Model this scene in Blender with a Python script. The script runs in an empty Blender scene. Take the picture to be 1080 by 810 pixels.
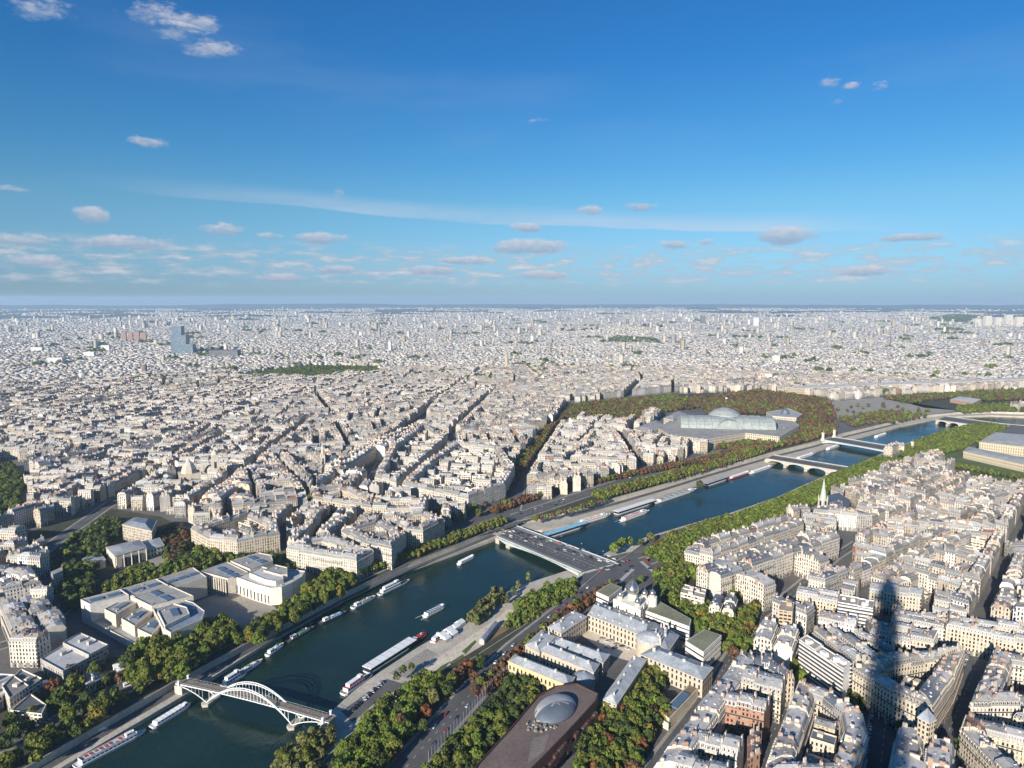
import bpy, math, random
import numpy as np
from mathutils import Vector
from mathutils.geometry import delaunay_2d_cdt

R = math.radians
scene = bpy.context.scene
COL = scene.collection
rng = random.Random(7)
nrng = np.random.default_rng(7)

# ------------------------------------------------------------------ camera
# world: x to the right of the view, y along the view (north-east), z up from street level; metres
FPX, PITCH, EYE = 735.0, R(7.0), 280.0
cam_data = bpy.data.cameras.new('camera')
cam = bpy.data.objects.new('camera', cam_data)
COL.objects.link(cam)
cam.location = (0, 0, EYE)
cam.rotation_euler = (math.pi / 2 - PITCH, 0, 0)
cam_data.sensor_fit = 'HORIZONTAL'
cam_data.sensor_width = 36.0
cam_data.lens = 36.0 * FPX / 1080.0
cam_data.clip_start = 0.5
cam_data.clip_end = 120000
scene.camera = cam
CP, SP = math.cos(PITCH), math.sin(PITCH)


def ray(u, v):
    dx, dy = (u - 540) / FPX, (405 - v) / FPX
    return dx, CP + dy * SP, dy * CP - SP


def at(u, v, z=0.0):
    d = ray(u, v)
    t = (z - EYE) / d[2]
    return Vector((d[0] * t, d[1] * t, z))


def at2(u, v, z=0.0):
    p = at(u, v, z)
    return (p.x, p.y)


def project(p):
    x, y, z = p[0], p[1], p[2] - EYE
    f = y * CP - z * SP
    if f < 1:
        return (-9999, -9999)
    return 540 + FPX * x / f, 405 - FPX * (y * SP + z * CP) / f


# ------------------------------------------------------------------ light
SUN_EL, SUN_AZ = 20.8, 209.0          # elevation; azimuth clockwise from the view direction
s_el, s_az = R(SUN_EL), R(SUN_AZ)
to_sun = Vector((math.sin(s_az) * math.cos(s_el), math.cos(s_az) * math.cos(s_el), math.sin(s_el)))
sun_data = bpy.data.lights.new('sun', 'SUN')
sun_data.energy = 5.0
sun_data.angle = R(0.53)
sun_data.color = (1.0, 0.915, 0.81)
sun = bpy.data.objects.new('sun', sun_data)
COL.objects.link(sun)
sun.location = (0, 0, 900)
sun.rotation_euler = (-to_sun).to_track_quat('-Z', 'Y').to_euler()

scene.view_settings.view_transform = 'Standard'
scene.view_settings.look = 'None'
scene.view_settings.exposure = 0.74
scene.view_settings.gamma = 1.0
scene.view_settings.use_curve_mapping = False
scene.cycles.max_bounces = 5
scene.cycles.diffuse_bounces = 2
scene.cycles.glossy_bounces = 3
scene.cycles.transmission_bounces = 3
scene.cycles.transparent_max_bounces = 8
scene.cycles.volume_bounces = 1
scene.cycles.caustics_reflective = False
scene.cycles.caustics_refractive = False


# ------------------------------------------------------------------ node helper
class NT:
    def __init__(self, tree):
        self.t, self.n, self.l = tree, tree.nodes, tree.links

    def _set(self, node, key, val):
        s = node.inputs[key]
        if isinstance(val, bpy.types.NodeSocket):
            self.l.new(val, s)
        elif val is not None:
            s.default_value = val

    def new(self, typ, ins=None, **attrs):
        node = self.n.new(typ)
        for k, v in attrs.items():
            setattr(node, k, v)
        for k, v in (ins or {}).items():
            self._set(node, k, v)
        return node

    def m(self, op, a, b=None, c=None, clamp=False):
        node = self.n.new('ShaderNodeMath')
        node.operation = op
        node.use_clamp = clamp
        for i, x in enumerate((a, b, c)):
            if x is not None:
                self._set(node, i, x)
        return node.outputs[0]

    def mix(self, fac, a, b, blend='MIX'):
        node = self.n.new('ShaderNodeMix')
        node.data_type = 'RGBA'
        node.blend_type = blend
        for i, x in ((0, fac), (6, a), (7, b)):
            if isinstance(x, tuple) and len(x) == 3:
                x = (*x, 1)
            self._set(node, i, x)
        return node.outputs[2]

    def ramp(self, fac, stops):
        node = self.n.new('ShaderNodeValToRGB')
        e = node.color_ramp.elements
        while len(e) < len(stops):
            e.new(0.5)
        for el, (p, c) in zip(e, stops):
            el.position = p
            el.color = (*c, 1) if len(c) == 3 else c
        self._set(node, 0, fac)
        return node.outputs[0]

    def noise(self, scale, vec=None, detail=3.0, rough=0.5, out=0, dim='3D'):
        node = self.n.new('ShaderNodeTexNoise')
        node.noise_dimensions = dim
        node.inputs['Scale'].default_value = scale
        node.inputs['Detail'].default_value = detail
        node.inputs['Roughness'].default_value = rough
        if vec is not None:
            self.l.new(vec, node.inputs['Vector'])
        return node.outputs[out]

    def sstep(self, x, lo, hi):
        node = self.n.new('ShaderNodeMapRange')
        node.interpolation_type = 'SMOOTHSTEP'
        self._set(node, 0, x)
        node.inputs[1].default_value = lo
        node.inputs[2].default_value = hi
        return node.outputs[0]


# ------------------------------------------------------------------ sky with clouds
SKY_STRENGTH = 0.055
world = bpy.data.worlds.new('World')
scene.world = world
world.use_nodes = True
w = NT(world.node_tree)
w.n.clear()
sky = w.new('ShaderNodeTexSky', sky_type='NISHITA', sun_disc=False, sun_elevation=s_el, sun_rotation=s_az,
            altitude=100.0, air_density=1.0, dust_density=0.5, ozone_density=2.5)
tc = w.new('ShaderNodeTexCoord')
sep = w.new('ShaderNodeSeparateXYZ', {0: tc.outputs['Generated']})
DX, DY, DZ = sep.outputs
az = w.m('MULTIPLY', w.m('ARCTAN2', DX, DY), 180 / math.pi)
el = w.m('MULTIPLY', w.m('ARCSINE', DZ), 180 / math.pi)


def ang(u, v):
    d = ray(u, v)
    return math.degrees(math.atan2(d[0], d[1])), math.degrees(math.atan2(d[2], math.hypot(d[0], d[1])))


# noise fields in (azimuth, elevation); elevation stretched so that distant clouds lie flat
cv = w.new('ShaderNodeCombineXYZ', {0: az, 1: w.m('MULTIPLY', el, 1.9), 2: 0.0}).outputs[0]
nz = w.noise(0.55, cv, 6.0, 0.62)
nzf = w.noise(1.7, cv, 5.0, 0.6)
# clouds one can tell apart: picture centre, half sizes in pixels, weight
CL = [(170, 16, 34, 14, .62), (196, 22, 40, 14, .62), (222, 52, 32, 12, .66), (186, 36, 22, 9, .6), (40, 8, 30, 14, .6), (160, 150, 24, 7, .62),
      (97, 226, 16, 10, .9), (356, 205, 9, 10, .6), (235, 242, 24, 8, .8), (130, 256, 46, 8, .85), (22, 253, 30, 7, .8), (14, 200, 22, 5, .6),
      (283, 249, 15, 5, .7), (338, 251, 34, 7, .85), (622, 222, 16, 7, .7), (676, 218, 20, 6, .7),
      (558, 260, 44, 10, 1.0), (555, 240, 22, 6, .85), (487, 275, 36, 6, .85), (829, 248, 30, 11, 1.0), (712, 258, 19, 6, .8), (747, 255, 11, 5, .7),
      (962, 250, 30, 5, .75), (872, 87, 14, 6, .62), (898, 90, 10, 5, .6), (926, 92, 11, 6, .6), (884, 107, 8, 4, .55), (572, 127, 19, 4, .5),
      (356, 284, 22, 6, .9), (456, 285, 26, 7, .95), (570, 290, 32, 6, .9), (915, 286, 34, 6, .8), (35, 275, 34, 7, .8), (300, 293, 30, 6, .8)]
dens = lift = None
for (u, v, ru, rv, k) in CL:
    a0, e0 = ang(u, v)
    ra, re = ru / FPX * 57.3 * 1.30, rv / FPX * 57.3 * 1.15
    qa = w.m('MULTIPLY', w.m('SUBTRACT', az, a0), 1 / ra)
    qe = w.m('MULTIPLY', w.m('SUBTRACT', el, e0), 1 / re)
    r2 = w.m('MULTIPLY_ADD', qa, qa, w.m('MULTIPLY', qe, qe))
    d = w.m('MULTIPLY', w.m('SUBTRACT', 1.0, r2, clamp=True), k)
    dens = d if dens is None else w.m('MAXIMUM', dens, d)
    lf = w.m('MULTIPLY', qe, w.m('GREATER_THAN', d, 0.001))
    lift = lf if lift is None else w.m('ADD', lift, lf)
puff = w.sstep(w.m('ADD', w.m('MULTIPLY', dens, 0.80), w.m('MULTIPLY_ADD', nz, 1.0, w.m('MULTIPLY', nzf, 0.35))), 0.94, 1.30)
puff = w.m('MULTIPLY', puff, w.m('GREATER_THAN', dens, 0.001))
# the band of small flat clouds low over the horizon
cvb = w.new('ShaderNodeCombineXYZ', {0: az, 1: w.m('MULTIPLY', el, 4.2), 2: 5.0}).outputs[0]
nb = w.noise(0.42, cvb, 6.0, 0.6)
band = w.m('MULTIPLY', w.sstep(el, 0.6, 1.8), w.m('SUBTRACT', 1.0, w.sstep(el, 3.0, 4.8)))
low = w.m('MULTIPLY', w.sstep(nb, 0.42, 0.61), w.m('MULTIPLY', band, 0.72))
# a long thin cirrus streak with a sharp lower edge, and faint mackerel veils above it
edge = w.m('MULTIPLY_ADD', w.noise(0.05, cv, 2.0), 1.6, w.m('MULTIPLY_ADD', az, -0.047, 5.1))
above = w.m('SUBTRACT', el, edge)
cvs = w.new('ShaderNodeCombineXYZ', {0: w.m('MULTIPLY', az, 0.22), 1: el, 2: 9.0}).outputs[0]
streak = w.m('MULTIPLY', w.sstep(above, 0.0, 0.18), w.m('SUBTRACT', 1.0, w.sstep(above, 0.3, 1.7)))
streak = w.m('MULTIPLY', streak, w.m('MULTIPLY_ADD', w.noise(0.5, cvs, 5.0), 0.75, -0.06))
streak = w.m('MULTIPLY', streak, w.m('MULTIPLY', w.sstep(az, -34.0, -8.0), w.m('SUBTRACT', 1.0, w.sstep(az, 18.0, 34.0))))
veil = w.m('MULTIPLY', w.sstep(w.noise(0.10, cvs, 5.0, 0.6), 0.55, 0.85), w.m('MULTIPLY', w.sstep(el, 2.0, 8.0), 0.10))
thin = w.m('ADD', streak, veil, clamp=True)
sky_col = w.new('ShaderNodeHueSaturation', {'Hue': 0.5, 'Saturation': 1.02, 'Value': 1.0, 'Color': sky.outputs[0]}).outputs[0]
# clear autumn air: deeper blue overhead, blue grey rather than yellow at the horizon
tone = w.ramp(w.m('MULTIPLY', el, 1 / 30.0), [(0.0, (.55, .88, 1.50)), (.05, (.51, .85, 1.47)), (.11, (.55, .88, 1.30)), (.24, (.53, .93, 1.17)), (.36, (.37, .88, 1.21)), (.60, (.23, .79, 1.27)), (1.0, (.21, .77, 1.3))])
sky_col = w.mix(1.0, sky_col, tone, 'MULTIPLY')
LIT, BASE = (8.4, 8.0, 8.3), (3.5, 4.5, 6.1)
shade = w.m('ADD', w.m('MULTIPLY_ADD', lift, 0.75, -0.12), w.m('MULTIPLY', nzf, 0.85), clamp=True)
c_puff = w.mix(shade, BASE, LIT)
c1 = w.mix(thin, sky_col, (7.4, 7.6, 8.4))
c2 = w.mix(low, c1, w.mix(w.sstep(nb, 0.5, 0.75), (4.8, 5.5, 6.6), (8.0, 7.9, 8.0)))
c3 = w.mix(w.m('MULTIPLY', puff, 0.78), c2, c_puff)
bg = w.new('ShaderNodeBackground', {'Color': c3, 'Strength': SKY_STRENGTH})
w.l.new(bg.outputs[0], w.new('ShaderNodeOutputWorld').inputs[0])

# ------------------------------------------------------------------ materials
MATS = {}


def new_mat(name):
    m = bpy.data.materials.new(name)
    m.use_nodes = True
    n = NT(m.node_tree)
    b = m.node_tree.nodes['Principled BSDF']
    MATS[name] = m
    return m, n, b


def tinted(n):
    return n.new('ShaderNodeAttribute', attribute_name='tint').outputs['Color']


def pos(n):
    return n.new('ShaderNodeNewGeometry').outputs['Position']


def simple(name, col, rough=0.8, var=0.25, scale=0.15, metal=0.0, tint=False, spec=0.3, fine=None):
    m, n, b = new_mat(name)
    p = pos(n)
    f = n.noise(scale, p, 4.0, 0.6)
    base = tinted(n) if tint else (*col, 1)
    c = n.mix(1.0, base, n.ramp(f, [(0.25, (1 - var,) * 3), (0.75, (1 + var,) * 3)]), 'MULTIPLY')
    if fine:
        f2 = n.noise(fine, p, 3.0, 0.6)
        c = n.mix(1.0, c, n.ramp(f2, [(0.3, (.8,) * 3), (0.7, (1.2,) * 3)]), 'MULTIPLY')
    n._set(b, 'Base Color', c)
    b.inputs['Roughness'].default_value = rough
    b.inputs['Metallic'].default_value = metal
    b.inputs['Specular IOR Level'].default_value = spec
    return m


def facade(name, cu, cv_, wu, wv, glass=(0.025, 0.03, 0.04), band=0.35, base_h=4.0, shutters=0.25):
    """Wall with a window grid in metres (u along the wall, v up it)."""
    m, n, b = new_mat(name)
    uv = n.new('ShaderNodeUVMap').outputs[0]
    s = n.new('ShaderNodeSeparateXYZ', {0: uv})
    u, v = n.m('MULTIPLY', s.outputs[0], 1 / cu), n.m('MULTIPLY', s.outputs[1], 1 / cv_)
    fu, fv = n.m('FRACT', u), n.m('FRACT', v)
    mu = n.m('LESS_THAN', n.m('ABSOLUTE', n.m('SUBTRACT', fu, 0.5)), wu / cu / 2)
    mv = n.m('LESS_THAN', n.m('ABSOLUTE', n.m('SUBTRACT', fv, 0.50)), wv / cv_ / 2)
    mask = n.m('MULTIPLY', mu, mv)
    cell = n.new('ShaderNodeCombineXYZ', {0: n.m('FLOOR', u), 1: n.m('FLOOR', v)}).outputs[0]
    wn = n.new('ShaderNodeTexWhiteNoise', {'Vector': cell}, noise_dimensions='2D')
    gl = n.mix(n.m('GREATER_THAN', wn.outputs[0], 1 - shutters), glass, (0.28, 0.27, 0.25))
    wall = tinted(n)
    p = pos(n)
    dirt = n.ramp(n.noise(0.22, p, 4.0, 0.65), [(0.25, (.80, .79, .77)), (0.7, (1.1, 1.09, 1.07))])
    wall = n.mix(1.0, wall, dirt, 'MULTIPLY')
    # string course / balcony rail at each floor
    line = n.m('LESS_THAN', n.m('ABSOLUTE', n.m('SUBTRACT', fv, 0.06)), 0.05)
    wall = n.mix(n.m('MULTIPLY', line, band), wall, (0.06, 0.06, 0.06))
    # shop fronts on the ground floor
    shop = n.m('MULTIPLY', n.m('LESS_THAN', s.outputs[1], base_h), n.m('LESS_THAN', n.m('FRACT', n.m('MULTIPLY', s.outputs[0], 0.19)), 0.7))
    wall = n.mix(n.m('MULTIPLY', shop, 0.75), wall, (0.06, 0.055, 0.05))
    c = n.mix(mask, wall, gl)
    n._set(b, 'Base Color', c)
    n._set(b, 'Roughness', n.m('MULTIPLY_ADD', mask, -0.65, 0.85))
    b.inputs['Specular IOR Level'].default_value = 0.35
    bump = n.new('ShaderNodeBump', {'Strength': 0.6, 'Distance': 0.25, 'Height': n.m('SUBTRACT', 1.0, mask)})
    n.l.new(bump.outputs[0], b.inputs['Normal'])
    return m


facade('facade', 2.5, 3.15, 1.15, 2.0)
facade('facade_modern', 3.2, 3.0, 2.5, 1.5, band=0.1, shutters=0.4)
facade('facade_brick', 2.4, 3.2, 1.2, 1.9, band=0.1)
facade('facade_palace', 3.6, 5.0, 1.4, 3.1, band=0.15, base_h=0.0, shutters=0.0)
facade('facade_glass', 2.0, 3.5, 1.75, 3.0, glass=(0.06, 0.10, 0.14), band=0.0, base_h=0.0, shutters=0.1)
# continuous balconies: dark loggia strips between white parapets
facade('facade_balcony', 40.0, 3.0, 39.0, 1.55, glass=(0.05, 0.05, 0.055), band=0.0, base_h=0.0, shutters=0.0)
simple('party', None, 0.9, 0.22, 0.12, tint=True, fine=0.9)
simple('roof', None, 0.55, 0.32, 0.13, tint=True, spec=0.4, fine=0.7)
simple('flat_roof', None, 0.9, 0.25, 0.07, tint=True, fine=0.6)


def mansard_mat():
    m, n, b = new_mat('mansard')
    uv = n.new('ShaderNodeUVMap').outputs[0]
    s = n.new('ShaderNodeSeparateXYZ', {0: uv})
    fu = n.m('FRACT', n.m('MULTIPLY', s.outputs[0], 1 / 2.5))
    fv = n.m('FRACT', n.m('MULTIPLY', s.outputs[1], 1 / 3.2))
    frame = n.m('MULTIPLY', n.m('LESS_THAN', n.m('ABSOLUTE', n.m('SUBTRACT', fu, 0.5)), 0.29),
                n.m('LESS_THAN', n.m('ABSOLUTE', n.m('SUBTRACT', fv, 0.48)), 0.36))
    glass = n.m('MULTIPLY', n.m('LESS_THAN', n.m('ABSOLUTE', n.m('SUBTRACT', fu, 0.5)), 0.19),
                n.m('LESS_THAN', n.m('ABSOLUTE', n.m('SUBTRACT', fv, 0.45)), 0.27))
    base = n.mix(1.0, tinted(n), n.ramp(n.noise(0.3, pos(n), 4.0), [(.3, (.8,) * 3), (.7, (1.2,) * 3)]), 'MULTIPLY')
    c = n.mix(frame, base, (0.50, 0.48, 0.44))
    c = n.mix(glass, c, (0.02, 0.024, 0.03))
    n._set(b, 'Base Color', c)
    b.inputs['Roughness'].default_value = 0.5
    return m


mansard_mat()
simple('zinc', (0.36, 0.355, 0.35), 0.45, 0.2, 0.1, spec=0.45)
simple('asphalt', (0.10, 0.099, 0.098), 0.85, 0.25, 0.05, fine=0.6)
simple('deck', (0.23, 0.225, 0.215), 0.85, 0.18, 0.05, fine=0.6)
simple('paving', (0.30, 0.275, 0.235), 0.9, 0.2, 0.05, fine=0.5)
simple('sand', (0.58, 0.51, 0.40), 0.95, 0.14, 0.06, fine=0.6)
simple('quay_stone', (0.43, 0.39, 0.32), 0.9, 0.2, 0.06, fine=0.5)
simple('stone', None, 0.85, 0.14, 0.15, tint=True, fine=0.8)
simple('bridge_stone', (0.44, 0.40, 0.33), 0.85, 0.16, 0.1, fine=0.7)
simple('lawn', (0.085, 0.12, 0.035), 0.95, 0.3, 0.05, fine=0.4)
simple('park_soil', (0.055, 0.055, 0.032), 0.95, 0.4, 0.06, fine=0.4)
simple('brown_earth', (0.24, 0.155, 0.085), 0.95, 0.25, 0.08, fine=0.5)
simple('white_line', (0.62, 0.62, 0.60), 0.8, 0.15, 0.3)
simple('white_paint', (0.74, 0.75, 0.74), 0.45, 0.06, 0.3)
simple('pale_steel', (0.42, 0.46, 0.44), 0.5, 0.1, 0.3)
simple('dark_steel', (0.05, 0.055, 0.06), 0.5, 0.15, 0.3)
simple('green_steel', (0.16, 0.26, 0.22), 0.5, 0.15, 0.3)
simple('timber', (0.22, 0.185, 0.15), 0.85, 0.2, 0.5)
simple('iron_brown', (0.12, 0.085, 0.06), 0.6, 0.15, 0.3)
simple('gilt', (0.75, 0.52, 0.16), 0.35, 0.1, 0.5, metal=1.0)
simple('dome_metal', (0.52, 0.50, 0.46), 0.22, 0.08, 0.3, metal=0.9)
simple('copper', (0.40, 0.46, 0.38), 0.6, 0.2, 0.3)
simple('museum_dome', (0.55, 0.56, 0.58), 0.16, 0.05, 0.3, metal=1.0)
simple('museum_red', (0.085, 0.042, 0.036), 0.7, 0.2, 0.05, fine=0.5)
simple('museum_roof', (0.155, 0.118, 0.104), 0.85, 0.18, 0.05, fine=0.5)
simple('slate', (0.10, 0.12, 0.15), 0.5, 0.15, 0.2)
simple('pots', (0.30, 0.17, 0.11), 0.85, 0.2, 0.5)
simple('chimney', None, 0.9, 0.2, 0.3, tint=True)
simple('skylight', (0.10, 0.15, 0.21), 0.15, 0.15, 0.2, spec=0.6)
simple('vault_glass', (0.29, 0.315, 0.295), 0.4, 0.15, 0.08, spec=0.5, fine=0.2)
simple('dark_glass', (0.02, 0.026, 0.034), 0.12, 0.1, 0.5, spec=0.6)
simple('red_paint', (0.42, 0.045, 0.035), 0.5, 0.15, 0.3)
simple('orange_paint', (0.62, 0.24, 0.09), 0.6, 0.15, 0.3)
simple('blue_paint', (0.22, 0.47, 0.66), 0.5, 0.12, 0.2)
simple('navy_paint', (0.03, 0.045, 0.08), 0.4, 0.15, 0.3)
simple('green_paint', (0.10, 0.27, 0.17), 0.5, 0.15, 0.3)
simple('brick_red', (0.27, 0.13, 0.09), 0.85, 0.15, 0.2)
simple('paint', None, 0.4, 0.06, 0.4, tint=True, spec=0.5)
simple('bark', (0.09, 0.07, 0.05), 0.9, 0.3, 0.8)
simple('cloth', None, 0.9, 0.05, 0.5, tint=True)
simple('skin', (0.5, 0.33, 0.25), 0.7, 0.05, 0.5)
simple('forest', (0.020, 0.034, 0.026), 0.95, 0.5, 0.004, fine=0.03)
simple('far_roof', None, 0.7, 0.15, 0.02, tint=True)
simple('tyre', (0.02, 0.02, 0.02), 0.9, 0.1, 0.5)


def far_wall_mat():
    facade('far_wall', 4.0, 3.3, 1.7, 1.8, band=0.0, base_h=0.0, shutters=0.3)


far_wall_mat()


def leaf_mat():
    m, n, b = new_mat('leaf')
    c = n.mix(1.0, tinted(n), n.ramp(n.noise(0.12, pos(n), 3.0), [(.3, (.75, .8, .8)), (.7, (1.25, 1.2, 1.1))]), 'MULTIPLY')
    n._set(b, 'Base Color', c)
    b.inputs['Roughness'].default_value = 0.75
    b.inputs['Specular IOR Level'].default_value = 0.2
    tr = n.new('ShaderNodeBsdfTranslucent', {'Color': c})
    mx = n.new('ShaderNodeMixShader', {0: 0.36, 1: b.outputs[0], 2: tr.outputs[0]})
    n.l.new(mx.outputs[0], n.n['Material Output'].inputs[0])


leaf_mat()


def ground_mat():
    m, n, b = new_mat('city_ground')
    p = pos(n)
    c = n.ramp(n.noise(0.02, p, 5.0, 0.65), [(0.3, (0.075, 0.075, 0.076)), (0.7, (0.14, 0.132, 0.12))])
    f = n.noise(0.4, p, 3.0)
    c = n.mix(1.0, c, n.ramp(f, [(.3, (.8,) * 3), (.7, (1.2,) * 3)]), 'MULTIPLY')
    # beyond the suburbs the land is mostly woods and fields
    s = n.new('ShaderNodeSeparateXYZ', {0: p})
    r = n.m('SQRT', n.m('ADD', n.m('MULTIPLY', s.outputs[0], s.outputs[0]), n.m('MULTIPLY', s.outputs[1], s.outputs[1])))
    big = n.noise(0.0006, p, 6.0, 0.65)
    wood = n.ramp(big, [(0.42, (0.018, 0.030, 0.022)), (0.58, (0.035, 0.048, 0.032)), (0.72, (0.17, 0.165, 0.14))])
    k = n.sstep(n.m('ADD', r, n.m('MULTIPLY', big, 6000.0)), 10500.0, 15000.0)
    c = n.mix(k, c, wood)
    n._set(b, 'Base Color', c)
    b.inputs['Roughness'].default_value = 0.95


ground_mat()


def water_mat():
    m, n, b = new_mat('river_water')
    p = pos(n)
    b.inputs['Base Color'].default_value = (0.012, 0.030, 0.030, 1)
    n._set(b, 'Base Color', n.ramp(n.noise(0.02, p, 3.0), [(.3, (0.006, 0.021, 0.016)), (.7, (0.010, 0.031, 0.023))]))
    n._set(b, 'Roughness', n.m('MULTIPLY_ADD', n.sstep(n.noise(0.013, p, 4.0, 0.6), 0.35, 0.7), 0.22, 0.08))
    b.inputs['IOR'].default_value = 1.33
    b.inputs['Specular IOR Level'].default_value = 0.5
    mp = n.new('ShaderNodeMapping', {0: p})
    mp.inputs['Rotation'].default_value = (0, 0, R(35))
    mp.inputs['Scale'].default_value = (1, 0.45, 1)
    h = n.m('ADD', n.noise(0.35, mp.outputs[0], 4.0, 0.6), n.m('MULTIPLY', n.noise(0.05, p, 3.0), 1.6))
    bu = n.new('ShaderNodeBump', {'Strength': 0.55, 'Distance': 0.5, 'Height': h})
    n.l.new(bu.outputs[0], b.inputs['Normal'])


water_mat()


# ------------------------------------------------------------------ mesh builder
class MB:
    def __init__(self):
        self.v, self.f, self.m, self.t, self.uv = [], [], [], [], []
        self.names = []

    def mi(self, name):
        if name not in self.names:
            self.names.append(name)
        return self.names.index(name)

    def face(self, pts, mat, tint=(.5, .5, .5), uv=None):
        i = len(self.v)
        self.v.extend([(p[0], p[1], p[2]) for p in pts])
        self.f.append(tuple(range(i, i + len(pts))))
        self.m.append(self.mi(mat))
        self.t.append(tint)
        self.uv.append(uv)

    def wall(self, a, b, z0, z1, mat, tint=(.5, .5, .5), u0=0.0):
        L = math.hypot(b[0] - a[0], b[1] - a[1])
        self.face([(a[0], a[1], z0), (b[0], b[1], z0), (b[0], b[1], z1), (a[0], a[1], z1)], mat, tint,
                  [(u0, 0), (u0 + L, 0), (u0 + L, z1 - z0), (u0, z1 - z0)])

    def prism(self, poly, z0, z1, side, top=None, tint=(.5, .5, .5), ttint=None, bottom=False):
        poly = ccw(poly)
        u = 0.0
        for i in range(len(poly)):
            a, b = poly[i], poly[(i + 1) % len(poly)]
            self.wall(a, b, z0, z1, side, tint, u)
        self.face([(p[0], p[1], z1) for p in poly], top or side, ttint or tint)
        if bottom:
            self.face([(p[0], p[1], z0) for p in reversed(poly)], side, tint)

    def parapet(self, poly, z1, h, t, side, tint=(.5, .5, .5)):
        """Low wall round a flat roof."""
        poly = ccw(poly)
        q = shrink(poly, t)
        if q is None:
            return
        n = len(poly)
        for i in range(n):
            j = (i + 1) % n
            self.wall(poly[i], poly[j], z1, z1 + h, side, tint)
            self.wall(q[j], q[i], z1, z1 + h, side, tint)
            self.face([(*poly[i], z1 + h), (*poly[j], z1 + h), (*q[j], z1 + h), (*q[i], z1 + h)], side, tint)

    def box(self, c, size, mat, tint=(.5, .5, .5), rot=0.0, z0=None):
        """c = centre (x, y, z) or base centre when z0 is given."""
        sx, sy, sz = size[0] / 2, size[1] / 2, size[2]
        zb = c[2] - sz / 2 if z0 is None else z0
        ca, sa = math.cos(rot), math.sin(rot)
        P = [(c[0] + x * ca - y * sa, c[1] + x * sa + y * ca) for x, y in ((-sx, -sy), (sx, -sy), (sx, sy), (-sx, sy))]
        self.prism(P, zb, zb + sz, mat, mat, tint, bottom=True)

    def bar(self, a, b, r, mat, tint=(.5, .5, .5), n=4, r2=None):
        a, b = Vector(a), Vector(b)
        d = (b - a)
        if d.length < 1e-6:
            return
        d.normalize()
        s = d.cross(Vector((0, 0, 1))) if abs(d.z) < 0.95 else d.cross(Vector((1, 0, 0)))
        s.normalize()
        t = s.cross(d)
        r2 = r if r2 is None else r2
        A = [a + (s * math.cos(k) + t * math.sin(k)) * r for k in [2 * math.pi * (i + .5) / n for i in range(n)]]
        B = [b + (s * math.cos(k) + t * math.sin(k)) * r2 for k in [2 * math.pi * (i + .5) / n for i in range(n)]]
        for i in range(n):
            j = (i + 1) % n
            self.face([A[i], B[i], B[j], A[j]], mat, tint)
        self.face(A, mat, tint)
        self.face(list(reversed(B)), mat, tint)

    def lathe(self, c, prof, mat, n=16, tint=(.5, .5, .5), sx=1.0, sy=1.0, rot=0.0):
        """prof: (radius, z) from bottom to top."""
        ca, sa = math.cos(rot), math.sin(rot)

        def pt(r, z, k):
            x, y = r * sx * math.cos(k), r * sy * math.sin(k)
            return (c[0] + x * ca - y * sa, c[1] + x * sa + y * ca, c[2] + z)
        for (r0, z0), (r1, z1) in zip(prof, prof[1:]):
            for i in range(n):
                k0, k1 = 2 * math.pi * i / n, 2 * math.pi * (i + 1) / n
                q = [pt(r0, z0, k0), pt(r0, z0, k1), pt(r1, z1, k1), pt(r1, z1, k0)]
                if r0 < 1e-4:
                    q = [q[0], q[2], q[3]]
                elif r1 < 1e-4:
                    q = q[:3]
                self.face(q, mat, tint)
        for (r, z), rev in ((prof[0], True), (prof[-1], False)):
            if r > 1e-4:
                q = [pt(r, z, 2 * math.pi * i / n) for i in range(n)]
                self.face(q[::-1] if rev else q, mat, tint)

    def mesh(self, name, off=(0, 0, 0), smooth=False, weld=False):
        me = bpy.data.meshes.new(name)
        v = np.array(self.v, dtype=np.float32).reshape(-1, 3) - np.array(off, dtype=np.float32)
        lens = np.array([len(f) for f in self.f], dtype=np.int32)
        loops = np.concatenate([np.array(f, dtype=np.int32) for f in self.f]) if self.f else np.zeros(0, np.int32)
        fill_mesh(me, v, loops, lens, np.array(self.m, dtype=np.int32), self.names)
        tint = np.repeat(np.array(self.t, dtype=np.float32), lens, axis=0)
        ca = me.color_attributes.new('tint', 'FLOAT_COLOR', 'CORNER')
        ca.data.foreach_set('color', np.hstack([tint, np.ones((len(tint), 1), np.float32)]).ravel())
        uvl = me.uv_layers.new(name='UVMap')
        uv = []
        for f, q in zip(self.f, self.uv):
            uv.extend(q if q is not None else [(0, 0)] * len(f))
        uvl.data.foreach_set('uv', np.array(uv, dtype=np.float32).ravel())
        if smooth:
            me.polygons.foreach_set('use_smooth', np.ones(len(lens), bool))
        if weld or smooth:
            import bmesh
            bm = bmesh.new()
            bm.from_mesh(me)
            bmesh.ops.remove_doubles(bm, verts=bm.verts, dist=0.001)
            bm.to_mesh(me)
            bm.free()
        return me

    def build(self, name, parent=None, smooth=False, weld=False):
        off = parent_world(parent) if parent is not None else (0, 0, 0)
        return link(name, self.mesh(name, off, smooth, weld), parent)


def fill_mesh(me, v, loops, lens, mats, names):
    me.vertices.add(len(v))
    me.vertices.foreach_set('co', np.ascontiguousarray(v, dtype=np.float32).ravel())
    me.loops.add(len(loops))
    me.loops.foreach_set('vertex_index', loops)
    me.polygons.add(len(lens))
    starts = np.concatenate([[0], np.cumsum(lens)[:-1]]).astype(np.int32)
    me.polygons.foreach_set('loop_start', starts)
    me.polygons.foreach_set('loop_total', lens)
    for nme in names:
        me.materials.append(MATS[nme])
    me.polygons.foreach_set('material_index', mats)
    me.update(calc_edges=True)


def parent_world(o):
    p = Vector((0, 0, 0))
    while o is not None:
        p = p + o.location
        o = o.parent
    return tuple(p)


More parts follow.
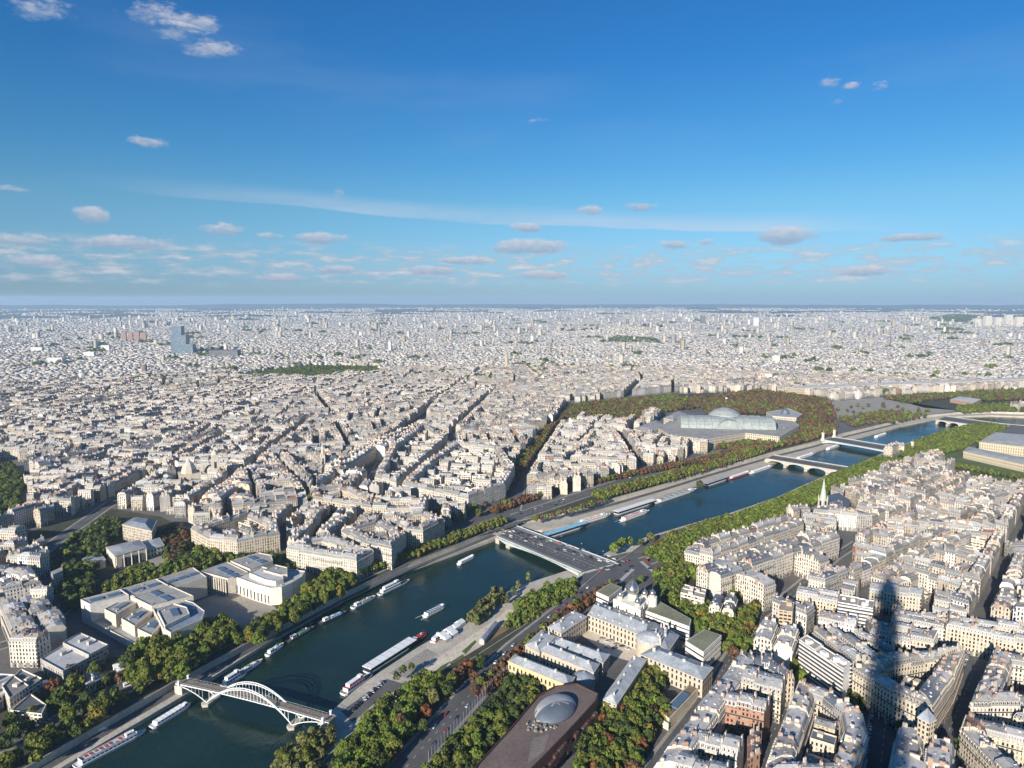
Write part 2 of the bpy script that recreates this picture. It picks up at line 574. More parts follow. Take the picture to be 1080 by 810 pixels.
def link(name, data, parent=None):
    o = bpy.data.objects.new(name, data)
    COL.objects.link(o)
    if parent is not None:
        o.parent = parent
    return o


def tag(o, label, cat, group=None):
    o['label'], o['category'] = label, cat
    if group:
        o['group'] = group
    return o


def thing(name, label, cat, loc, group=None):
    o = bpy.data.objects.new(name, None)
    COL.objects.link(o)
    o.location = loc
    o.empty_display_size = 1
    return tag(o, label, cat, group)


def setting(name, mb, kind='structure'):
    o = mb.build(name)
    o['kind'] = kind
    return o


# ------------------------------------------------------------------ plane geometry
def area(P):
    return 0.5 * sum(P[i][0] * P[(i + 1) % len(P)][1] - P[(i + 1) % len(P)][0] * P[i][1] for i in range(len(P)))


def ccw(P):
    P = [(p[0], p[1]) for p in P]
    return P if area(P) > 0 else P[::-1]


def inside(p, P):
    x, y = p[0], p[1]
    r = False
    j = len(P) - 1
    for i in range(len(P)):
        if (P[i][1] > y) != (P[j][1] > y) and x < (P[j][0] - P[i][0]) * (y - P[i][1]) / (P[j][1] - P[i][1]) + P[i][0]:
            r = not r
        j = i
    return r


def centroid(P):
    return (sum(p[0] for p in P) / len(P), sum(p[1] for p in P) / len(P))


def clip(P, a, n):
    """Part of convex P where (p - a) . n >= 0."""
    out = []
    for i in range(len(P)):
        p, q = P[i], P[(i + 1) % len(P)]
        dp = (p[0] - a[0]) * n[0] + (p[1] - a[1]) * n[1]
        dq = (q[0] - a[0]) * n[0] + (q[1] - a[1]) * n[1]
        if dp >= 0:
            out.append(p)
        if (dp > 0 > dq) or (dp < 0 < dq):
            t = dp / (dp - dq)
            out.append((p[0] + (q[0] - p[0]) * t, p[1] + (q[1] - p[1]) * t))
    return out


def shrink(P, d):
    """Mitred inward offset of a CCW polygon; None when it collapses."""
    n = len(P)
    out = []
    for i in range(n):
        a, b, c = P[i - 1], P[i], P[(i + 1) % n]
        e1, e2 = (b[0] - a[0], b[1] - a[1]), (c[0] - b[0], c[1] - b[1])
        l1, l2 = math.hypot(*e1), math.hypot(*e2)
        if l1 < 1e-6 or l2 < 1e-6:
            return None
        n1, n2 = (-e1[1] / l1, e1[0] / l1), (-e2[1] / l2, e2[0] / l2)
        k = 1 + n1[0] * n2[0] + n1[1] * n2[1]
        if k < 0.15:
            return None
        out.append((b[0] + (n1[0] + n2[0]) * d / k, b[1] + (n1[1] + n2[1]) * d / k))
    for i in range(n):
        j = (i + 1) % n
        if (out[j][0] - out[i][0]) * (P[j][0] - P[i][0]) + (out[j][1] - out[i][1]) * (P[j][1] - P[i][1]) <= 0:
            return None
    return out


def simplify(P, tol=3.0):
    out = []
    for p in P:
        if not out or math.hypot(p[0] - out[-1][0], p[1] - out[-1][1]) > tol:
            out.append(p)
    while len(out) > 2 and math.hypot(out[0][0] - out[-1][0], out[0][1] - out[-1][1]) <= tol:
        out.pop()
    return out


def lerp(a, b, t):
    return (a[0] + (b[0] - a[0]) * t, a[1] + (b[1] - a[1]) * t)


def pxy(L, z=0.0):
    return [at2(u, v, z) for u, v in L]


def walk(P, step, start=0.0):
    """Points every step metres along a polyline, with the heading."""
    out, d = [], start
    for a, b in zip(P, P[1:]):
        L = math.hypot(b[0] - a[0], b[1] - a[1])
        while d <= L:
            t = d / L if L else 0
            out.append((*lerp(a, b, t), math.atan2(b[1] - a[1], b[0] - a[0])))
            d += step
        d -= L
    return out


def ribbon(P, w0, w1=None):
    """Polygon of a polyline widened to both sides (w0 to the right, w1 to the left)."""
    w1 = w0 if w1 is None else w1
    Lp, Rp = [], []
    for i, p in enumerate(P):
        a, b = P[max(i - 1, 0)], P[min(i + 1, len(P) - 1)]
        l = math.hypot(b[0] - a[0], b[1] - a[1])
        nx, ny = -(b[1] - a[1]) / l, (b[0] - a[0]) / l
        Lp.append((p[0] + nx * w1, p[1] + ny * w1))
        Rp.append((p[0] - nx * w0, p[1] - ny * w0))
    return Rp + Lp[::-1]


def flat(mb, P, z, mat, tint=(.5, .5, .5)):
    """A possibly concave flat sheet."""
    P = ccw(P)
    n = len(P)
    vs, es, fs, *_ = delaunay_2d_cdt([Vector(p) for p in P], [(i, (i + 1) % n) for i in range(n)], [], 0, 1e-4)
    for f in fs:
        c = centroid([vs[i] for i in f])
        if inside(c, P):
            q = [(vs[i].x, vs[i].y) for i in f]
            q = ccw(q)
            mb.face([(*p, z) for p in q], mat, tint)
# ------------------------------------------------------------------ terrain, river, quays, roads
QZ, WZ = -4.5, -7.5          # lower quays, water
NW_PX = [(-260, 1010), (-120, 925), (0, 848), (82, 799), (140, 765), (196, 732), (254, 695), (293, 671), (364, 631), (427, 602), (478, 584), (522, 568),
         (548, 559), (572, 559), (600, 553), (650, 537), (700, 522), (745, 508), (790, 495), (815, 488), (860, 476), (895, 464), (925, 456),
         (950, 449), (985, 442), (1010, 439), (1045, 438), (1100, 440), (1300, 446)]
NI_PX = [(-320, 990), (-180, 915), (-60, 860), (35, 806), (110, 762), (180, 722), (240, 690), (290, 664), (365, 625), (430, 595), (480, 576), (520, 559),
         (545, 550), (565, 546), (600, 538), (640, 528), (700, 511), (745, 497), (790, 484), (815, 477), (860, 466), (890, 457), (920, 450),
         (945, 444), (980, 438), (1010, 435), (1045, 434), (1100, 436), (1300, 441)]
SW_PX = [(150, 1010), (240, 880), (290, 812), (330, 770), (345, 758), (352, 748), (375, 727), (400, 709), (440, 683), (480, 660), (503, 646),
         (520, 632), (545, 619), (575, 609), (600, 601), (628, 589), (645, 580), (680, 567), (730, 552), (770, 541), (820, 524), (842, 514),
         (860, 506), (890, 494), (905, 489), (935, 476), (960, 466), (985, 458), (1010, 450), (1030, 446), (1055, 446), (1100, 450), (1300, 462)]
SI_PX = [(230, 1010), (290, 880), (330, 815), (366, 778), (405, 751), (452, 723), (500, 694), (545, 665), (590, 637), (614, 619),
         (640, 597), (660, 587), (690, 566), (735, 552), (775, 541), (822, 524), (845, 514), (866, 505), (895, 494), (912, 488), (940, 475),
         (962, 466), (987, 458), (1012, 450), (1032, 447), (1057, 447), (1100, 451), (1300, 464)]
NW, NI, SW, SI = pxy(NW_PX, QZ), pxy(NI_PX), pxy(SW_PX, QZ), pxy(SI_PX)
CHANNEL = ccw(NI + SI[::-1])

# the land: one sheet out to the horizon, open over the river channel
g = MB()
N_RING = 72
pts = [Vector(p) for p in CHANNEL]
edges = [(i, (i + 1) % len(pts)) for i in range(len(pts))]
for rad in (700, 1500, 3000, 6000, 12000, 20000, 31000):
    o = len(pts)
    for i in range(N_RING):
        k = 2 * math.pi * i / N_RING
        q = (rad * math.sin(k), rad * math.cos(k))
        if rad < 5000 and inside(q, CHANNEL):
            continue
        pts.append(Vector(q))
vs, es, fs, *_ = delaunay_2d_cdt(pts, edges, [], 0, 1e-3)
for f in fs:
    q = ccw([(vs[i].x, vs[i].y) for i in f])
    if not inside(centroid(q), CHANNEL):
        g.face([(*p, 0.0) for p in q], 'city_ground')
setting('ground', g)

g = MB()
flat(g, CHANNEL, WZ, 'river_water')
setting('river_water', g)

for nm, inner, edge in (('north_quay', NI, NW), ('south_quay', SI, SW)):
    g = MB()
    flat(g, inner + edge[::-1], QZ, 'quay_stone')
    for P, z0, z1 in ((inner, QZ, 0.9), (edge, WZ - 1, QZ)):
        for a, b in zip(P, P[1:]):
            g.wall(a, b, z0, z1, 'quay_stone')
    # parapet on the upper wall
    rb = ribbon(inner, 0.3, 0.3)
    n = len(inner)
    for i in range(n - 1):
        a, b, c, d = rb[i], rb[i + 1], rb[2 * n - 2 - i], rb[2 * n - 1 - i]
        g.face([(*a, 0.9), (*b, 0.9), (*c, 0.9), (*d, 0.9)], 'quay_stone')
    setting(nm, g)

# low wooded hills on the horizon
for nm, az0, az1, dist, hgt, seed in (('hills', -52, -4, 27000, 135, 3), ('hills', -8, 30, 29000, 85, 8), ('hills', 22, 52, 28500, 115, 5)):
    g = MB()
    rr = random.Random(seed)
    n = 90
    ph = [rr.uniform(0, 6.28) for _ in range(5)]
    prof = []
    for i in range(n + 1):
        t = i / n
        s = sum(math.sin(t * f * 6.28 + p) * a for f, p, a in zip((1.1, 2.3, 4.7, 9.1, 17), ph, (.5, .3, .2, .1, .06)))
        prof.append(max(4, hgt * (0.62 + 0.38 * s) * math.sin(math.pi * min(1, max(0, t))) ** 0.5))
    rows = [(-2600, 0.0), (-1600, .35), (-800, .75), (0, 1.0), (1200, .8), (2400, .25)]
    P = [[(math.sin(R(az0 + (az1 - az0) * i / n)) * (dist + dr), math.cos(R(az0 + (az1 - az0) * i / n)) * (dist + dr), prof[i] * k - (1 if k == 0 else 0))
          for i in range(n + 1)] for dr, k in rows]
    for A, B in zip(P, P[1:]):
        for i in range(n):
            g.face([A[i], A[i + 1], B[i + 1], B[i]], 'forest')
    setting(nm, g)
# the hill in the north of the city
g = MB()
HILL = at2(660, 352)
HILL_H, HILL_R = 55.0, 620.0


def hill_z(x, y):
    d = math.hypot(x - HILL[0], y - HILL[1]) / HILL_R
    return HILL_H * (0.5 + 0.5 * math.cos(math.pi * d)) if d < 1 else 0.0


for i in range(12):
    for j in range(36):
        def hp(i, j):
            r, k = HILL_R * i / 12, 2 * math.pi * j / 36
            x, y = HILL[0] + r * math.cos(k), HILL[1] + r * math.sin(k)
            return (x, y, hill_z(x, y) + (0.02 if i < 12 else -0.5))
        q = [hp(i, j), hp(i + 1, j), hp(i + 1, j + 1), hp(i, j + 1)]
        g.face(q if i else q[:3], 'city_ground')
setting('hill', g)

RESERVED = []         # plan polygons that the terraces of ordinary houses keep clear of


def reserve(P, grow=0.0):
    P = ccw(P)
    if grow:
        q = shrink(P, -grow)
        P = q or P
    xs, ys = [p[0] for p in P], [p[1] for p in P]
    RESERVED.append((min(xs), min(ys), max(xs), max(ys), P))


def is_reserved(p):
    for x0, y0, x1, y1, P in RESERVED:
        if x0 <= p[0] <= x1 and y0 <= p[1] <= y1 and inside(p, P):
            return True
    return False


reserve(CHANNEL, 6)

# parks, gardens, squares: (name, material, level, polygon in the photograph)
for L in ([(85, 640), (127, 618), (240, 588), (275, 580), (325, 600), (300, 625), (240, 650), (180, 675), (150, 690), (90, 660)],
          [(625, 622), (650, 603), (700, 606), (738, 655), (722, 672)], [(80, 597), (110, 570), (165, 558), (180, 582), (120, 602)],
          [(945, 468), (1000, 438), (1130, 438), (1130, 495), (1025, 500), (1000, 482), (960, 480)],
          [(685, 452), (703, 432), (800, 422), (848, 440), (838, 464), (745, 472)], [(780, 472), (860, 440), (950, 438), (955, 452), (880, 460), (800, 482)]):
    reserve(pxy(L, 6))
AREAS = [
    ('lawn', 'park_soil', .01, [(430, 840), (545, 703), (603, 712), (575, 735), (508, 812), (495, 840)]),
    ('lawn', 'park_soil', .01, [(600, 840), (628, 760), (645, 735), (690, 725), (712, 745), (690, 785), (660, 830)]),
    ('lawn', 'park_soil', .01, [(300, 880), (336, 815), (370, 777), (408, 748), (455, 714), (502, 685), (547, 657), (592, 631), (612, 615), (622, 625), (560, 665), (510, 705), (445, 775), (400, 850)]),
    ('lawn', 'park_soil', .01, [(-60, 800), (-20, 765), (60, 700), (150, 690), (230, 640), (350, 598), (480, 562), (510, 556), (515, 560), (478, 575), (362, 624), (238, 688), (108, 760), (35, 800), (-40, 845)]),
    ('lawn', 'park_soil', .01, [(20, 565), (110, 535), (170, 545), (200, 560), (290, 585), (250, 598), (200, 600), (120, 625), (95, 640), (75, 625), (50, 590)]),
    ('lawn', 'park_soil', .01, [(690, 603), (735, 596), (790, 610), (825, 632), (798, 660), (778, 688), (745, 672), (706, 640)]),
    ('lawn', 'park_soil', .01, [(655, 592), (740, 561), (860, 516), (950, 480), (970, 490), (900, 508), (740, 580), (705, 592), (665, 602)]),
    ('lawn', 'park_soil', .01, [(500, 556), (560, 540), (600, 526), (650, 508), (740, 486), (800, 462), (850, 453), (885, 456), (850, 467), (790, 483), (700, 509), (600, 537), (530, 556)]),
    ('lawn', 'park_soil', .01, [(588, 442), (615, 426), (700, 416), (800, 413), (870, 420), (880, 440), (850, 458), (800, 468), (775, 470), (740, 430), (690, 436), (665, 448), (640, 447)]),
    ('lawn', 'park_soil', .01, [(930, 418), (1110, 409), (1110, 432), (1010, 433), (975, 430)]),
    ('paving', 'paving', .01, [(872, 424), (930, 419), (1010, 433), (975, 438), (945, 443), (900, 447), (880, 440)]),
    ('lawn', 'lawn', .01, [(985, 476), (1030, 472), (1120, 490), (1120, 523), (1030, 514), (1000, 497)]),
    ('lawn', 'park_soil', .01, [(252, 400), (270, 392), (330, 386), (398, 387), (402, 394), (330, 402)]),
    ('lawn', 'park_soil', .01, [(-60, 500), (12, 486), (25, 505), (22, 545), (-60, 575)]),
    # sandy courts and forecourts
    ('paving', 'sand', .02, [(606, 664), (622, 652), (700, 684), (672, 700), (640, 690)]),
    ('paving', 'paving', .02, [(152, 588), (185, 576), (200, 582), (165, 598)]),
    ('paving', 'paving', .02, [(195, 640), (240, 622), (290, 640), (300, 655), (250, 672), (215, 660)]),
    ('road', 'asphalt', .02, [(470, 566), (505, 540), (545, 535), (585, 536), (560, 546), (540, 556), (520, 560), (490, 571)]),
    ('road', 'asphalt', .02, [(606, 612), (640, 588), (665, 582), (700, 590), (712, 604), (690, 612), (655, 622), (622, 624)]),
]
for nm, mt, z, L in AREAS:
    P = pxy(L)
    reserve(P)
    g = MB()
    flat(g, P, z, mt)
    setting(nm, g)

# streets with pavements: (polyline in the photograph, width)
ROADS = [
    ([(-80, 815), (40, 772), (120, 730), (200, 694), (262, 664), (330, 630), (420, 590), (470, 569), (505, 556)], 16),
    ([(395, 850), (440, 795), (500, 728), (545, 683), (590, 647), (628, 618)], 19),
    ([(680, 592), (740, 573), (800, 555), (860, 530), (905, 508), (950, 488), (985, 472)], 17),
    ([(668, 840), (700, 795), (740, 742), (778, 682), (803, 648), (822, 636)], 9),
    ([(800, 820), (812, 778), (835, 738), (860, 708)], 10),
    ([(925, 840), (932, 780), (936, 735), (900, 718), (862, 700), (842, 680)], 16),
    ([(978, 840), (1002, 768), (1022, 720), (1036, 684), (1052, 668)], 13),
    ([(822, 636), (880, 588), (905, 572)], 9),
    ([(540, 540), (548, 505), (580, 460), (608, 425)], 20),
    ([(393, 506), (410, 474), (448, 443)], 16),
    ([(420, 520), (443, 490), (477, 461)], 16),
    ([(545, 545), (620, 520), (680, 500), (760, 478), (800, 462)], 22),
    ([(-60, 700), (30, 672), (70, 640), (95, 612)], 13),
    ([(40, 585), (75, 560), (125, 525), (180, 500)], 15),
    ([(600, 430), (700, 424), (800, 420), (880, 428)], 30),
]
for L, wd in ROADS:
    P = pxy(L)
    reserve(ribbon(P, wd / 2 + 2.5))
    g = MB()
    outer, inner = ribbon(P, wd / 2 + 2.2), ribbon(P, wd / 2 - 0.2)
    n = len(P)
    for rb, z, mt in ((outer, .03, 'paving'), (inner, .04, 'asphalt')):
        for i in range(n - 1):
            g.face([(*rb[i], z), (*rb[i + 1], z), (*rb[2 * n - 2 - i], z), (*rb[2 * n - 1 - i], z)], mt)
    for x, y, h in walk(P, 9.0):
        c, s = math.cos(h), math.sin(h)
        g.face([(x - c * 1.5 + s * .12, y - s * 1.5 - c * .12, .05), (x + c * 1.5 + s * .12, y + s * 1.5 - c * .12, .05),
                (x + c * 1.5 - s * .12, y + s * 1.5 + c * .12, .05), (x - c * 1.5 - s * .12, y - s * 1.5 + c * .12, .05)], 'white_line')
    setting('road', g)

# the port on the south bank: sandy promenade, lawn strips, car park, brown bank
for nm, mt, z, L in (
        ('path', 'sand', .01, [(440, 714), (455, 698), (525, 652), (535, 642), (545, 644), (533, 656), (470, 705), (450, 717)]),
        ('lawn', 'lawn', .02, [(454, 712), (466, 702), (476, 697), (466, 708)]),
        ('lawn', 'lawn', .02, [(474, 699), (488, 690), (491, 694), (478, 703)]),
        ('lawn', 'lawn', .02, [(487, 687), (501, 675), (503, 677), (491, 690)]),
        ('path', 'brown_earth', .02, [(508, 681), (530, 660), (545, 658), (530, 670)]),
        ('road', 'asphalt', .01, [(360, 750), (408, 716), (428, 722), (395, 742), (372, 762)]),
        ('path', 'paving', .01, [(410, 710), (450, 684), (462, 690), (430, 716)]),
        ('path', 'sand', .01, [(640, 592), (690, 572), (700, 574), (664, 590), (652, 597)])):
    g = MB()
    flat(g, pxy(L, QZ if nm != 'x' else 0), QZ + z, mt)
    setting(nm, g)
# service road along the foot of the north quay wall
g = MB()
P = [lerp(a, b, 0.22) for a, b in zip(pxy(NI_PX, 0), NW)][:12]
rb = ribbon(P, 4.5)
n = len(P)
for i in range(n - 1):
    g.face([(*rb[i], QZ + .03), (*rb[i + 1], QZ + .03), (*rb[2 * n - 2 - i], QZ + .03), (*rb[2 * n - 1 - i], QZ + .03)], 'asphalt')
setting('road', g)
# second service road on the far reach
g = MB()
P = [lerp(a, b, 0.3) for a, b in zip(pxy(NI_PX, 0), NW)][14:24]
rb = ribbon(P, 4)
n = len(P)
for i in range(n - 1):
    g.face([(*rb[i], QZ + .03), (*rb[i + 1], QZ + .03), (*rb[2 * n - 2 - i], QZ + .03), (*rb[2 * n - 1 - i], QZ + .03)], 'asphalt')
setting('road', g)

# air: a closed box round the camera and everything that stands on the land
HAZE = 4.3e-5
hb = MB()
hb.prism([(-34000, -34000), (34000, -34000), (34000, 34000), (-34000, 34000)], -10.0, 345.0, 'asphalt', bottom=True)
hz = MATS['haze'] = bpy.data.materials.new('haze')
hz.use_nodes = True
nt = NT(hz.node_tree)
nt.n.clear()
pv = nt.new('ShaderNodeVolumePrincipled', {'Color': (0.54, 0.76, 0.98, 1), 'Density': HAZE, 'Anisotropy': 0.1})
nt.l.new(pv.outputs[0], nt.new('ShaderNodeOutputMaterial').inputs['Volume'])
hb.m = [0] * len(hb.f)
hb.names = ['haze']
ho = setting('haze', hb, 'stuff')
# ------------------------------------------------------------------ ordinary houses
WALLS = [('cream', (0.56, 0.49, 0.38), 32), ('pale stone', (0.61, 0.555, 0.47), 28), ('grey stone', (0.40, 0.38, 0.35), 12), ('white', (0.70, 0.67, 0.62), 14),
         ('tan', (0.49, 0.40, 0.29), 8), ('brick red', (0.30, 0.18, 0.125), 2)]
ROOFS = [('pale zinc', (0.41, 0.40, 0.385), 36), ('dark zinc', (0.26, 0.248, 0.232), 22), ('slate blue', (0.13, 0.145, 0.17), 12), ('brownish grey', (0.38, 0.345, 0.30), 20),
         ('off white', (0.58, 0.565, 0.53), 9), ('rust red', (0.24, 0.13, 0.095), 2)]


def pick(tab, r):
    k = r.uniform(0, sum(t[2] for t in tab))
    for nme, c, wgt in tab:
        k -= wgt
        if k <= 0:
            break
    j = r.uniform(0.80, 1.18)
    return nme, tuple(x * j * r.uniform(.985, 1.015) for x in c)


LOTS = []       # every ordinary house: plan corners (front a-b, back c-d), height, style


def lot(a, b, c, d, h, kind='mansard', wall=None, roof=None, r=rng, must=False, z0=0.0):
    wn, wc = wall or pick(WALLS, r)
    rn, rc = roof or pick(ROOFS, r)
    LOTS.append(dict(q=(a, b, c, d), h=h, kind=kind, wn=wn, wc=wc, rn=rn, rc=rc, seed=r.randrange(1 << 30), must=must))


def strip_lots(q, h, n=None, kind='mansard', wall=None, roof=None, r=rng, wid=16, must=False, jit=1.6, check=False):
    """A straight terrace: quadrilateral q in plan cut into houses along its long side."""
    q = ccw(q)
    l0 = math.dist(q[0], q[1]) + math.dist(q[2], q[3])
    l1 = math.dist(q[1], q[2]) + math.dist(q[3], q[0])
    if l0 < l1:
        q = q[1:] + q[:1]
        l0 = l1
    n = n or max(1, round(l0 / 2 / wid))
    ts = [0] + [(i + r.uniform(-.18, .18)) / n for i in range(1, n)] + [1]
    for t0, t1 in zip(ts, ts[1:]):
        a, b, c, d = lerp(q[0], q[1], t0), lerp(q[0], q[1], t1), lerp(q[3], q[2], t1), lerp(q[3], q[2], t0)
        if check and any(is_reserved(p) for p in (a, b, c, d, centroid((a, b, c, d)))):
            continue
        lot(a, b, c, d, h + r.uniform(-jit, jit), kind, wall, roof, r, must)


def block_lots(P, h, r=rng, depth=12.5, wid=16, must=False, check=False, wall=None, roof=None, kind='mansard', jit=1.8):
    """A block of houses round inner courts."""
    P = simplify(ccw(P), 4.0)
    if len(P) < 3 or area(P) < 180:
        return
    Q = shrink(P, depth)
    if Q is None or area(Q) < 0.12 * area(P):
        # narrow block: one terrace of through houses
        L = max(range(len(P)), key=lambda i: math.dist(P[i], P[(i + 1) % len(P)]))
        a, b = P[L], P[(L + 1) % len(P)]
        ux, uy = (b[0] - a[0]), (b[1] - a[1])
        l = math.hypot(ux, uy)
        ux, uy = ux / l, uy / l
        s = [(p[0] - a[0]) * ux + (p[1] - a[1]) * uy for p in P]
        s0, s1 = min(s), max(s)
        n = max(1, round((s1 - s0) / wid))
        for i in range(n):
            t0, t1 = s0 + (s1 - s0) * i / n, s0 + (s1 - s0) * (i + 1) / n
            c = clip(clip(P, (a[0] + ux * t0, a[1] + uy * t0), (ux, uy)), (a[0] + ux * t1, a[1] + uy * t1), (-ux, -uy))
            c = simplify(c, 1.0)
            if len(c) < 3 or area(c) < 40:
                continue
            tt = [(p[0] - a[0]) * -uy + (p[1] - a[1]) * ux for p in c]
            d = max(tt) - min(tt)
            if d > 30 and r.random() < .8:
                d = 30
            m = min(tt)
            q = [(a[0] + ux * x - uy * y, a[1] + uy * x + ux * y) for x, y in ((t0, m), (t1, m), (t1, m + d * .98), (t0, m + d * .98))]
            if check and any(is_reserved(p) for p in q + [centroid(q)]):
                continue
            if d > 20:      # deep plot: a front and a back house
                f_, g_ = lerp(q[0], q[3], .47), lerp(q[1], q[2], .47)
                f2, g2 = lerp(q[0], q[3], .53), lerp(q[1], q[2], .53)
                lot(q[0], q[1], g_, f_, h + r.uniform(-jit, jit), kind, wall, roof, r, must)
                lot(f2, g2, q[2], q[3], h + r.uniform(-jit, jit), kind, wall, roof, r, must)
            else:
                lot(*q, h + r.uniform(-jit, jit), kind, wall, roof, r, must)
        return
    n = len(P)
    for i in range(n):
        j = (i + 1) % n
        a, b, c, d = P[i], P[j], Q[j], Q[i]
        L = math.dist(a, b)
        if L < 6:
            continue
        k = max(1, round(L / wid))
        ts = [0] + [(x + r.uniform(-.15, .15)) / k for x in range(1, k)] + [1]
        for t0, t1 in zip(ts, ts[1:]):
            q = (lerp(a, b, t0), lerp(a, b, t1), lerp(d, c, t1), lerp(d, c, t0))
            if check and any(is_reserved(p) for p in q + (centroid(q),)):
                continue
            lot(*q, h + r.uniform(-jit, jit), kind, wall, roof, r, must)
    # court buildings: lower wings with gaps between
    C = shrink(Q, 3.0)
    if C and area(C) > 320:
        i = max(range(n), key=lambda i: math.dist(C[i], C[(i + 1) % n]))
        a, b = C[i], C[(i + 1) % n]
        l = math.dist(a, b)
        ux, uy = (b[0] - a[0]) / l, (b[1] - a[1]) / l
        s = [(p[0] - a[0]) * ux + (p[1] - a[1]) * uy for p in C]
        t = min(s) + r.uniform(0, 4)
        while t < max(s) - 6:
            wd = r.uniform(8, 12)
            c = clip(clip(C, (a[0] + ux * t, a[1] + uy * t), (ux, uy)), (a[0] + ux * (t + wd), a[1] + uy * (t + wd)), (-ux, -uy))
            c = simplify(c, 1.0)
            if len(c) >= 3 and area(c) > 50:
                tt = sorted((p[0] - a[0]) * -uy + (p[1] - a[1]) * ux for p in c)
                m0, m1 = tt[0], tt[-1]
                y = m0 + r.uniform(0, 3)
                while y < m1 - 8:
                    y1 = min(m1, y + r.uniform(11, 24))
                    q = [(a[0] + ux * xx - uy * yy, a[1] + uy * xx + ux * yy) for xx, yy in ((t, y1), (t, y), (t + wd, y), (t + wd, y1))]
                    q = ccw(q)
                    if inside(centroid(q), C) and not (check and any(is_reserved(p) for p in q)):
                        lot(*q, r.choice((h * .55, h * .75, h * .9, 7)) + r.uniform(-1, 1), r.choice(('gable', 'flat', 'mansard')), wall, roof, r, False)
                    y = y1 + r.uniform(1, 7)
            t += wd + r.uniform(3, 9)


def bsp(P, ang_, target, r, street=(7.5, 12), depth=0):
    A = area(P)
    if len(P) < 3 or A < 300:
        return []
    if A < target * r.uniform(0.75, 1.4):
        return [P]
    ca, sa = math.cos(ang_), math.sin(ang_)
    xs = [p[0] * ca + p[1] * sa for p in P]
    ys = [-p[0] * sa + p[1] * ca for p in P]
    w_, h_ = max(xs) - min(xs), max(ys) - min(ys)
    t = r.uniform(.38, .62)
    j = r.gauss(0, 0.06)
    if A > 40000:
        ang_ += r.gauss(0, 0.16)
        ca, sa = math.cos(ang_), math.sin(ang_)
        xs = [p[0] * ca + p[1] * sa for p in P]
        ys = [-p[0] * sa + p[1] * ca for p in P]
        w_, h_ = max(xs) - min(xs), max(ys) - min(ys)
    if w_ > h_ * r.uniform(.8, 1.2):
        x, dirn = min(xs) + w_ * t, (math.cos(ang_ + j), math.sin(ang_ + j))
        y = (min(ys) + max(ys)) / 2
    else:
        x, y = (min(xs) + max(xs)) / 2, min(ys) + h_ * t
        dirn = (-math.sin(ang_ + j), math.cos(ang_ + j))
    a = (x * ca - y * sa, x * sa + y * ca)
    gap = r.uniform(*street) if A < 60000 else r.uniform(14, 22)
    p1 = clip(P, (a[0] + dirn[0] * gap / 2, a[1] + dirn[1] * gap / 2), dirn)
    p2 = clip(P, (a[0] - dirn[0] * gap / 2, a[1] - dirn[1] * gap / 2), (-dirn[0], -dirn[1]))
    return bsp(p1, ang_, target, r, street, depth + 1) + bsp(p2, ang_, target, r, street, depth + 1)


def cut(cells, p, q, gap):
    """Split the cells that the avenue from p to q crosses."""
    l = math.dist(p, q)
    dx, dy = (q[0] - p[0]) / l, (q[1] - p[1]) / l
    nrm = (-dy, dx)
    out = []
    for P in cells:
        if any(inside(lerp(p, q, k / 24), P) for k in range(25)):
            for sg in (1, -1):
                c = clip(P, (p[0] + sg * nrm[0] * gap / 2, p[1] + sg * nrm[1] * gap / 2), (nrm[0] * sg, nrm[1] * sg))
                if len(c) >= 3 and area(c) > 200:
                    out.append(c)
        else:
            out.append(P)
    return out


def gen_zone(P, ang_, target, avenues, h, r, keep):
    cells = [ccw(P)]
    for (p, q, gap) in avenues:
        cells = cut(cells, at2(*p), at2(*q), gap)
    for c in cells:
        for b in bsp(c, ang_, target, r):
            cb = centroid(b)
            u, v = project((cb[0], cb[1], 10))
            if not (-140 < u < 1220 and v < 900) or not keep(cb):
                continue
            block_lots(b, h + r.uniform(-2, 2.5), r, check=True, jit=2.8, depth=r.uniform(10, 12.5), wid=r.uniform(11, 17))


def rot_of(p, q):
    a, b = at2(*p), at2(*q)
    return math.atan2(b[1] - a[1], b[0] - a[0])


# --- streets drawn block by block from the photograph (roof edges), nearest first
HZ = 23.0


def PX(L, z=HZ):
    return pxy(L, z)


def hand_strip(L, h=20, n=None, **k):
    P = ccw(PX(L, h + 3))
    s_ = sorted((math.dist(P[i], P[(i + 1) % 4]) for i in range(4)))
    if s_[1] > 21 and k.get('kind', 'mansard') == 'mansard':
        block_lots(P, h, must=True, depth=min(11.5, s_[1] * .36), **k)
    else:
        strip_lots(P, h, n, must=True, **k)
    HAND.append(P)


def hand_block(L, h=20, **k):
    P = PX(L, h + 3)
    block_lots(P, h, must=True, **k)
    HAND.append(P)


HAND = []
WHT = ('white', (0.70, 0.68, 0.64))
CRM = ('cream', (0.57, 0.495, 0.38))
PAL = ('pale stone', (0.62, 0.565, 0.475))
BRK = ('brick red', (0.36, 0.20, 0.13))
TAN = ('tan', (0.48, 0.37, 0.25))
ZN = ('pale zinc', (0.40, 0.392, 0.375))
DZ_ = ('dark zinc', (0.25, 0.245, 0.24))
SL = ('slate blue', (0.125, 0.145, 0.175))
TERR = ('brownish grey', (0.33, 0.295, 0.255))
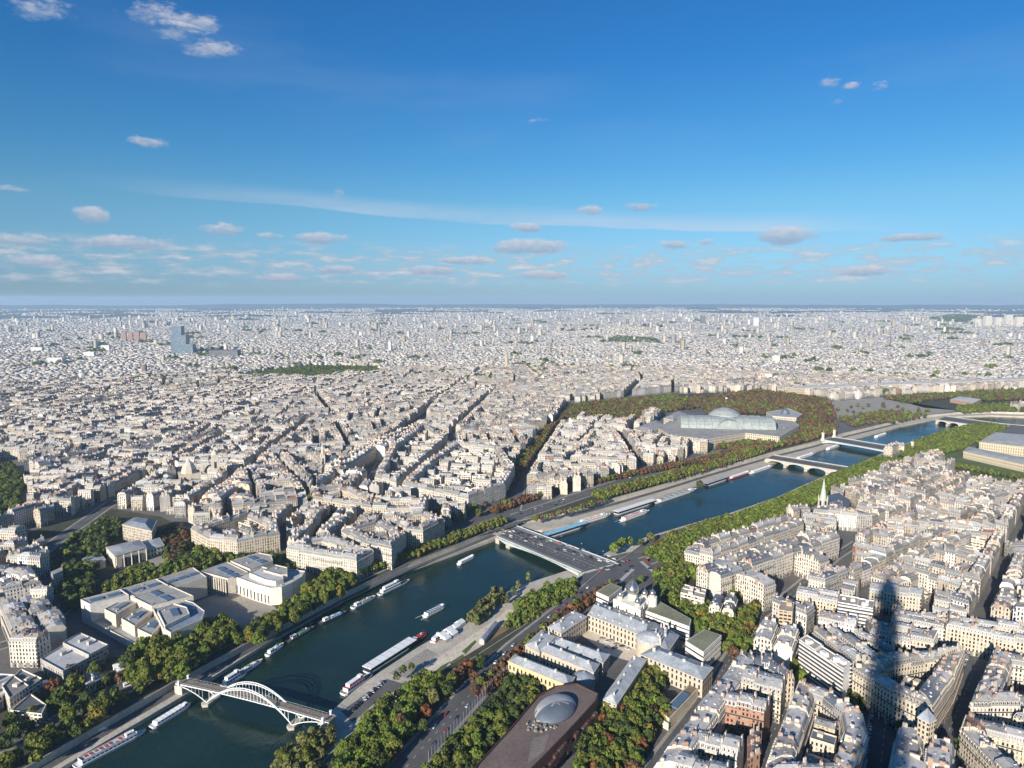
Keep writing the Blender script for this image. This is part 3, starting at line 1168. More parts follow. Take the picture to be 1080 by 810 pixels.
# south bank, lower right
hand_strip([(690, 802), (777, 690), (797, 697), (722, 803)], 19, 9, wall=PAL, roof=ZN)
hand_strip([(789, 701), (829, 713), (824, 728), (782, 715)], 21, 3, wall=CRM, roof=ZN)
hand_strip([(769, 728), (813, 736), (806, 748), (762, 738)], 21, 3, wall=BRK, roof=ZN)
hand_strip([(736, 766), (785, 777), (778, 792), (728, 779)], 19, 3, wall=PAL, roof=ZN)
hand_strip([(719, 794), (770, 806), (764, 822), (710, 808)], 19, 3, wall=PAL, roof=ZN)
hand_strip([(789, 773), (803, 767), (802, 789), (789, 795)], 14, 2, wall=BRK, roof=('rust red', (0.2, 0.12, 0.10)), kind='gable')
hand_strip([(780, 686), (815, 690), (812, 702), (788, 698)], 18, 3, wall=WHT, roof=SL)
hand_strip([(815, 691), (838, 712), (828, 713), (810, 703)], 20, 2, wall=CRM, roof=SL)
hand_block([(842, 716), (880, 729), (910, 752), (916, 775), (902, 818), (803, 818), (818, 776), (831, 745)], 19)
hand_block([(943, 782), (958, 768), (985, 778), (1026, 806), (1030, 850), (930, 850)], 17, wall=PAL)
hand_block([(899, 702), (926, 691), (962, 685), (1018, 683), (1007, 713), (984, 747), (942, 728)], 23, wall=CRM)
hand_strip([(843, 673), (851, 668), (897, 697), (890, 704)], 27, 3, kind='balcony', wall=WHT, roof=TERR)
hand_strip([(857, 663), (890, 666), (924, 688), (900, 697)], 21, 4)
hand_block([(1048, 683), (1130, 696), (1130, 748), (1076, 740), (1023, 740)], 20, wall=PAL)
hand_block([(1018, 754), (1130, 782), (1130, 850), (1082, 838), (1013, 768)], 20, wall=CRM)
hand_strip([(1000, 645), (1130, 668), (1130, 684), (998, 658)], 19, 7, wall=CRM, roof=ZN)
hand_strip([(886, 623), (923, 629), (921, 637), (884, 631)], 24, 2, kind='balcony', wall=WHT, roof=TERR)
hand_strip([(844, 615), (886, 623), (882, 632), (840, 625)], 20, 3, wall=CRM, roof=ZN)
hand_strip([(800, 657), (843, 663), (836, 681), (798, 668)], 19, 3, wall=PAL, roof=ZN)
hand_strip([(824, 630), (838, 632), (836, 642), (822, 640)], 29, 1, wall=TAN, roof=TERR, kind='flat')
hand_strip([(722, 612), (745, 618), (743, 628), (718, 622)], 15, 2, kind='flat', wall=PAL, roof=TERR)
hand_strip([(752, 626), (778, 630), (774, 643), (748, 637)], 12, 2, wall=PAL, roof=SL)
hand_block([(722, 578), (738, 568), (782, 556), (832, 541), (848, 551), (752, 585)], 19, wall=PAL)
hand_block([(749, 591), (852, 560), (888, 566), (897, 576), (816, 615), (806, 612), (742, 600)], 22, wall=PAL)
hand_strip([(920, 612), (975, 620), (972, 628), (917, 620)], 19, 4, wall=CRM, roof=ZN)
hand_strip([(945, 640), (1000, 650), (997, 662), (940, 650)], 15, 4, roof=DZ_)
hand_strip([(867, 644), (905, 650), (902, 660), (863, 652)], 19, 3, wall=WHT)
hand_strip([(913, 650), (990, 665), (985, 676), (918, 664)], 19, 5, roof=DZ_)
# north bank
hand_block([(302, 577), (320, 567), (345, 563), (394, 580), (376, 590)], 20, wall=PAL, roof=ZN)
hand_block([(360, 557), (400, 546), (428, 561), (413, 578), (385, 571)], 21, wall=PAL, roof=DZ_)
hand_block([(403, 543), (450, 537), (469, 546), (446, 558), (428, 556)], 22, wall=CRM)
hand_block([(201, 555), (265, 537), (293, 549), (295, 560), (250, 568), (220, 565)], 21, wall=CRM)
hand_strip([(327, 514), (360, 509), (395, 523), (392, 533), (330, 524)], 20, 5, wall=CRM)
hand_strip([(395, 523), (452, 524), (448, 536), (392, 534)], 20, 4, wall=CRM)
hand_block([(395, 500), (412, 468), (446, 446), (472, 458), (442, 486), (418, 506)], 21, wall=PAL)
hand_block([(424, 508), (446, 488), (480, 465), (528, 470), (543, 492), (533, 510), (494, 523)], 21, wall=PAL)
hand_block([(345, 490), (385, 468), (436, 447), (440, 449), (408, 470), (391, 494), (370, 496)], 21, wall=PAL)
hand_block([(0, 638), (20, 630), (58, 636), (68, 646), (60, 660), (10, 662)], 19, wall=PAL)
hand_block([(-60, 610), (-10, 592), (35, 600), (44, 612), (0, 622), (-60, 630)], 18, wall=WHT)
hand_strip([(42, 690), (84, 665), (114, 678), (66, 703)], 12, 2, kind='flat', wall=('grey stone', (0.42, 0.39, 0.35)), roof=('pale zinc', (0.42, 0.43, 0.44)))
hand_strip([(2, 722), (22, 702), (44, 712), (10, 735)], 11, 2, kind='flat', wall=PAL, roof=('brownish grey', (.2, .19, .18)))
hand_strip([(-40, 720), (0, 706), (33, 708), (-20, 740)], 11, 2, kind='flat', wall=WHT, roof=ZN)
for P in HAND:
    reserve(P, 5)


def drop_orphans():
    """Leave out houses that ended up alone between a street and a garden."""
    C = np.array([centroid(L['q']) for L in LOTS])
    grid = {}
    for i, (x, y) in enumerate(C):
        grid.setdefault((int(x // 40), int(y // 40)), []).append(i)
    keep = []
    for i, L in enumerate(LOTS):
        x, y = C[i]
        gx, gy = int(x // 40), int(y // 40)
        n = sum(1 for a in (-1, 0, 1) for b in (-1, 0, 1) for j in grid.get((gx + a, gy + b), ()) if (C[j][0] - x) ** 2 + (C[j][1] - y) ** 2 < 1500)
        q = L['q']
        thin = min(math.dist(q[0], q[1]), math.dist(q[0], q[3])) < 6.5
        if L['must'] or (n >= 5 and not thin and abs(area(list(q))) > 70):
            keep.append(L)
    LOTS[:] = keep


def finish_city():
    """Fill the rest of both banks once every landmark has reserved its ground."""
    r = random.Random(21)
    north_a = rot_of((394, 503), (446, 443))
    far = [(2750 * math.sin(R(k)), 2750 * math.cos(R(k))) for k in range(44, -46, -6)]
    north_zone = ccw(NI[2:] + far)
    south_zone = ccw([(p[0], p[1]) for p in SI[4:]] + [(2300, 700), (700, 180), (120, 330)])
    box = [(-2100, 250), (2700, 250), (2700, 2800), (-2100, 2800)]
    ave_n = [((600, 428), (350, 372), 20), ((610, 425), (900, 395), 18), ((200, 470), (600, 400), 14), ((394, 503), (446, 443), 15), ((421, 515), (476, 461), 15), ((543, 520), (598, 434), 24), ((40, 585), (180, 500), 14),
             ((185, 560), (300, 470), 15), ((0, 520), (160, 470), 16), ((300, 560), (470, 420), 14), 
             ((0, 440), (300, 405), 16)]
    gen_zone(box, north_a, 6200, ave_n, 18, r, lambda p: inside(p, north_zone) and math.hypot(*p) < 2700)
    south_a = rot_of((745, 587), (840, 557))
    ave_s = [((745, 590), (845, 557), 12), ((816, 618), (905, 574), 14), ((985, 765), (1022, 683), 15), ((870, 640), (1080, 690), 13), ((880, 560), (1080, 580), 12)]
    gen_zone([(0, 150), (2500, 150), (2500, 1500), (0, 1500)], south_a, 4200, ave_s, 17.5, r, lambda p: inside(p, south_zone))
    drop_orphans()


def house_parts(L, near=True, fine=False):
    """Faces of one house into builders: walls, roof, chimneys (a builder each)."""
    r = random.Random(L['seed'])
    a, b, c, d = L['q']
    h, kind = L['h'], L['kind']
    W_, R_ = MB(), MB()
    wc, rc = L['wc'], L['rc']
    wmat = {'balcony': 'facade_balcony', 'flat': 'facade_modern' if r.random() < .5 else 'facade'}.get(kind, 'facade_brick' if L['wn'] == 'brick red' else 'facade')
    pk = r.uniform(.82, 1.12)
    pc = tuple(x * pk for x in wc)
    u0 = r.uniform(0, 40)
    W_.wall(a, b, 0, h, wmat, wc, u0)
    W_.wall(c, d, 0, h, wmat, wc, u0)
    fd = math.dist(a, d)
    chim = []
    if kind in ('flat', 'balcony'):
        for p, q in ((b, c), (d, a)):
            W_.wall(p, q, 0, h, wmat if kind == 'flat' else 'party', wc)
        poly = [a, b, c, d]
        R_.face([(*p, h) for p in poly], 'flat_roof', rc)
        R_.parapet(poly, h, 0.9, 0.35, 'party', wc)
        # lift housing and plant
        for _ in range(r.randint(1, 3)):
            s, t = r.uniform(.25, .75), r.uniform(.3, .7)
            p = lerp(lerp(a, b, s), lerp(d, c, s), t)
            R_.box((*p, 0), (r.uniform(2, 5), r.uniform(2, 4), r.uniform(1.5, 3.2)), 'party', tuple(x * .95 for x in wc), math.atan2(b[1] - a[1], b[0] - a[0]), z0=h + .01)
        if kind == 'balcony':
            # white balcony slabs standing out of the facade at every floor
            ux, uy = (b[1] - a[1]), -(b[0] - a[0])
            l = math.hypot(ux, uy)
            ux, uy = ux / l * 1.3, uy / l * 1.3
            z = 3.0
            while z < h - 1:
                B = MB()
                B.prism([a, b, (b[0] + ux, b[1] + uy), (a[0] + ux, a[1] + uy)], z - .15, z + 1.0, 'party', 'party', wc, bottom=True)
                chim.append(('balcony', B))
                z += 3.0
        return W_, R_, chim
    # roof profile across the depth: (distance from the front, rise)
    if kind == 'mansard':
        m = min(1.5, fd * .15)
        rise = r.uniform(2.8, 3.6)
        top = rise + min(2.2, fd * .09)
        prof = [(0, 0), (m, rise), (fd / 2, top), (fd - m, rise), (fd, 0)]
    else:
        prof = [(0, 0), (fd / 2, fd * r.uniform(.16, .30)), (fd, 0)]
    side = []
    for p, q in ((a, d), (b, c)):
        side.append([(*lerp(p, q, t / fd), h + z) for t, z in prof])
    n = len(prof)
    bl = math.dist(a, b)
    for i in range(n - 1):
        steep = kind == 'mansard' and i in (0, n - 2)  # steep slopes: darker slate tint, with mansard shade put into the colour
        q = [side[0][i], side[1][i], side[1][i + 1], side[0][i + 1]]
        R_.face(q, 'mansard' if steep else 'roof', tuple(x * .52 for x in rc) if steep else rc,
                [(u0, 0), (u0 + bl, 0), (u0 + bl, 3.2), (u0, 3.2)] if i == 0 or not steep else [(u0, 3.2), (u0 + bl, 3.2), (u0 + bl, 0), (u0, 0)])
    # party walls with gables
    for k, (p, q) in enumerate(((d, a), (b, c))):
        S = side[0][::-1] if k == 0 else side[1]
        poly = [(*p, 0), (*q, 0)] + [s for s in S[::-1]]
        sl = math.dist(p, q)
        windows = r.random() < .55
        W_.face(poly, wmat if windows else 'party', wc if windows else pc, [(0, 0), (sl, 0)] + [(math.dist(q, s_[:2]) if False else sl - math.dist(q, s_[:2]), min(s_[2], h + .4)) for s_ in S[::-1]])
    if near and bl > 7 and h > 12:
        # zinc cornice along both fronts
        for p, q in ((a, b), (c, d)):
            l = math.dist(p, q)
            nx, ny = (q[1] - p[1]) / l * .45, -(q[0] - p[0]) / l * .45
            W_.prism([p, q, (q[0] + nx, q[1] + ny), (p[0] + nx, p[1] + ny)], h - .5, h - .05, 'party', 'party', wc, bottom=True)
    # chimney stacks on the party walls
    hd = math.atan2(d[1] - a[1], d[0] - a[0])
    stacks = [(p, q) for p, q in ((a, d), (b, c)) if r.random() < .8]
    ch_c = (0.48, 0.43, 0.36) if r.random() < .75 else (0.34, 0.24, 0.18)
    for p, q in stacks:
        for f in ([.25, .72] if fd > 10 else [.5]):
            f += r.uniform(-.06, .06)
            L_ = r.uniform(1.6, 3.4)
            x, y = lerp(lerp(p, q, f), centroid((a, b, c, d)), .045)
            zt = h + (prof[len(prof) // 2][1]) + r.uniform(.9, 2.0)
            B = MB() if near else R_
            B.box((x, y, 0), (L_, .75, zt - h - .3), 'chimney', ch_c, hd, z0=h + .3)
            if near:
                for k in range(int(L_ / .55)):
                    o = -L_ / 2 + .35 + k * .55
                    B.bar((x + math.cos(hd) * o, y + math.sin(hd) * o, zt), (x + math.cos(hd) * o, y + math.sin(hd) * o, zt + .55), .15, 'pots', n=4)
                chim.append(('chimney', B))
            else:
                B.box((x, y, 0), (L_ * .85, .3, .5), 'pots', (.5, .5, .5), hd, z0=zt)
    if fine and kind == 'mansard' and wmat != 'facade_modern':
        # dormers on the street slope, balconies running along the second and the top floor
        for p, q in ((a, b), (c, d)):
            l = math.dist(p, q)
            ux, uy = (q[0] - p[0]) / l, (q[1] - p[1]) / l
            nx, ny = uy, -ux
            if p is a:
                k = int(l / 2.5)
                for i in range(k):
                    o_ = (l - k * 2.5) / 2 + (i + .5) * 2.5
                    x, y = p[0] + ux * o_ - nx * 1.05, p[1] + uy * o_ - ny * 1.05
                    B = MB()
                    B.box((x, y, 0), (1.25, 1.5, 2.1), 'party', tuple(t * .95 for t in wc), math.atan2(uy, ux), z0=h + .35)
                    B.box((x + nx * .74, y + ny * .74, 0), (.8, .06, 1.5), 'dark_glass', (.5, .5, .5), math.atan2(uy, ux), z0=h + .65)
                    chim.append(('dormer', B))
            for z in (6.15, 15.6):
                if z < h - 1:
                    B = MB()
                    B.prism([p, q, (q[0] + nx * .8, q[1] + ny * .8), (p[0] + nx * .8, p[1] + ny * .8)], z - .15, z, 'party', 'party', wc, bottom=True)
                    B.wall((p[0] + nx * .8, p[1] + ny * .8), (q[0] + nx * .8, q[1] + ny * .8), z, z + .75, 'dark_steel')
                    chim.append(('balcony', B))
    if near:
        # rooflights and vents on the upper slope
        for _ in range(r.randint(3, 7)):
            s, t = r.uniform(.15, .85), r.choice((.3, .38, .62, .7))
            p = lerp(lerp(a, b, s), lerp(d, c, s), t)
            tt = t * fd
            for (t0, z0_), (t1, z1_) in zip(prof, prof[1:]):
                if t0 <= tt <= t1:
                    zz = z0_ + (z1_ - z0_) * (tt - t0) / (t1 - t0)
            R_.box((*p, 0), (r.uniform(.7, 1.6), r.uniform(.8, 1.4), .55), r.choice(('skylight', 'zinc', 'white_paint')), (.5, .5, .5), hd, z0=h + zz - .15)
    return W_, R_, chim


def merge(into, mb):
    o = len(into.v)
    into.v.extend(mb.v)
    for f, m, t, uv in zip(mb.f, mb.m, mb.t, mb.uv):
        into.f.append(tuple(i + o for i in f))
        into.m.append(into.mi(mb.names[m]))
        into.t.append(t)
        into.uv.append(uv)


HOUSES = []


def build_houses(limit=300):
    def size(L):
        q = L['q']
        c = centroid(q)
        u, v = project((*c, L['h']))
        if not (-12 < u < 1092 and 330 < v < 828):
            return 0
        d2 = c[0] ** 2 + c[1] ** 2 + (EYE - L['h']) ** 2
        return (abs(area(list(q))) * .5 + math.dist(q[0], q[1]) * L['h'] * .55) / d2
    order = sorted(LOTS, key=size, reverse=True)
    near = [L for L in order[:limit] if size(L) > 0]
    rest = order[len(near):]
    for i_, L in enumerate(near):
        W_, R_, ch = house_parts(L, True, i_ < 130)
        c = centroid(L['q'])
        o = thing('apartment_house', '', 'house', (c[0], c[1], 0), 'terraced houses of the city blocks')
        W_.build('wall', o)
        rf = R_.build('roof', o)
        for nm, B in ch:
            B.build(nm, rf if nm in ('chimney', 'dormer') else o)
        HOUSES.append((o, L))
    city = MB()
    for L in rest:
        W_, R_, ch = house_parts(L, near=False)
        merge(city, W_)
        merge(city, R_)
        for _, B in ch:
            merge(city, B)
    o = setting('city_houses', city, 'stuff')
    print('LOTS', len(LOTS), 'near', len(near), 'city faces', len(city.f))


def build_far_city():
    """Everything beyond: simple pitched and flat blocks, one object."""
    r = np.random.default_rng(5)
    C = []
    d = 2420.0
    while d < 21000:
        s = 8.0 + d / 450.0
        n = int(d * R(84) / s)
        th = np.linspace(-R(42), R(42), n) + r.uniform(-.4, .4, n) * s / d
        dd = d + r.uniform(-.45, .45, n) * s
        p_keep = 0.93 if d < 6000 else (0.93 - 0.72 * min(1, (d - 6000) / 8000))
        k = r.random(n) < p_keep
        x, y = np.sin(th[k]) * dd[k], np.cos(th[k]) * dd[k]
        C.append(np.stack([x, y, np.full(k.sum(), s)], 1))
        d += s * 0.96
    C = np.concatenate(C)
    # woods and parks between the far suburbs stay open
    def vn(x, y, sc, seed):
        rr = np.random.default_rng(seed)
        G = rr.random((64, 64))
        fx, fy = x / sc + 500, y / sc + 500
        ix, iy = np.floor(fx).astype(int), np.floor(fy).astype(int)
        ux, uy = fx - ix, fy - iy
        ux, uy = ux * ux * (3 - 2 * ux), uy * uy * (3 - 2 * uy)
        g_ = lambda a, b: G[a % 64, b % 64]
        return (g_(ix, iy) * (1 - ux) + g_(ix + 1, iy) * ux) * (1 - uy) + (g_(ix, iy + 1) * (1 - ux) + g_(ix + 1, iy + 1) * ux) * uy
    dist = np.hypot(C[:, 0], C[:, 1])
    open_ = vn(C[:, 0], C[:, 1], 900, 1) * .6 + vn(C[:, 0], C[:, 1], 330, 2) * .4
    keep = open_ > np.interp(dist, [2600, 4500, 8000, 13000, 17000], [0.03, .07, .20, .45, .60])
    occ = set()
    for L in LOTS:
        x, y = centroid(L['q'])
        if math.hypot(x, y) > 2300:
            i, j = int(x // 14), int(y // 14)
            occ.update((i + a, j + b) for a in (-1, 0, 1) for b in (-1, 0, 1))
    azd = np.degrees(np.arctan2(C[:, 0], C[:, 1]))
    keep &= open_ > .30 + np.interp(azd, [-36, -14, 2, 36], [.30, .26, .12, .12]) * np.interp(dist, [8200, 11500], [-2, 1])
    keep &= np.array([not is_reserved((x, y)) and (int(x // 14), int(y // 14)) not in occ for x, y in C[:, :2]])
    C, dist = C[keep], dist[keep]
    n = len(C)
    x, y, s = C.T
    ang0 = np.round(vn(x, y, 700, 3) * 9) / 9 * math.pi + np.where(r.random(n) < .5, 0, math.pi / 2) + r.normal(0, .05, n)
    wx, wy = s * r.uniform(.34, .75, n), s * r.uniform(.27, .45, n)
    hh = r.uniform(7.5, 14.5, n) * np.interp(dist, [2600, 7000], [1.1, .72])
    tall = r.random(n) < np.interp(dist, [2600, 4500, 7000, 10000], [.0006, .0015, .005, .009])
    hh = np.where(tall, r.uniform(30, 62, n), hh)
    wx, wy = np.where(tall, np.minimum(wx, 18), wx), np.where(tall, np.minimum(wy, 11), wy)
    ca, sa = np.cos(ang0), np.sin(ang0)
    hz_ = np.array([hill_z(a, b) for a, b in zip(x, y)])
    cx = np.stack([-wx, wx, wx, -wx], 1)
    cy = np.stack([-wy, -wy, wy, wy], 1)
    X = x[:, None] + cx * ca[:, None] - cy * sa[:, None]
    Y = y[:, None] + cx * sa[:, None] + cy * ca[:, None]
    # ridge points for pitched roofs
    gable = (~tall) & (r.random(n) < .7)
    rz = np.where(gable, wy * r.uniform(.35, .7, n), 0.02)
    V = np.zeros((n, 10, 3), np.float32)
    for i in range(4):
        V[:, i] = np.stack([X[:, i], Y[:, i], hz_], 1)
        V[:, 4 + i] = np.stack([X[:, i], Y[:, i], hz_ + hh], 1)
    for j, sg in ((8, -1), (9, 1)):
        V[:, j] = np.stack([x + sg * wx * .97 * ca, y + sg * wx * .97 * sa, hz_ + hh + rz], 1)
    FACES = [(0, 1, 5, 4), (1, 2, 6, 5), (2, 3, 7, 6), (3, 0, 4, 7), (4, 5, 9, 8), (6, 7, 8, 9), (5, 6, 9), (7, 4, 8)]
    lens = np.array([len(f) for f in FACES], np.int32)
    fl = np.concatenate([np.array(f) for f in FACES])
    loops = (fl[None, :] + (np.arange(n) * 10)[:, None]).astype(np.int32).ravel()
    me = bpy.data.meshes.new('far_city')
    mats = np.tile(np.array([0, 0, 0, 0, 1, 1, 0, 0], np.int32), n)
    fill_mesh(me, V.reshape(-1, 3), loops, np.tile(lens, n), mats, ['far_wall', 'far_roof'])
    wt = np.array([c for _, c, k in WALLS for _ in range(k)])
    rt = np.array([c for _, c, k in ROOFS for _ in range(k)])
    wcol = wt[r.integers(0, len(wt), n)] * r.uniform(.70, 1.08, (n, 1))
    rcol = rt[r.integers(0, len(rt), n)] * r.uniform(.85, 1.3, (n, 1))
    isr = np.repeat(np.array([0, 0, 0, 0, 1, 1, 0, 0]), lens)
    tint = np.where(isr[None, :, None] == 1, rcol[:, None, :], wcol[:, None, :])
    tint = np.concatenate([tint, np.ones((n, len(fl), 1))], 2).astype(np.float32)
    ca_ = me.color_attributes.new('tint', 'FLOAT_COLOR', 'CORNER')
    ca_.data.foreach_set('color', tint.ravel())
    uvl = me.uv_layers.new(name='UVMap')
    uv = np.zeros((n, len(fl), 2), np.float32)
    o = 0
    for k, f in enumerate(FACES):
        if k < 4:
            Lw = (wx if k % 2 == 0 else wy) * 2
            uv[:, o + 1, 0] = uv[:, o + 2, 0] = Lw
            uv[:, o + 2, 1] = uv[:, o + 3, 1] = hh
        o += len(f)
    uvl.data.foreach_set('uv', uv.ravel())
    ob = link('far_city', me)
    ob['kind'] = 'stuff'
    print('FAR', n)
# ------------------------------------------------------------------ trees
SPECIES = {   # crown colour, spread of colour, height / radius of the crown, trunk height
    'plane': ('olive green', (0.165, 0.19, 0.038), 1.05, 4.0),
    'lime': ('fresh green', (0.16, 0.22, 0.038), 1.05, 3.5),
    'dark': ('dark green', (0.09, 0.125, 0.036), 1.05, 3.0),
    'chestnut': ('brown', (0.175, 0.105, 0.058), 1.0, 3.0),
    'rust': ('rust red', (0.25, 0.105, 0.045), 1.0, 2.5),
    'willow': ('pale yellowish green', (0.2, 0.2, 0.072), 1.15, 2.5),
    'poplar': ('tall grey green', (0.16, 0.185, 0.07), 1.9, 2.5),
    'yellow': ('yellowing', (0.25, 0.21, 0.042), 1.0, 3.0),
}


def crown_arrays(sp, seed, n, leaf):
    """Leaf-clump quads of a crown of unit radius whose base is at z = 0."""
    r = np.random.default_rng(seed)
    tall = SPECIES[sp][2]
    k = 11 if tall < 1.5 else 16
    lobes = []
    for i in range(k):
        t = (i + .5) / k
        z = (t * 1.7 + .12) * tall * .5 * 1.1
        spread = math.sin(math.pi * min(1, t * .92 + .1)) ** .6 * (.62 if tall < 1.5 else .34)
        a = i * 2.4 + r.uniform(-.5, .5)
        rad = r.uniform(.30, .46) * (1.0 if tall < 1.5 else .8)
        d = spread * r.uniform(.55, 1.05)
        lobes.append((d * math.cos(a), d * math.sin(a), z, rad, r.uniform(.78, 1.22)))
    lobes.append((0, 0, .55 * tall, .5 if tall < 1.5 else .36, .8))
    LB = np.array(lobes)
    i = r.integers(0, len(LB), n * 2)
    u = r.normal(size=(n * 2, 3))
    u[:, 2] = u[:, 2] * .9 + .15
    u /= np.linalg.norm(u, axis=1)[:, None]
    c = LB[i, :3] + u * LB[i, 3:4] * r.uniform(.82, 1.08, (n * 2, 1))
    # leave out leaves buried inside another lobe
    dd = np.linalg.norm(c[:, None, :] - LB[None, :, :3], axis=2) / LB[None, :, 3]
    ok = (dd < .78).sum(1) == 0
    c, u, i = c[ok][:n], u[ok][:n], i[ok][:n]
    nn = u + r.normal(size=u.shape) * .38
    nn /= np.linalg.norm(nn, axis=1)[:, None]
    s = np.cross(nn, r.normal(size=u.shape))
    s /= np.linalg.norm(s, axis=1)[:, None]
    t = np.cross(nn, s)
    sz = leaf * r.uniform(.7, 1.3, (len(c), 1))
    sz2 = sz * r.uniform(.6, 1.0, (len(c), 1))
    V = np.stack([c - s * sz - t * sz2 * .6, c + s * sz * .7 - t * sz2, c + s * sz + t * sz2 * .7, c - s * sz * .6 + t * sz2], 1)
    base = np.array(SPECIES[sp][1])
    var = LB[i, 4:5] * r.uniform(.75, 1.25, (len(c), 1))
    hue = r.normal(size=(len(c), 1)) * .06
    col = base * var * (1 + np.hstack([hue, hue * .2, -hue]))
    return V.astype(np.float32), np.clip(col, 0.004, 1).astype(np.float32)


def quads_mesh(name, V, col, mat='leaf'):
    me = bpy.data.meshes.new(name)
    n = len(V)
    fill_mesh(me, V.reshape(-1, 3), np.arange(n * 4, dtype=np.int32), np.full(n, 4, np.int32), np.zeros(n, np.int32), [mat])
    c = np.repeat(np.hstack([col, np.ones((n, 1), np.float32)]), 4, axis=0)
    a = me.color_attributes.new('tint', 'FLOAT_COLOR', 'CORNER')
    a.data.foreach_set('color', c.astype(np.float32).ravel())
    return me


TREES = []      # (x, y, z, crown radius, species, crown offset)


def tree(x, y, rad, sp, z=0.0):
    TREES.append((x, y, z, rad, sp))


def choose(mix):
    k = rng.uniform(0, sum(w_ for _, w_ in mix))
    for s, w_ in mix:
        k -= w_
        if k <= 0:
            return s
    return mix[0][0]


def grove(L, spacing, mix, rad=(3.6, 6.4), z=0.0, lift=7.0, density=1.0):
    """Trees over a polygon drawn at crown height."""
    spacing *= .86
    P = pxy(L, z + lift)
    xs, ys = [p[0] for p in P], [p[1] for p in P]
    y, odd = min(ys), 0
    while y < max(ys):
        x = min(xs) + (spacing / 2 if odd else 0)
        while x < max(xs):
            q = (x + rng.uniform(-.3, .3) * spacing, y + rng.uniform(-.3, .3) * spacing)
            if inside(q, P) and rng.random() < density:
                tree(*q, rng.uniform(*rad), choose(mix), z)
            x += spacing
        y += spacing * .87
        odd = 1 - odd


def tree_row(L, spacing, mix, rad=(3.8, 5.0), z=0.0, lift=7.0, rows=(0,)):
    P = pxy(L, z + lift)
    for off in rows:
        for x, y, h in walk(P, spacing, rng.uniform(0, spacing)):
            tree(x - math.sin(h) * off + rng.uniform(-.8, .8), y + math.cos(h) * off + rng.uniform(-.8, .8), rng.uniform(*rad), choose(mix), z)


def spot(u, v, rad, sp, z=0.0, lift=7.0):
    p = at2(u, v, z + lift)
    tree(*p, rad, sp, z)


OL = [('plane', 5), ('lime', 3), ('yellow', 1)]
# north bank, near the river, from the lower left
for u, v, rd, sp in ((64, 738, 8.5, 'dark'), (78, 722, 8, 'plane'), (90, 740, 7, 'dark'), (110, 740, 6.5, 'plane'), (104, 752, 6, 'yellow'), (72, 752, 6.5, 'plane'), (56, 722, 6, 'rust'),
                     (74, 708, 6, 'chestnut'), (45, 783, 5.5, 'plane'), (58, 775, 5, 'dark'), (80, 768, 5, 'dark'), (92, 762, 4.5, 'plane'), (38, 795, 4.5, 'plane'), (4, 782, 6, 'dark'),
                     (6, 803, 6, 'plane'), (30, 762, 5, 'dark'), (16, 770, 5.5, 'dark'), (112, 715, 5, 'dark'), (120, 728, 4.5, 'dark'), (100, 702, 5, 'dark'), (126, 712, 4.5, 'chestnut')):
    spot(u, v, rd, sp)
grove([(128, 704), (148, 682), (212, 660), (236, 652), (254, 668), (218, 692), (186, 712), (160, 716), (138, 716)], 11, OL + [('chestnut', .4), ('dark', 1)], (4.6, 8.4))
grove([(246, 672), (300, 638), (345, 604), (372, 588), (388, 600), (362, 622), (310, 652), (272, 676)], 10.5, OL + [('dark', 1)], (5.0, 6.8))
tree_row([(380, 600), (432, 582), (480, 565), (530, 547)], 8.0, [('plane', 4), ('yellow', 2), ('lime', 1)], (4.0, 5.0), rows=(-4, 4))
grove([(102, 622), (140, 600), (182, 592), (216, 572), (240, 588), (192, 604), (124, 626)], 9, [('dark', 2), ('plane', 3), ('lime', 1)], (4.5, 6))
grove([(58, 592), (76, 566), (102, 556), (116, 578), (96, 600), (92, 640), (72, 642), (62, 620)], 10, [('dark', 6), ('plane', 1)], (5, 7))
grove([(164, 562), (190, 552), (202, 566), (192, 584), (176, 588)], 9, [('chestnut', 2), ('dark', 2), ('rust', 1)], (4.5, 6))
grove([(90, 560), (112, 545), (128, 552), (120, 566), (100, 572)], 10, [('dark', 3), ('plane', 1)], (5, 6.5))
grove([(200, 575), (250, 584), (320, 583), (330, 590), (300, 600), (240, 588), (205, 582)], 9, OL + [('dark', 2)], (3.8, 5.2), density=.8)
grove([(318, 548), (350, 538), (362, 552), (350, 566), (325, 560)], 9, [('dark', 2), ('plane', 2)], (4.5, 6), density=.8)
tree_row([(272, 508), (300, 515), (326, 527), (356, 545)], 9, [('plane', 2), ('dark', 2)], (4.5, 6), rows=(-5, 5))
grove([(-60, 500), (12, 488), (24, 506), (20, 545), (-60, 575)], 11, [('dark', 5), ('plane', 1)], (5.5, 7))
grove([(-20, 600), (30, 606), (40, 625), (10, 632)], 9, [('plane', 2), ('yellow', 1)], (3.5, 4.5), density=.35)
for u, v, rd, sp in ((462, 540, 7, 'dark'), (470, 536, 6.5, 'lime'), (478, 543, 6, 'dark'), (491, 538, 7, 'lime'), (499, 535, 7, 'lime'), (505, 540, 6, 'plane'), (509, 530, 6, 'chestnut'), (397, 544, 5, 'lime'),
                     (516, 527, 6, 'chestnut'), (523, 523, 6, 'plane'), (486, 545, 5, 'plane'), (485, 563, 4, 'plane'), (492, 560, 4, 'yellow'), (500, 557, 4, 'yellow')):
    spot(u, v, rd, sp)
tree_row([(527, 520), (545, 496), (580, 448), (604, 427)], 8, [('chestnut', 4), ('plane', 1)], (4.4, 5.6), rows=(-7, 0, 7))
tree_row([(520, 536), (545, 527), (600, 511), (652, 500), (700, 491), (750, 481), (796, 470)], 9, [('chestnut', 3), ('rust', 1), ('plane', 1)], (4.5, 5.5), rows=(-5, 4))
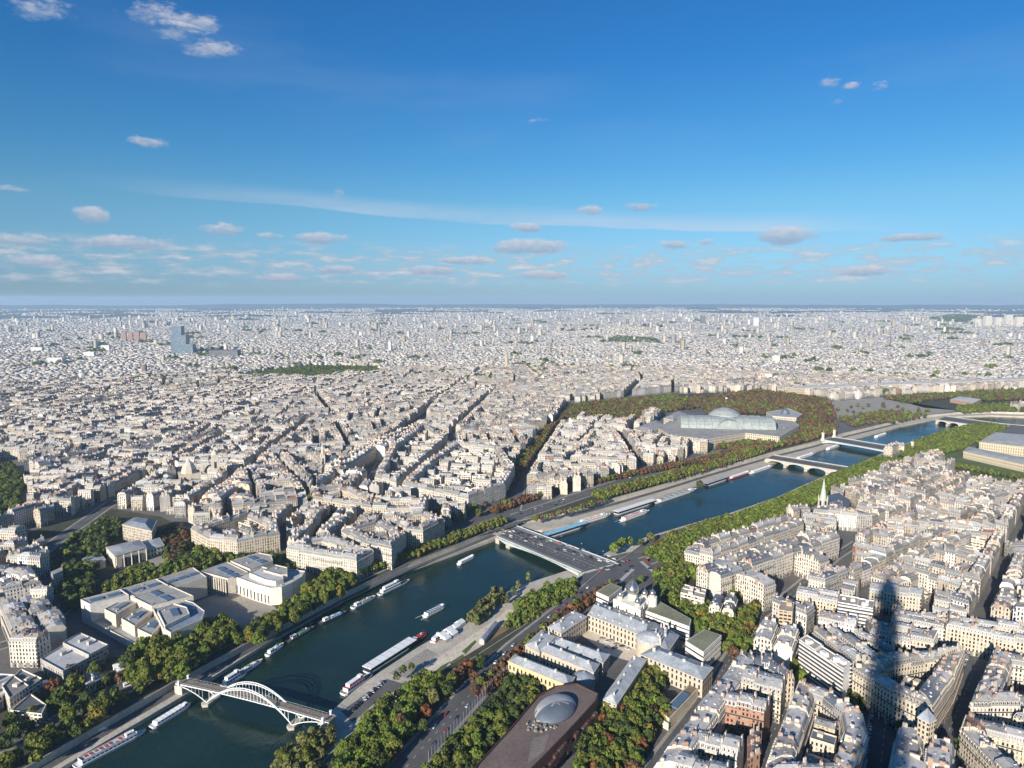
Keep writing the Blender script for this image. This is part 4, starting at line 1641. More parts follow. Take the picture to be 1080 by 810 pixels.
tree_row([(628, 522), (660, 513), (700, 503), (750, 489), (800, 474)], 9, [('plane', 4), ('chestnut', 1)], (4.8, 5.8), rows=(-10, -1, 8))
tree_row([(560, 546), (585, 540), (612, 533), (640, 524)], 10, [('plane', 2), ('chestnut', 2)], (3.5, 4.8), rows=(-3,))
# gardens beyond the far reach and the glass roofed hall
grove([(592, 438), (615, 424), (700, 417), (730, 420), (738, 428), (690, 434), (668, 446), (640, 446)], 11.5, [('chestnut', 8), ('plane', 3), ('dark', 1)], (5.0, 7.0))
grove([(725, 420), (800, 411), (872, 420), (882, 438), (850, 458), (830, 458), (846, 440), (838, 428), (800, 424), (740, 428)], 12.5, [('chestnut', 10), ('plane', 2), ('rust', 1), ('dark', 1)], (5.5, 7.5))
grove([(752, 470), (800, 462), (850, 450), (882, 447), (880, 455), (850, 463), (800, 474)], 10.5, [('chestnut', 5), ('plane', 3), ('lime', 1)], (5.0, 6.5))
grove([(688, 419), (712, 416), (724, 422), (700, 425)], 11, [('lime', 2), ('dark', 1)], (5, 7))
grove([(930, 418), (1110, 409), (1110, 419), (1040, 421), (1000, 418), (960, 424)], 12.5, [('plane', 4), ('chestnut', 3), ('dark', 1)], (5, 7))
grove([(1010, 428), (1110, 424), (1110, 431), (1010, 433)], 12, [('plane', 4), ('lime', 1)], (5, 6.5))
grove([(880, 440), (935, 432), (985, 436), (945, 443), (900, 448)], 11, [('plane', 3), ('chestnut', 2)], (4.5, 5.5), density=.5)
grove([(252, 399), (270, 392), (330, 386), (398, 387), (402, 393), (330, 401)], 14, [('dark', 4), ('plane', 2)], (6, 8))
# south bank
tree_row([(-30, 812), (20, 783), (62, 760), (100, 741), (150, 716)], 10, [('plane', 3), ('dark', 2), ('lime', 1)], (4.0, 6.2), rows=(-7,))
tree_row([(-40, 792), (10, 765), (40, 752)], 11, [('plane', 2), ('dark', 2)], (4.0, 6.0), rows=(5,))
grove([(878, 430), (900, 425), (935, 424), (990, 431), (960, 436), (900, 437)], 26, [('plane', 2), ('chestnut', 2)], (4, 5), density=.4)
grove([(740, 427), (800, 424), (848, 431), (838, 436), (800, 434), (745, 434)], 11, [('chestnut', 6), ('plane', 3), ('dark', 1)], (5, 6.5))
grove([(948, 475), (975, 462), (1000, 453), (1035, 446), (1062, 449), (1015, 463), (985, 473), (960, 483)], 9.5, [('lime', 3), ('plane', 4)], (4.5, 5.8))
grove([(282, 818), (308, 778), (338, 762), (356, 768), (334, 806), (322, 830)], 8, [('willow', 5), ('plane', 1)], (4.2, 5.5), z=QZ)
grove([(330, 830), (372, 775), (418, 728), (446, 708), (466, 716), (436, 760), (402, 812), (380, 840)], 9.5, [('lime', 4), ('plane', 3), ('dark', 1)], (5.0, 6.8))
for u, v, rd, sp in ((492, 703, 7, 'rust'), (484, 710, 6, 'chestnut'), (500, 712, 5, 'chestnut'), (470, 726, 6.5, 'dark'), (455, 733, 6.5, 'willow'), (449, 748, 5, 'rust'), (424, 766, 7.5, 'chestnut'),
                     (506, 697, 5.5, 'dark'), (414, 790, 4.5, 'rust'), (408, 797, 4.5, 'rust'), (394, 805, 4, 'chestnut'), (420, 786, 4, 'chestnut'), (425, 702, 3.5, 'dark'), (418, 709, 3.2, 'dark'), (434, 700, 3, 'plane'),
                     (440, 742, 5.5, 'plane'), (463, 715, 5, 'lime'), (476, 716, 5, 'plane'), (446, 762, 4.5, 'dark')):
    spot(u, v, rd, sp)
grove([(436, 822), (470, 780), (502, 748), (540, 714), (572, 714), (558, 738), (520, 782), (498, 818)], 8, [('dark', 5), ('lime', 2), ('plane', 2)], (3.8, 5.5))
tree_row([(498, 652), (510, 640), (528, 622)], 6, [('willow', 3), ('poplar', 1)], (4.2, 5.2), z=QZ, rows=(-4, 4))
grove([(532, 656), (548, 632), (590, 610), (608, 612), (602, 626), (565, 648), (542, 660)], 7.5, [('lime', 5), ('plane', 2)], (4.2, 5.4), z=QZ)
for u, v in ((541, 622), (546, 615), (557, 607), (535, 630)):
    spot(u, v, 3.8, 'poplar', QZ)
tree_row([(480, 722), (520, 687), (560, 655), (600, 626), (634, 608)], 7, [('chestnut', 4), ('rust', 1), ('plane', 1)], (3.6, 4.6), rows=(-13.5, -20))
grove([(603, 800), (628, 760), (640, 742), (660, 735), (690, 728), (706, 745), (690, 775), (650, 830), (610, 830)], 8.5, [('plane', 3), ('lime', 2), ('yellow', .4), ('chestnut', .7), ('dark', 2), ('rust', .25)], (4, 5.8))
grove([(664, 728), (672, 705), (690, 698), (702, 706), (698, 735), (682, 745), (668, 742)], 7.5, [('plane', 3), ('yellow', 1), ('dark', 1.5), ('chestnut', .7)], (4, 5.2))
grove([(690, 600), (712, 590), (736, 595), (742, 606), (722, 606), (716, 620), (746, 632), (744, 648), (778, 650), (780, 640), (806, 634), (790, 662), (772, 690), (748, 668), (722, 650), (700, 628)],
      8.5, [('plane', 4), ('lime', 3), ('yellow', 1), ('dark', 1), ('chestnut', .7)], (4.6, 6))
grove([(752, 606), (800, 612), (806, 628), (782, 628), (760, 622)], 8.5, [('plane', 2), ('lime', 4), ('dark', 1)], (4.6, 6))
tree_row([(700, 588), (740, 569), (790, 550), (830, 535), (866, 519), (905, 500), (945, 484)], 8, [('lime', 4), ('plane', 3)], (4.8, 5.8), rows=(-8, 0, 8, 16, 24))
tree_row([(690, 573), (705, 562), (735, 552), (768, 541)], 9, [('willow', 2), ('plane', 2), ('dark', 1)], (3.4, 4.8), z=QZ, rows=(-2,))
for u, v, rd, sp in ((648, 577, 6, 'lime'), (656, 572, 6.5, 'lime'), (664, 570, 6, 'plane'), (676, 570, 5, 'dark'), (686, 566, 5.5, 'plane'), (694, 572, 5, 'rust'), (700, 575, 5, 'chestnut'), (681, 587, 2.8, 'rust'),
                     (690, 578, 4.5, 'plane'), (668, 612, 4, 'yellow'), (676, 608, 3.5, 'lime')):
    spot(u, v, rd, sp)
grove([(955, 482), (985, 466), (1010, 462), (1052, 450), (1056, 456), (1014, 472), (988, 478), (968, 490)], 9.5, [('lime', 3), ('plane', 4)], (4.5, 5.8))
grove([(1018, 502), (1100, 515), (1100, 545), (1060, 532), (1015, 515)], 11, [('plane', 4), ('lime', 1), ('dark', 1)], (4, 5.2), density=.75)
tree_row([(985, 486), (1020, 492), (1100, 506)], 9, [('plane', 3)], (3.6, 4.4), rows=(-5, 4))
for u, v, rd, sp in ((946, 690, 7.5, 'plane'), (955, 688, 7, 'lime'), (852, 642, 5.5, 'lime'), (860, 640, 5, 'plane'), (846, 632, 4.5, 'plane'), (995, 663, 5, 'plane'), (1002, 664, 4, 'lime'), (955, 756, 5, 'lime'),
                     (951, 764, 4, 'plane'), (1016, 784, 5.5, 'lime'), (1022, 794, 4.5, 'plane'), (1046, 806, 4.5, 'plane'), (1028, 678, 6, 'plane'), (1040, 676, 6.5, 'plane'), (1050, 674, 6, 'lime'), (1062, 676, 5.5, 'plane'),
                     (1072, 678, 5, 'plane'), (793, 678, 6, 'lime'), (788, 684, 5, 'plane'), (800, 682, 5.5, 'plane'), (824, 688, 5, 'plane'), (832, 694, 5.5, 'plane'), (840, 703, 5.5, 'plane'), (846, 712, 5, 'lime'),
                     (852, 698, 4, 'plane'), (874, 720, 5, 'plane'), (884, 724, 5, 'lime'), (894, 730, 5, 'plane'), (904, 738, 5, 'plane'), (942, 608, 4.5, 'dark'), (938, 599, 5, 'dark'), (880, 650, 3.5, 'lime'),
                     (897, 652, 3.5, 'yellow'), (907, 652, 3.5, 'lime'), (915, 650, 3.5, 'lime'), (942, 653, 3.5, 'lime'), (948, 655, 3, 'plane'), (1008, 588, 4, 'plane'), (1060, 580, 4, 'plane'), (1048, 577, 4, 'dark'),
                     (936, 525, 6, 'dark'), (944, 527, 6, 'dark'), (930, 520, 5.5, 'dark'), (738, 510, 6, 'dark'), (780, 706, 3.5, 'plane'), (786, 760, 3.5, 'dark')):
    spot(u, v, rd, sp)
tree_row([(893, 702), (915, 715), (938, 735)], 9, [('plane', 3), ('dark', 1)], (4, 5), rows=(8,))

grove([(632, 352), (650, 347), (690, 349), (700, 354), (680, 352), (655, 353)], 22, [('dark', 4), ('plane', 1)], (8, 11), lift=60)
grove([(980, 336), (1005, 332), (1040, 334), (1030, 338), (1000, 340)], 34, [('dark', 4), ('plane', 1)], (13, 17))
# scattered squares and tree lined streets far out in the city
rf_ = random.Random(77)
for _ in range(170):
    k, dd = R(rf_.uniform(-38, 38)), 2300 + 7500 * rf_.random() ** 1.6
    cx, cy, a_, ln = math.sin(k) * dd, math.cos(k) * dd, rf_.uniform(0, 3.14), rf_.uniform(20, 160) * (1 + dd / 6000)
    for i in range(rf_.randint(4, 14)):
        t_, o_ = rf_.uniform(-.5, .5) * ln, rf_.uniform(-.5, .5) * min(ln, 50)
        q_ = (cx + math.cos(a_) * t_ - math.sin(a_) * o_, cy + math.sin(a_) * t_ + math.cos(a_) * o_)
        if not is_reserved(q_):
            tree(*q_, rf_.uniform(6, 11) * (1 + dd / 12000), rf_.choice(('dark', 'dark', 'plane', 'lime')), 4.0)
VARIANTS = 4
TREE_OBJ = []


def build_trees(limit=300):
    def size(t):
        u, v = project((t[0], t[1], t[2] + 6))
        if not (-10 < u < 1090 and 330 < v < 818):
            return 0
        return t[3] ** 2 / (t[0] ** 2 + t[1] ** 2 + 78000)
    order = sorted(TREES, key=size, reverse=True)
    near = [t for t in order[:limit] if size(t) > 0]
    rest = [t for t in order[len(near):]]
    crowns = {(s, k): quads_mesh('crown', *crown_arrays(s, hash(s[:2]) % 97 * 0 + k * 17 + len(s), 430, 0.115)) for s in SPECIES for k in range(VARIANTS)}
    tb = MB()
    tb.bar((0, 0, 0), (0.02, 0.03, 1.0), .075, 'bark', n=6, r2=.055)
    for k in range(4):
        a = k * 1.57 + .4
        tb.bar((0.02, .03, .95), (.30 * math.cos(a), .30 * math.sin(a), 1.5), .04, 'bark', n=4, r2=.015)
    trunk = tb.mesh('trunk')
    for i, (x, y, z, rad, sp) in enumerate(near):
        th = SPECIES[sp][3]
        o = thing('tree', '', 'tree', (x, y, z), 'trees along the quays and in the gardens')
        c = link('crown', crowns[(sp, i % VARIANTS)], o)
        c.location = (0, 0, th)
        c.scale = (rad, rad, rad * rng.uniform(.95, 1.2))
        c.rotation_euler = (0, 0, rng.uniform(0, 6.28))
        t = link('trunk', trunk, o)
        s = th * 1.05
        t.scale = (s * rad * .2, s * rad * .2, s * 1.25)
        TREE_OBJ.append((o, sp, rad))
    low = {(s, k): crown_arrays(s, k * 31 + 5 + len(s), 120, 0.215) for s in SPECIES for k in range(4)}
    Vs, Cs = [], []
    r = np.random.default_rng(11)
    for (x, y, z, rad, sp) in rest:
        V, c = low[(sp, int(r.integers(0, 4)))]
        a = r.uniform(0, 6.28)
        ca, sa = math.cos(a), math.sin(a)
        q = V * np.array([rad, rad, rad * r.uniform(.95, 1.2)], np.float32)
        qx, qy = q[..., 0] * ca - q[..., 1] * sa + x, q[..., 0] * sa + q[..., 1] * ca + y
        Vs.append(np.stack([qx, qy, q[..., 2] + z + SPECIES[sp][3] * .8 + hill_z(x, y)], -1))
        Cs.append(c * r.uniform(.8, 1.2))
    o = link('tree_canopy', quads_mesh('tree_canopy', np.concatenate(Vs).astype(np.float32), np.concatenate(Cs).astype(np.float32)))
    o['kind'] = 'stuff'
    print('TREES', len(TREES), 'near', len(near))
# ------------------------------------------------------------------ landmark buildings
def hip(mb, q, z, rise, mat, tint, inset=None, flat_top=0.0):
    """Hipped roof over quad q (long side q0-q1)."""
    q = ccw(q)
    if math.dist(q[0], q[1]) < math.dist(q[1], q[2]):
        q = q[1:] + q[:1]
    w_ = math.dist(q[1], q[2])
    L = math.dist(q[0], q[1])
    k = min(.45, (inset if inset is not None else w_ / 2) / L)
    m0, m1 = lerp(q[0], q[3], .5), lerp(q[1], q[2], .5)
    r0, r1 = lerp(m0, m1, k), lerp(m0, m1, 1 - k)
    A = [(*p, z) for p in q]
    if flat_top > 0:
        T = [(*lerp(q[i], (r0, r1, r1, r0)[i], flat_top), z + rise) for i in range(4)]
        for i in range(4):
            j = (i + 1) % 4
            mb.face([A[i], A[j], T[j], T[i]], mat, tint)
        mb.face(T, mat, tint)
        return
    a, b = (*r0, z + rise), (*r1, z + rise)
    mb.face([A[0], A[1], b, a], mat, tint)
    mb.face([A[2], A[3], a, b], mat, tint)
    mb.face([A[1], A[2], b], mat, tint)
    mb.face([A[3], A[0], a], mat, tint)


LIME = (0.49, 0.43, 0.335)
LIMEP = (0.53, 0.48, 0.39)
ZNC = (0.34, 0.36, 0.38)


def wing(o, L, h, rise=3.0, wmat='facade_palace', wt=LIME, rmat='roof', rt=ZNC, z0=0.0, name='wing', inset=None, flat_top=0.0, lift=0.0, vents=0, dormers=0):
    """One wing of a building: walls as a part, its roof (and what stands on it) as sub-parts."""
    q = ccw(PX(L, h))
    reserve(q, 4)
    if math.dist(q[0], q[1]) < math.dist(q[1], q[2]):
        q = q[1:] + q[:1]
    m = MB()
    u = 0
    for i in range(4):
        m.wall(q[i], q[(i + 1) % 4], z0, h, wmat, wt, u)
    # cornice
    big = shrink(q, -.5)
    m.prism(big, h - .7, h - .02, 'stone', 'stone', wt, bottom=True)
    w_ = m.build(name, o)
    rb = MB()
    hip(rb, q, h, rise, rmat, rt, inset, flat_top)
    rb.build('roof', w_)
    hd = math.atan2(q[1][1] - q[0][1], q[1][0] - q[0][0])
    wd = math.dist(q[1], q[2])
    for k in range(vents):
        t = (k + .5) / vents
        p = lerp(lerp(q[0], q[1], t), lerp(q[3], q[2], t), rng.uniform(.3, .7))
        b = MB()
        b.box((*p, 0), (rng.uniform(1, 2.4), rng.uniform(.8, 1.6), rise + rng.uniform(.6, 1.6)), 'chimney', (.50, .46, .40), hd, z0=h + .2)
        b.build('chimney', w_)
    for k in range(dormers):
        t = (k + .5) / dormers
        for s in (.14, .86):
            p = lerp(lerp(q[0], q[1], t), lerp(q[3], q[2], t), s)
            b = MB()
            b.box((*p, 0), (1.1, 1.4, 1.7), 'stone', (.55, .52, .46), hd, z0=h + .25)
            b.build('dormer', w_)
    return w_, q


def slab(o, L, h, z0=0.0, wmat='stone', wt=LIMEP, rmat='flat_roof', rt=(.31, .305, .29), name='hall', parapet=.8, lights=0, res=True):
    """Flat-roofed volume of any outline; returns the walls' object."""
    P = ccw(PX(L, h))
    if res:
        reserve(P, 4)
    m = MB()
    u = 0
    for i in range(len(P)):
        a, b = P[i], P[(i + 1) % len(P)]
        m.wall(a, b, z0, h, wmat, wt, u)
        u += math.dist(a, b)
    if parapet:
        m.parapet(P, h, parapet, .5, 'stone', wt)
    w_ = m.build(name, o)
    rb = MB()
    flat(rb, P, h + .01, rmat, rt)
    rb.build('roof', w_)
    hd0 = math.atan2(P[1][1] - P[0][1], P[1][0] - P[0][0])
    for k in range(5 if abs(area(P)) > 300 else 2):
        p = (rng.uniform(min(x for x, _ in P), max(x for x, _ in P)), rng.uniform(min(y for _, y in P), max(y for _, y in P)))
        if inside(p, shrink(P, 2.0) or P):
            b = MB()
            b.box((*p, 0), (rng.uniform(.8, 2.6), rng.uniform(.8, 1.8), rng.uniform(.6, 1.4)), 'chimney', (.42, .40, .37), hd0, z0=h + .03)
            b.build('roof_vent', w_)
    if lights:
        c = centroid(P)
        i = max(range(len(P)), key=lambda i: math.dist(P[i], P[(i + 1) % len(P)]))
        hd = math.atan2(P[(i + 1) % len(P)][1] - P[i][1], P[(i + 1) % len(P)][0] - P[i][0])
        L_ = math.dist(P[i], P[(i + 1) % len(P)])
        for k in range(lights):
            off = (k - (lights - 1) / 2) * L_ / (lights + .3)
            b = MB()
            b.box((c[0] + math.cos(hd) * off, c[1] + math.sin(hd) * off, 0), (L_ / (lights + 1.2), 5.5, 1.0), 'skylight', (.5, .5, .5), hd, z0=h + .02)
            b.build('skylight', w_)
    return w_, P


def base_of(L, h=0):
    c = centroid(PX(L, h))
    return (c[0], c[1], 0)


def columns_along(o, a, b, n, z0, z1, r, mat='stone', tint=LIMEP, name='column'):
    for k in range(n):
        p = lerp(a, b, (k + .5) / n)
        m = MB()
        m.lathe((*p, 0), [(r, z0), (r, z1)], mat, 8, tint)
        m.build(name, o)


# ---- museum with the colonnaded court, north bank: two things, west and east wing share the court
o = thing('museum', 'pale modernist museum wing with curved corner and columned court beside the quay trees', 'museum', base_of([(262, 610)]*3))
w1, q1 = slab(o, [(211, 603), (240, 593), (262, 604), (248, 609), (240, 611)], 17, wt=LIMEP, lights=3)
w2, q2 = slab(o, [(248, 609), (270, 601), (300, 600), (322, 603), (318, 609), (308, 615), (297, 620), (285, 621), (270, 617)], 16, wt=(0.66, 0.60, 0.49), rt=(.44, .44, .42))
w3, q3 = slab(o, [(263, 605), (276, 598), (298, 604), (299, 611), (291, 614), (280, 612)], 20, z0=10, wt=(0.62, 0.57, 0.48), rt=(.46, .46, .45), res=False, name='upper_storey')
w4, q4 = slab(o, [(243, 592), (273, 583.5), (286, 586), (288, 592), (264, 601)], 18, wt=LIMEP, lights=2)
slab(o, [(278, 602), (290, 596), (303, 599), (303, 606), (296, 607)], 21, z0=12, wt=LIMEP, res=False, name='upper_storey')
a, b = at2(211, 604, 17), at2(240, 611, 17)
nx, ny = (b[1] - a[1]) / math.dist(a, b), -(b[0] - a[0]) / math.dist(a, b)
a2, b2 = (a[0] + nx * 1.2, a[1] + ny * 1.2), (b[0] + nx * 1.2, b[1] + ny * 1.2)
columns_along(o, a2, b2, 12, 0, 16.5, .8)
m = MB()
m.wall((a[0] + nx * .2, a[1] + ny * .2), (b[0] + nx * .2, b[1] + ny * .2), 1, 14, 'dark_glass')
m.build('glazing', o)
# tall windows on the curved hall
for (p, q, n) in ((at2(248, 609, 16), at2(270, 617, 16), 6), (at2(270, 617, 16), at2(285, 621, 16), 4)):
    d = math.dist(p, q)
    ox, oy = (q[1] - p[1]) / d * .12, -(q[0] - p[0]) / d * .12
    for k in range(n):
        s0, s1 = lerp(p, q, (k + .3) / n), lerp(p, q, (k + .62) / n)
        m = MB()
        m.wall((s0[0] + ox, s0[1] + oy), (s1[0] + ox, s1[1] + oy), 1, 9, 'dark_glass')
        m.build('window', o)
o = thing('museum', 'stepped flat roofed modernist museum with blue rooflights and rounded end near the footbridge', 'museum', base_of([(150, 640)]*3))
slab(o, [(85, 633), (127, 622), (136, 628), (95, 638)], 20, wt=(.55, .53, .49), lights=2)
slab(o, [(127, 622), (165, 611), (178, 618), (142, 630)], 19, wt=LIMEP, lights=2)
slab(o, [(166, 611), (204, 599), (218, 609), (181, 621)], 18, wt=LIMEP, lights=3)
slab(o, [(137, 629), (177, 617), (204, 629), (160, 640)], 18.5, wt=LIMEP, lights=2)
slab(o, [(160, 640), (186, 631), (204, 636), (216, 645), (213, 654), (180, 668), (172, 663)], 16, wt=LIMEP, rt=(.20, .24, .30))
slab(o, [(166, 645), (183, 637), (197, 641), (200, 648), (174, 661)], 18.5, z0=10, wt=(.62, .58, .5), res=False, name='upper_storey', lights=1)
for L, h in (([(110, 643), (134, 631), (146, 635), (122, 649)], 15.5), ([(128, 653), (150, 640), (163, 644), (142, 661)], 14), ([(145, 664), (166, 649), (177, 652), (160, 671)], 13)):
    slab(o, L, h, wt=LIMEP, name='terrace_block', lights=1, res=False)
slab(o, [(96, 655), (104, 648), (170, 680), (166, 688), (150, 684)], 5, wt=(.62, .56, .46), name='apron', res=False)
o = thing('museum_gallery', 'low stone gallery linking the two museum wings behind the columned court', 'gallery', base_of([(195, 608)]*3))
slab(o, [(180, 611), (203, 600), (216, 605), (196, 614)], 15, wt=LIMEP)

# ---- small palace with three great arches
o = thing('palace', 'small classical palace with three tall dark arches among trees', 'palace', base_of([(132, 600)]*3))
w_, q = wing(o, [(112, 577), (147, 569), (154, 577), (121, 586)], 14, 1.8, wmat='stone', wt=LIMEP, rt=(.30, .31, .32), name='pavilion', flat_top=.7)
p0, p1 = at2(122, 586, 14), at2(153.5, 577.5, 14)
d = math.dist(p0, p1)
ox, oy = (p1[1] - p0[1]) / d, -(p1[0] - p0[0]) / d
for k in range(3):
    c0, c1 = lerp(p0, p1, (k + .62) / 4.2 + .04), lerp(p0, p1, (k + 1.28) / 4.2 + .04)
    m = MB()
    hw = math.dist(c0, c1) / 2
    cc = lerp(c0, c1, .5)
    dx, dy = (p1[0] - p0[0]) / d, (p1[1] - p0[1]) / d
    pts = [(-hw, .5), (hw, .5)] + [(hw * math.cos(t), 7.5 + hw * math.sin(t)) for t in [math.pi * i / 8 for i in range(9)]]
    m.face([(cc[0] + dx * s + ox * .9, cc[1] + dy * s + oy * .9, z) for s, z in pts], 'dark_glass')
    m.build('arch', o)
for k in range(5):
    p = lerp(p0, p1, k / 4)
    m = MB()
    m.lathe((p[0] + ox * 1.3, p[1] + oy * 1.3, 0), [(.7, 0), (.6, 12), (.95, 12.4), (.95, 13)], 'stone', 8, LIMEP)
    m.build('column', o)
wing(o, [(86, 589), (106, 584), (111, 590), (92, 595)], 9, .8, wmat='stone', wt=LIMEP, name='side_wing', flat_top=.8)
wing(o, [(149, 571), (168, 567), (173, 575), (155, 580)], 10, .8, wmat='facade_palace', wt=LIMEP, name='side_wing', flat_top=.8)
o = thing('mansion', 'cream stone mansion with dark roof standing right behind the arched palace', 'house', base_of([(146, 575)]*3))
wing(o, [(129, 553), (141, 545.5), (164, 549), (165, 556), (132, 561)][0:1] + [(141, 546), (165, 549), (160, 560)], 20, 4, wmat='facade', wt=LIME, rt=(.17, .19, .22), flat_top=.55)

# ---- low pavilion in the lower left corner and sheds
o = thing('pavilion', 'low cream pavilion with flat dark roof above the lower left road', 'pavilion', base_of([(28, 760)]*3))
slab(o, [(11, 750), (32, 732), (49, 744), (44, 754)], 8, wmat='facade_modern', wt=(.66, .60, .47), rt=(.09, .10, .11))
o = thing('shed', 'small white hut among trees beside the river road', 'shed', base_of([(38, 722)]*3))
wing(o, [(31, 722), (49, 717), (53, 720), (36, 727)], 3.5, .8, wmat='stone', wt=(.7, .66, .58), rt=(.6, .58, .52))
o = thing('villa', 'grey cluttered villa roof hidden between the big quay trees', 'house', base_of([(92, 722)]*3))
wing(o, [(82, 716), (98, 709), (108, 714), (94, 722)], 7, 2, wmat='facade', wt=LIMEP, rt=(.3, .3, .31), vents=4)
o = thing('canopy', 'white canopy roof beside the round green quay tree', 'canopy', base_of([(126, 707)]*3))
wing(o, [(119, 701), (131, 697), (136, 703), (124, 708)], 4, 1, wmat='stone', wt=(.7, .68, .62), rt=(.62, .62, .6))

# ---- courtyard palace on the south bank
o = thing('courtyard_palace', 'long cream courtyard palace with grey zinc wings below the domed church', 'palace', base_of([(640, 690)]*3))
wing(o, [(578, 661), (606, 644), (619, 650), (592, 668)], 14, 4, dormers=3, vents=2)
wing(o, [(620, 648), (629, 635), (690, 657), (680, 671)], 14, 4, dormers=8, vents=5, inset=2)
wing(o, [(681, 671), (691, 657), (716, 670), (705, 686)], 14, 4, rt=(.24, .26, .29), vents=12)
wing(o, [(581, 678), (588, 671), (643, 690), (636, 699)], 11, 3, vents=3)
wing(o, [(568, 685), (574, 677), (632, 700), (626, 709)], 12, 3, vents=4)
wing(o, [(536, 697), (544, 690), (606, 714), (600, 723)], 12, 3, wt=(.60, .48, .28), vents=2)
wing(o, [(554, 680), (572, 664), (586, 671), (569, 688)], 12, 3, vents=4, rt=(.40, .41, .42))
wing(o, [(636, 737), (668, 692), (682, 695), (650, 743)], 13, 3, wmat='facade_palace', rt=(.40, .42, .43), vents=5)
wing(o, [(676, 690), (692, 681), (752, 704), (741, 717)], 14, 3, rt=(.33, .36, .38), vents=4)
c = at2(686, 673, 14)
m = MB()
m.lathe((*c, 0), [(11, 0), (11, 14)], 'facade_palace', 20, LIME)
ap = m.build('apse', o)
m = MB()
m.lathe((*c, 0), [(11.6, 14), (10.5, 15.2), (5, 18), (0, 18.8)], 'roof', 20, (.42, .43, .43))
m.build('roof', ap)
c = at2(616, 712, 10)
m = MB()
m.lathe((*c, 0), [(7.5, 0), (7.5, 9)], 'stone', 20, LIME)
rt_ = m.build('rotunda', o)
m = MB()
m.lathe((*c, 0), [(8.2, 9), (7, 10.2), (0.8, 12.5), (0, 13.5)], 'roof', 20, (.24, .27, .31))
m.build('roof', rt_)
reserve(pxy([(540, 700), (580, 655), (620, 640), (720, 670), (760, 705), (740, 725), (700, 760), (640, 750), (600, 725)], 0), 6)

o = thing('cathedral', 'white stone cathedral crowned by five silver and gold onion domes', 'church', base_of([(668, 650)]*3))
q = ccw(PX([(648, 632), (660, 621), (686, 630), (675, 643)], 19))
reserve(q, 6)
m = MB()
m.prism(q, 0, 19, 'stone', 'stone', (.74, .69, .58))
for i in range(4):       # pilasters
    a, b = q[i], q[(i + 1) % 4]
    d = math.dist(a, b)
    nx, ny = (b[1] - a[1]) / d, -(b[0] - a[0]) / d
    for k in range(4):
        p = lerp(a, b, k / 3)
        m.box((p[0] + nx * .2, p[1] + ny * .2, 0), (1.3, .9, 19.6), 'stone', (.74, .69, .58), math.atan2(b[1] - a[1], b[0] - a[0]), z0=0)
cw = m.build('wall', o)
for i in range(4):
    a, b = q[i], q[(i + 1) % 4]
    d = math.dist(a, b)
    nx, ny = (b[1] - a[1]) / d * .1, -(b[0] - a[0]) / d * .1
    for k in range(3):
        s0, s1 = lerp(a, b, (k + .42) / 3), lerp(a, b, (k + .58) / 3)
        m = MB()
        m.wall((s0[0] + nx, s0[1] + ny), (s1[0] + nx, s1[1] + ny), 8, 15, 'dark_glass')
        m.build('window', o)


def onion(o, x, y, z, r, drum):
    m = MB()
    m.lathe((x, y, z), [(r * .72, 0), (r * .72, drum), (r * .8, drum + .2)], 'stone', 14, (.74, .69, .58))
    m.build('drum', o)
    m = MB()
    m.lathe((x, y, z + drum), [(r * .72, 0), (r * .98, r * .38), (r * 1.02, r * .7), (r * .86, r * 1.15), (r * .5, r * 1.6), (r * .2, r * 1.95), (.12, r * 2.3)], 'dome_metal', 18)
    d_ = m.build('dome', o, smooth=True)
    m = MB()
    t = z + drum + r * 2.25
    m.bar((x, y, t), (x, y, t + r * .9 + .8), .14, 'gilt')
    m.bar((x - r * .25 - .2, y, t + r * .6 + .4), (x + r * .25 + .2, y, t + r * .6 + .4), .12, 'gilt')
    m.build('cross', d_)


cc = centroid(q)
onion(o, cc[0], cc[1], 19, 5.6, 5.0)
for i in range(4):
    p = lerp(cc, q[i], .68)
    onion(o, p[0], p[1], 19, 2.7, 2.6)
m = MB()
p = at2(688, 636, 16)
m.lathe((*p, 0), [(4.0, 0), (4.0, 22)], 'stone', 12, (.74, .69, .58))
bt = m.build('bell_tower', o)
onion(o, p[0], p[1], 22, 2.6, 1.5)

WB = (.70, .66, .58)


def banded(label, L, h, floors, roof=(.20, .20, .13)):
    P = ccw(PX(L, h))
    reserve(P, 4)
    o = thing('office_block', label, 'building', (*centroid(P), 0))
    m = MB()
    u = 0
    in_ = shrink(P, .5)
    for i in range(len(P)):
        m.wall(in_[i], in_[(i + 1) % len(P)], 0, h - .1, 'dark_glass')
    m.build('glazing', o)
    fh = h / floors
    for k in range(floors):
        b = MB()
        b.prism(P, k * fh + fh * .36, (k + 1) * fh + (.9 if k == floors - 1 else 0) - .02, 'stone', 'stone', WB, bottom=True)
        b.build('facade_band', o)
    b = MB()
    flat(b, in_, h + .96, 'flat_roof', roof)
    b.build('roof', o)
    return o


banded('white banded four storey school building with sloping green roof beside the domed church', [(681, 645), (692, 633), (729, 654), (727, 662)], 13, 4)
banded('small white banded block with planted roof just behind the courtyard palace', [(629, 625), (644, 616), (656, 620), (642, 631)], 14, 3)
banded('white banded cube with brown planted roof beside the olive trees', [(723, 677), (743, 665), (761, 671), (742, 689)], 17, 4)
o = thing('pool_building', 'long low building with planted roof terrace at the garden edge', 'building', base_of([(715, 745)]*3))
slab(o, [(697, 752), (727, 722), (737, 726), (706, 759)], 6, wt=(.58, .51, .38), rt=(.17, .13, .09), lights=1)
m = MB()
pa, pb = at2(668, 743, 3), at2(705, 766, 3)
m.prism(ribbon([pa, pb], .4), 0, 5, 'stone', 'stone', (.62, .56, .44))
tag(m.build('garden_wall'), 'tall cream boundary wall along the museum garden', 'wall')

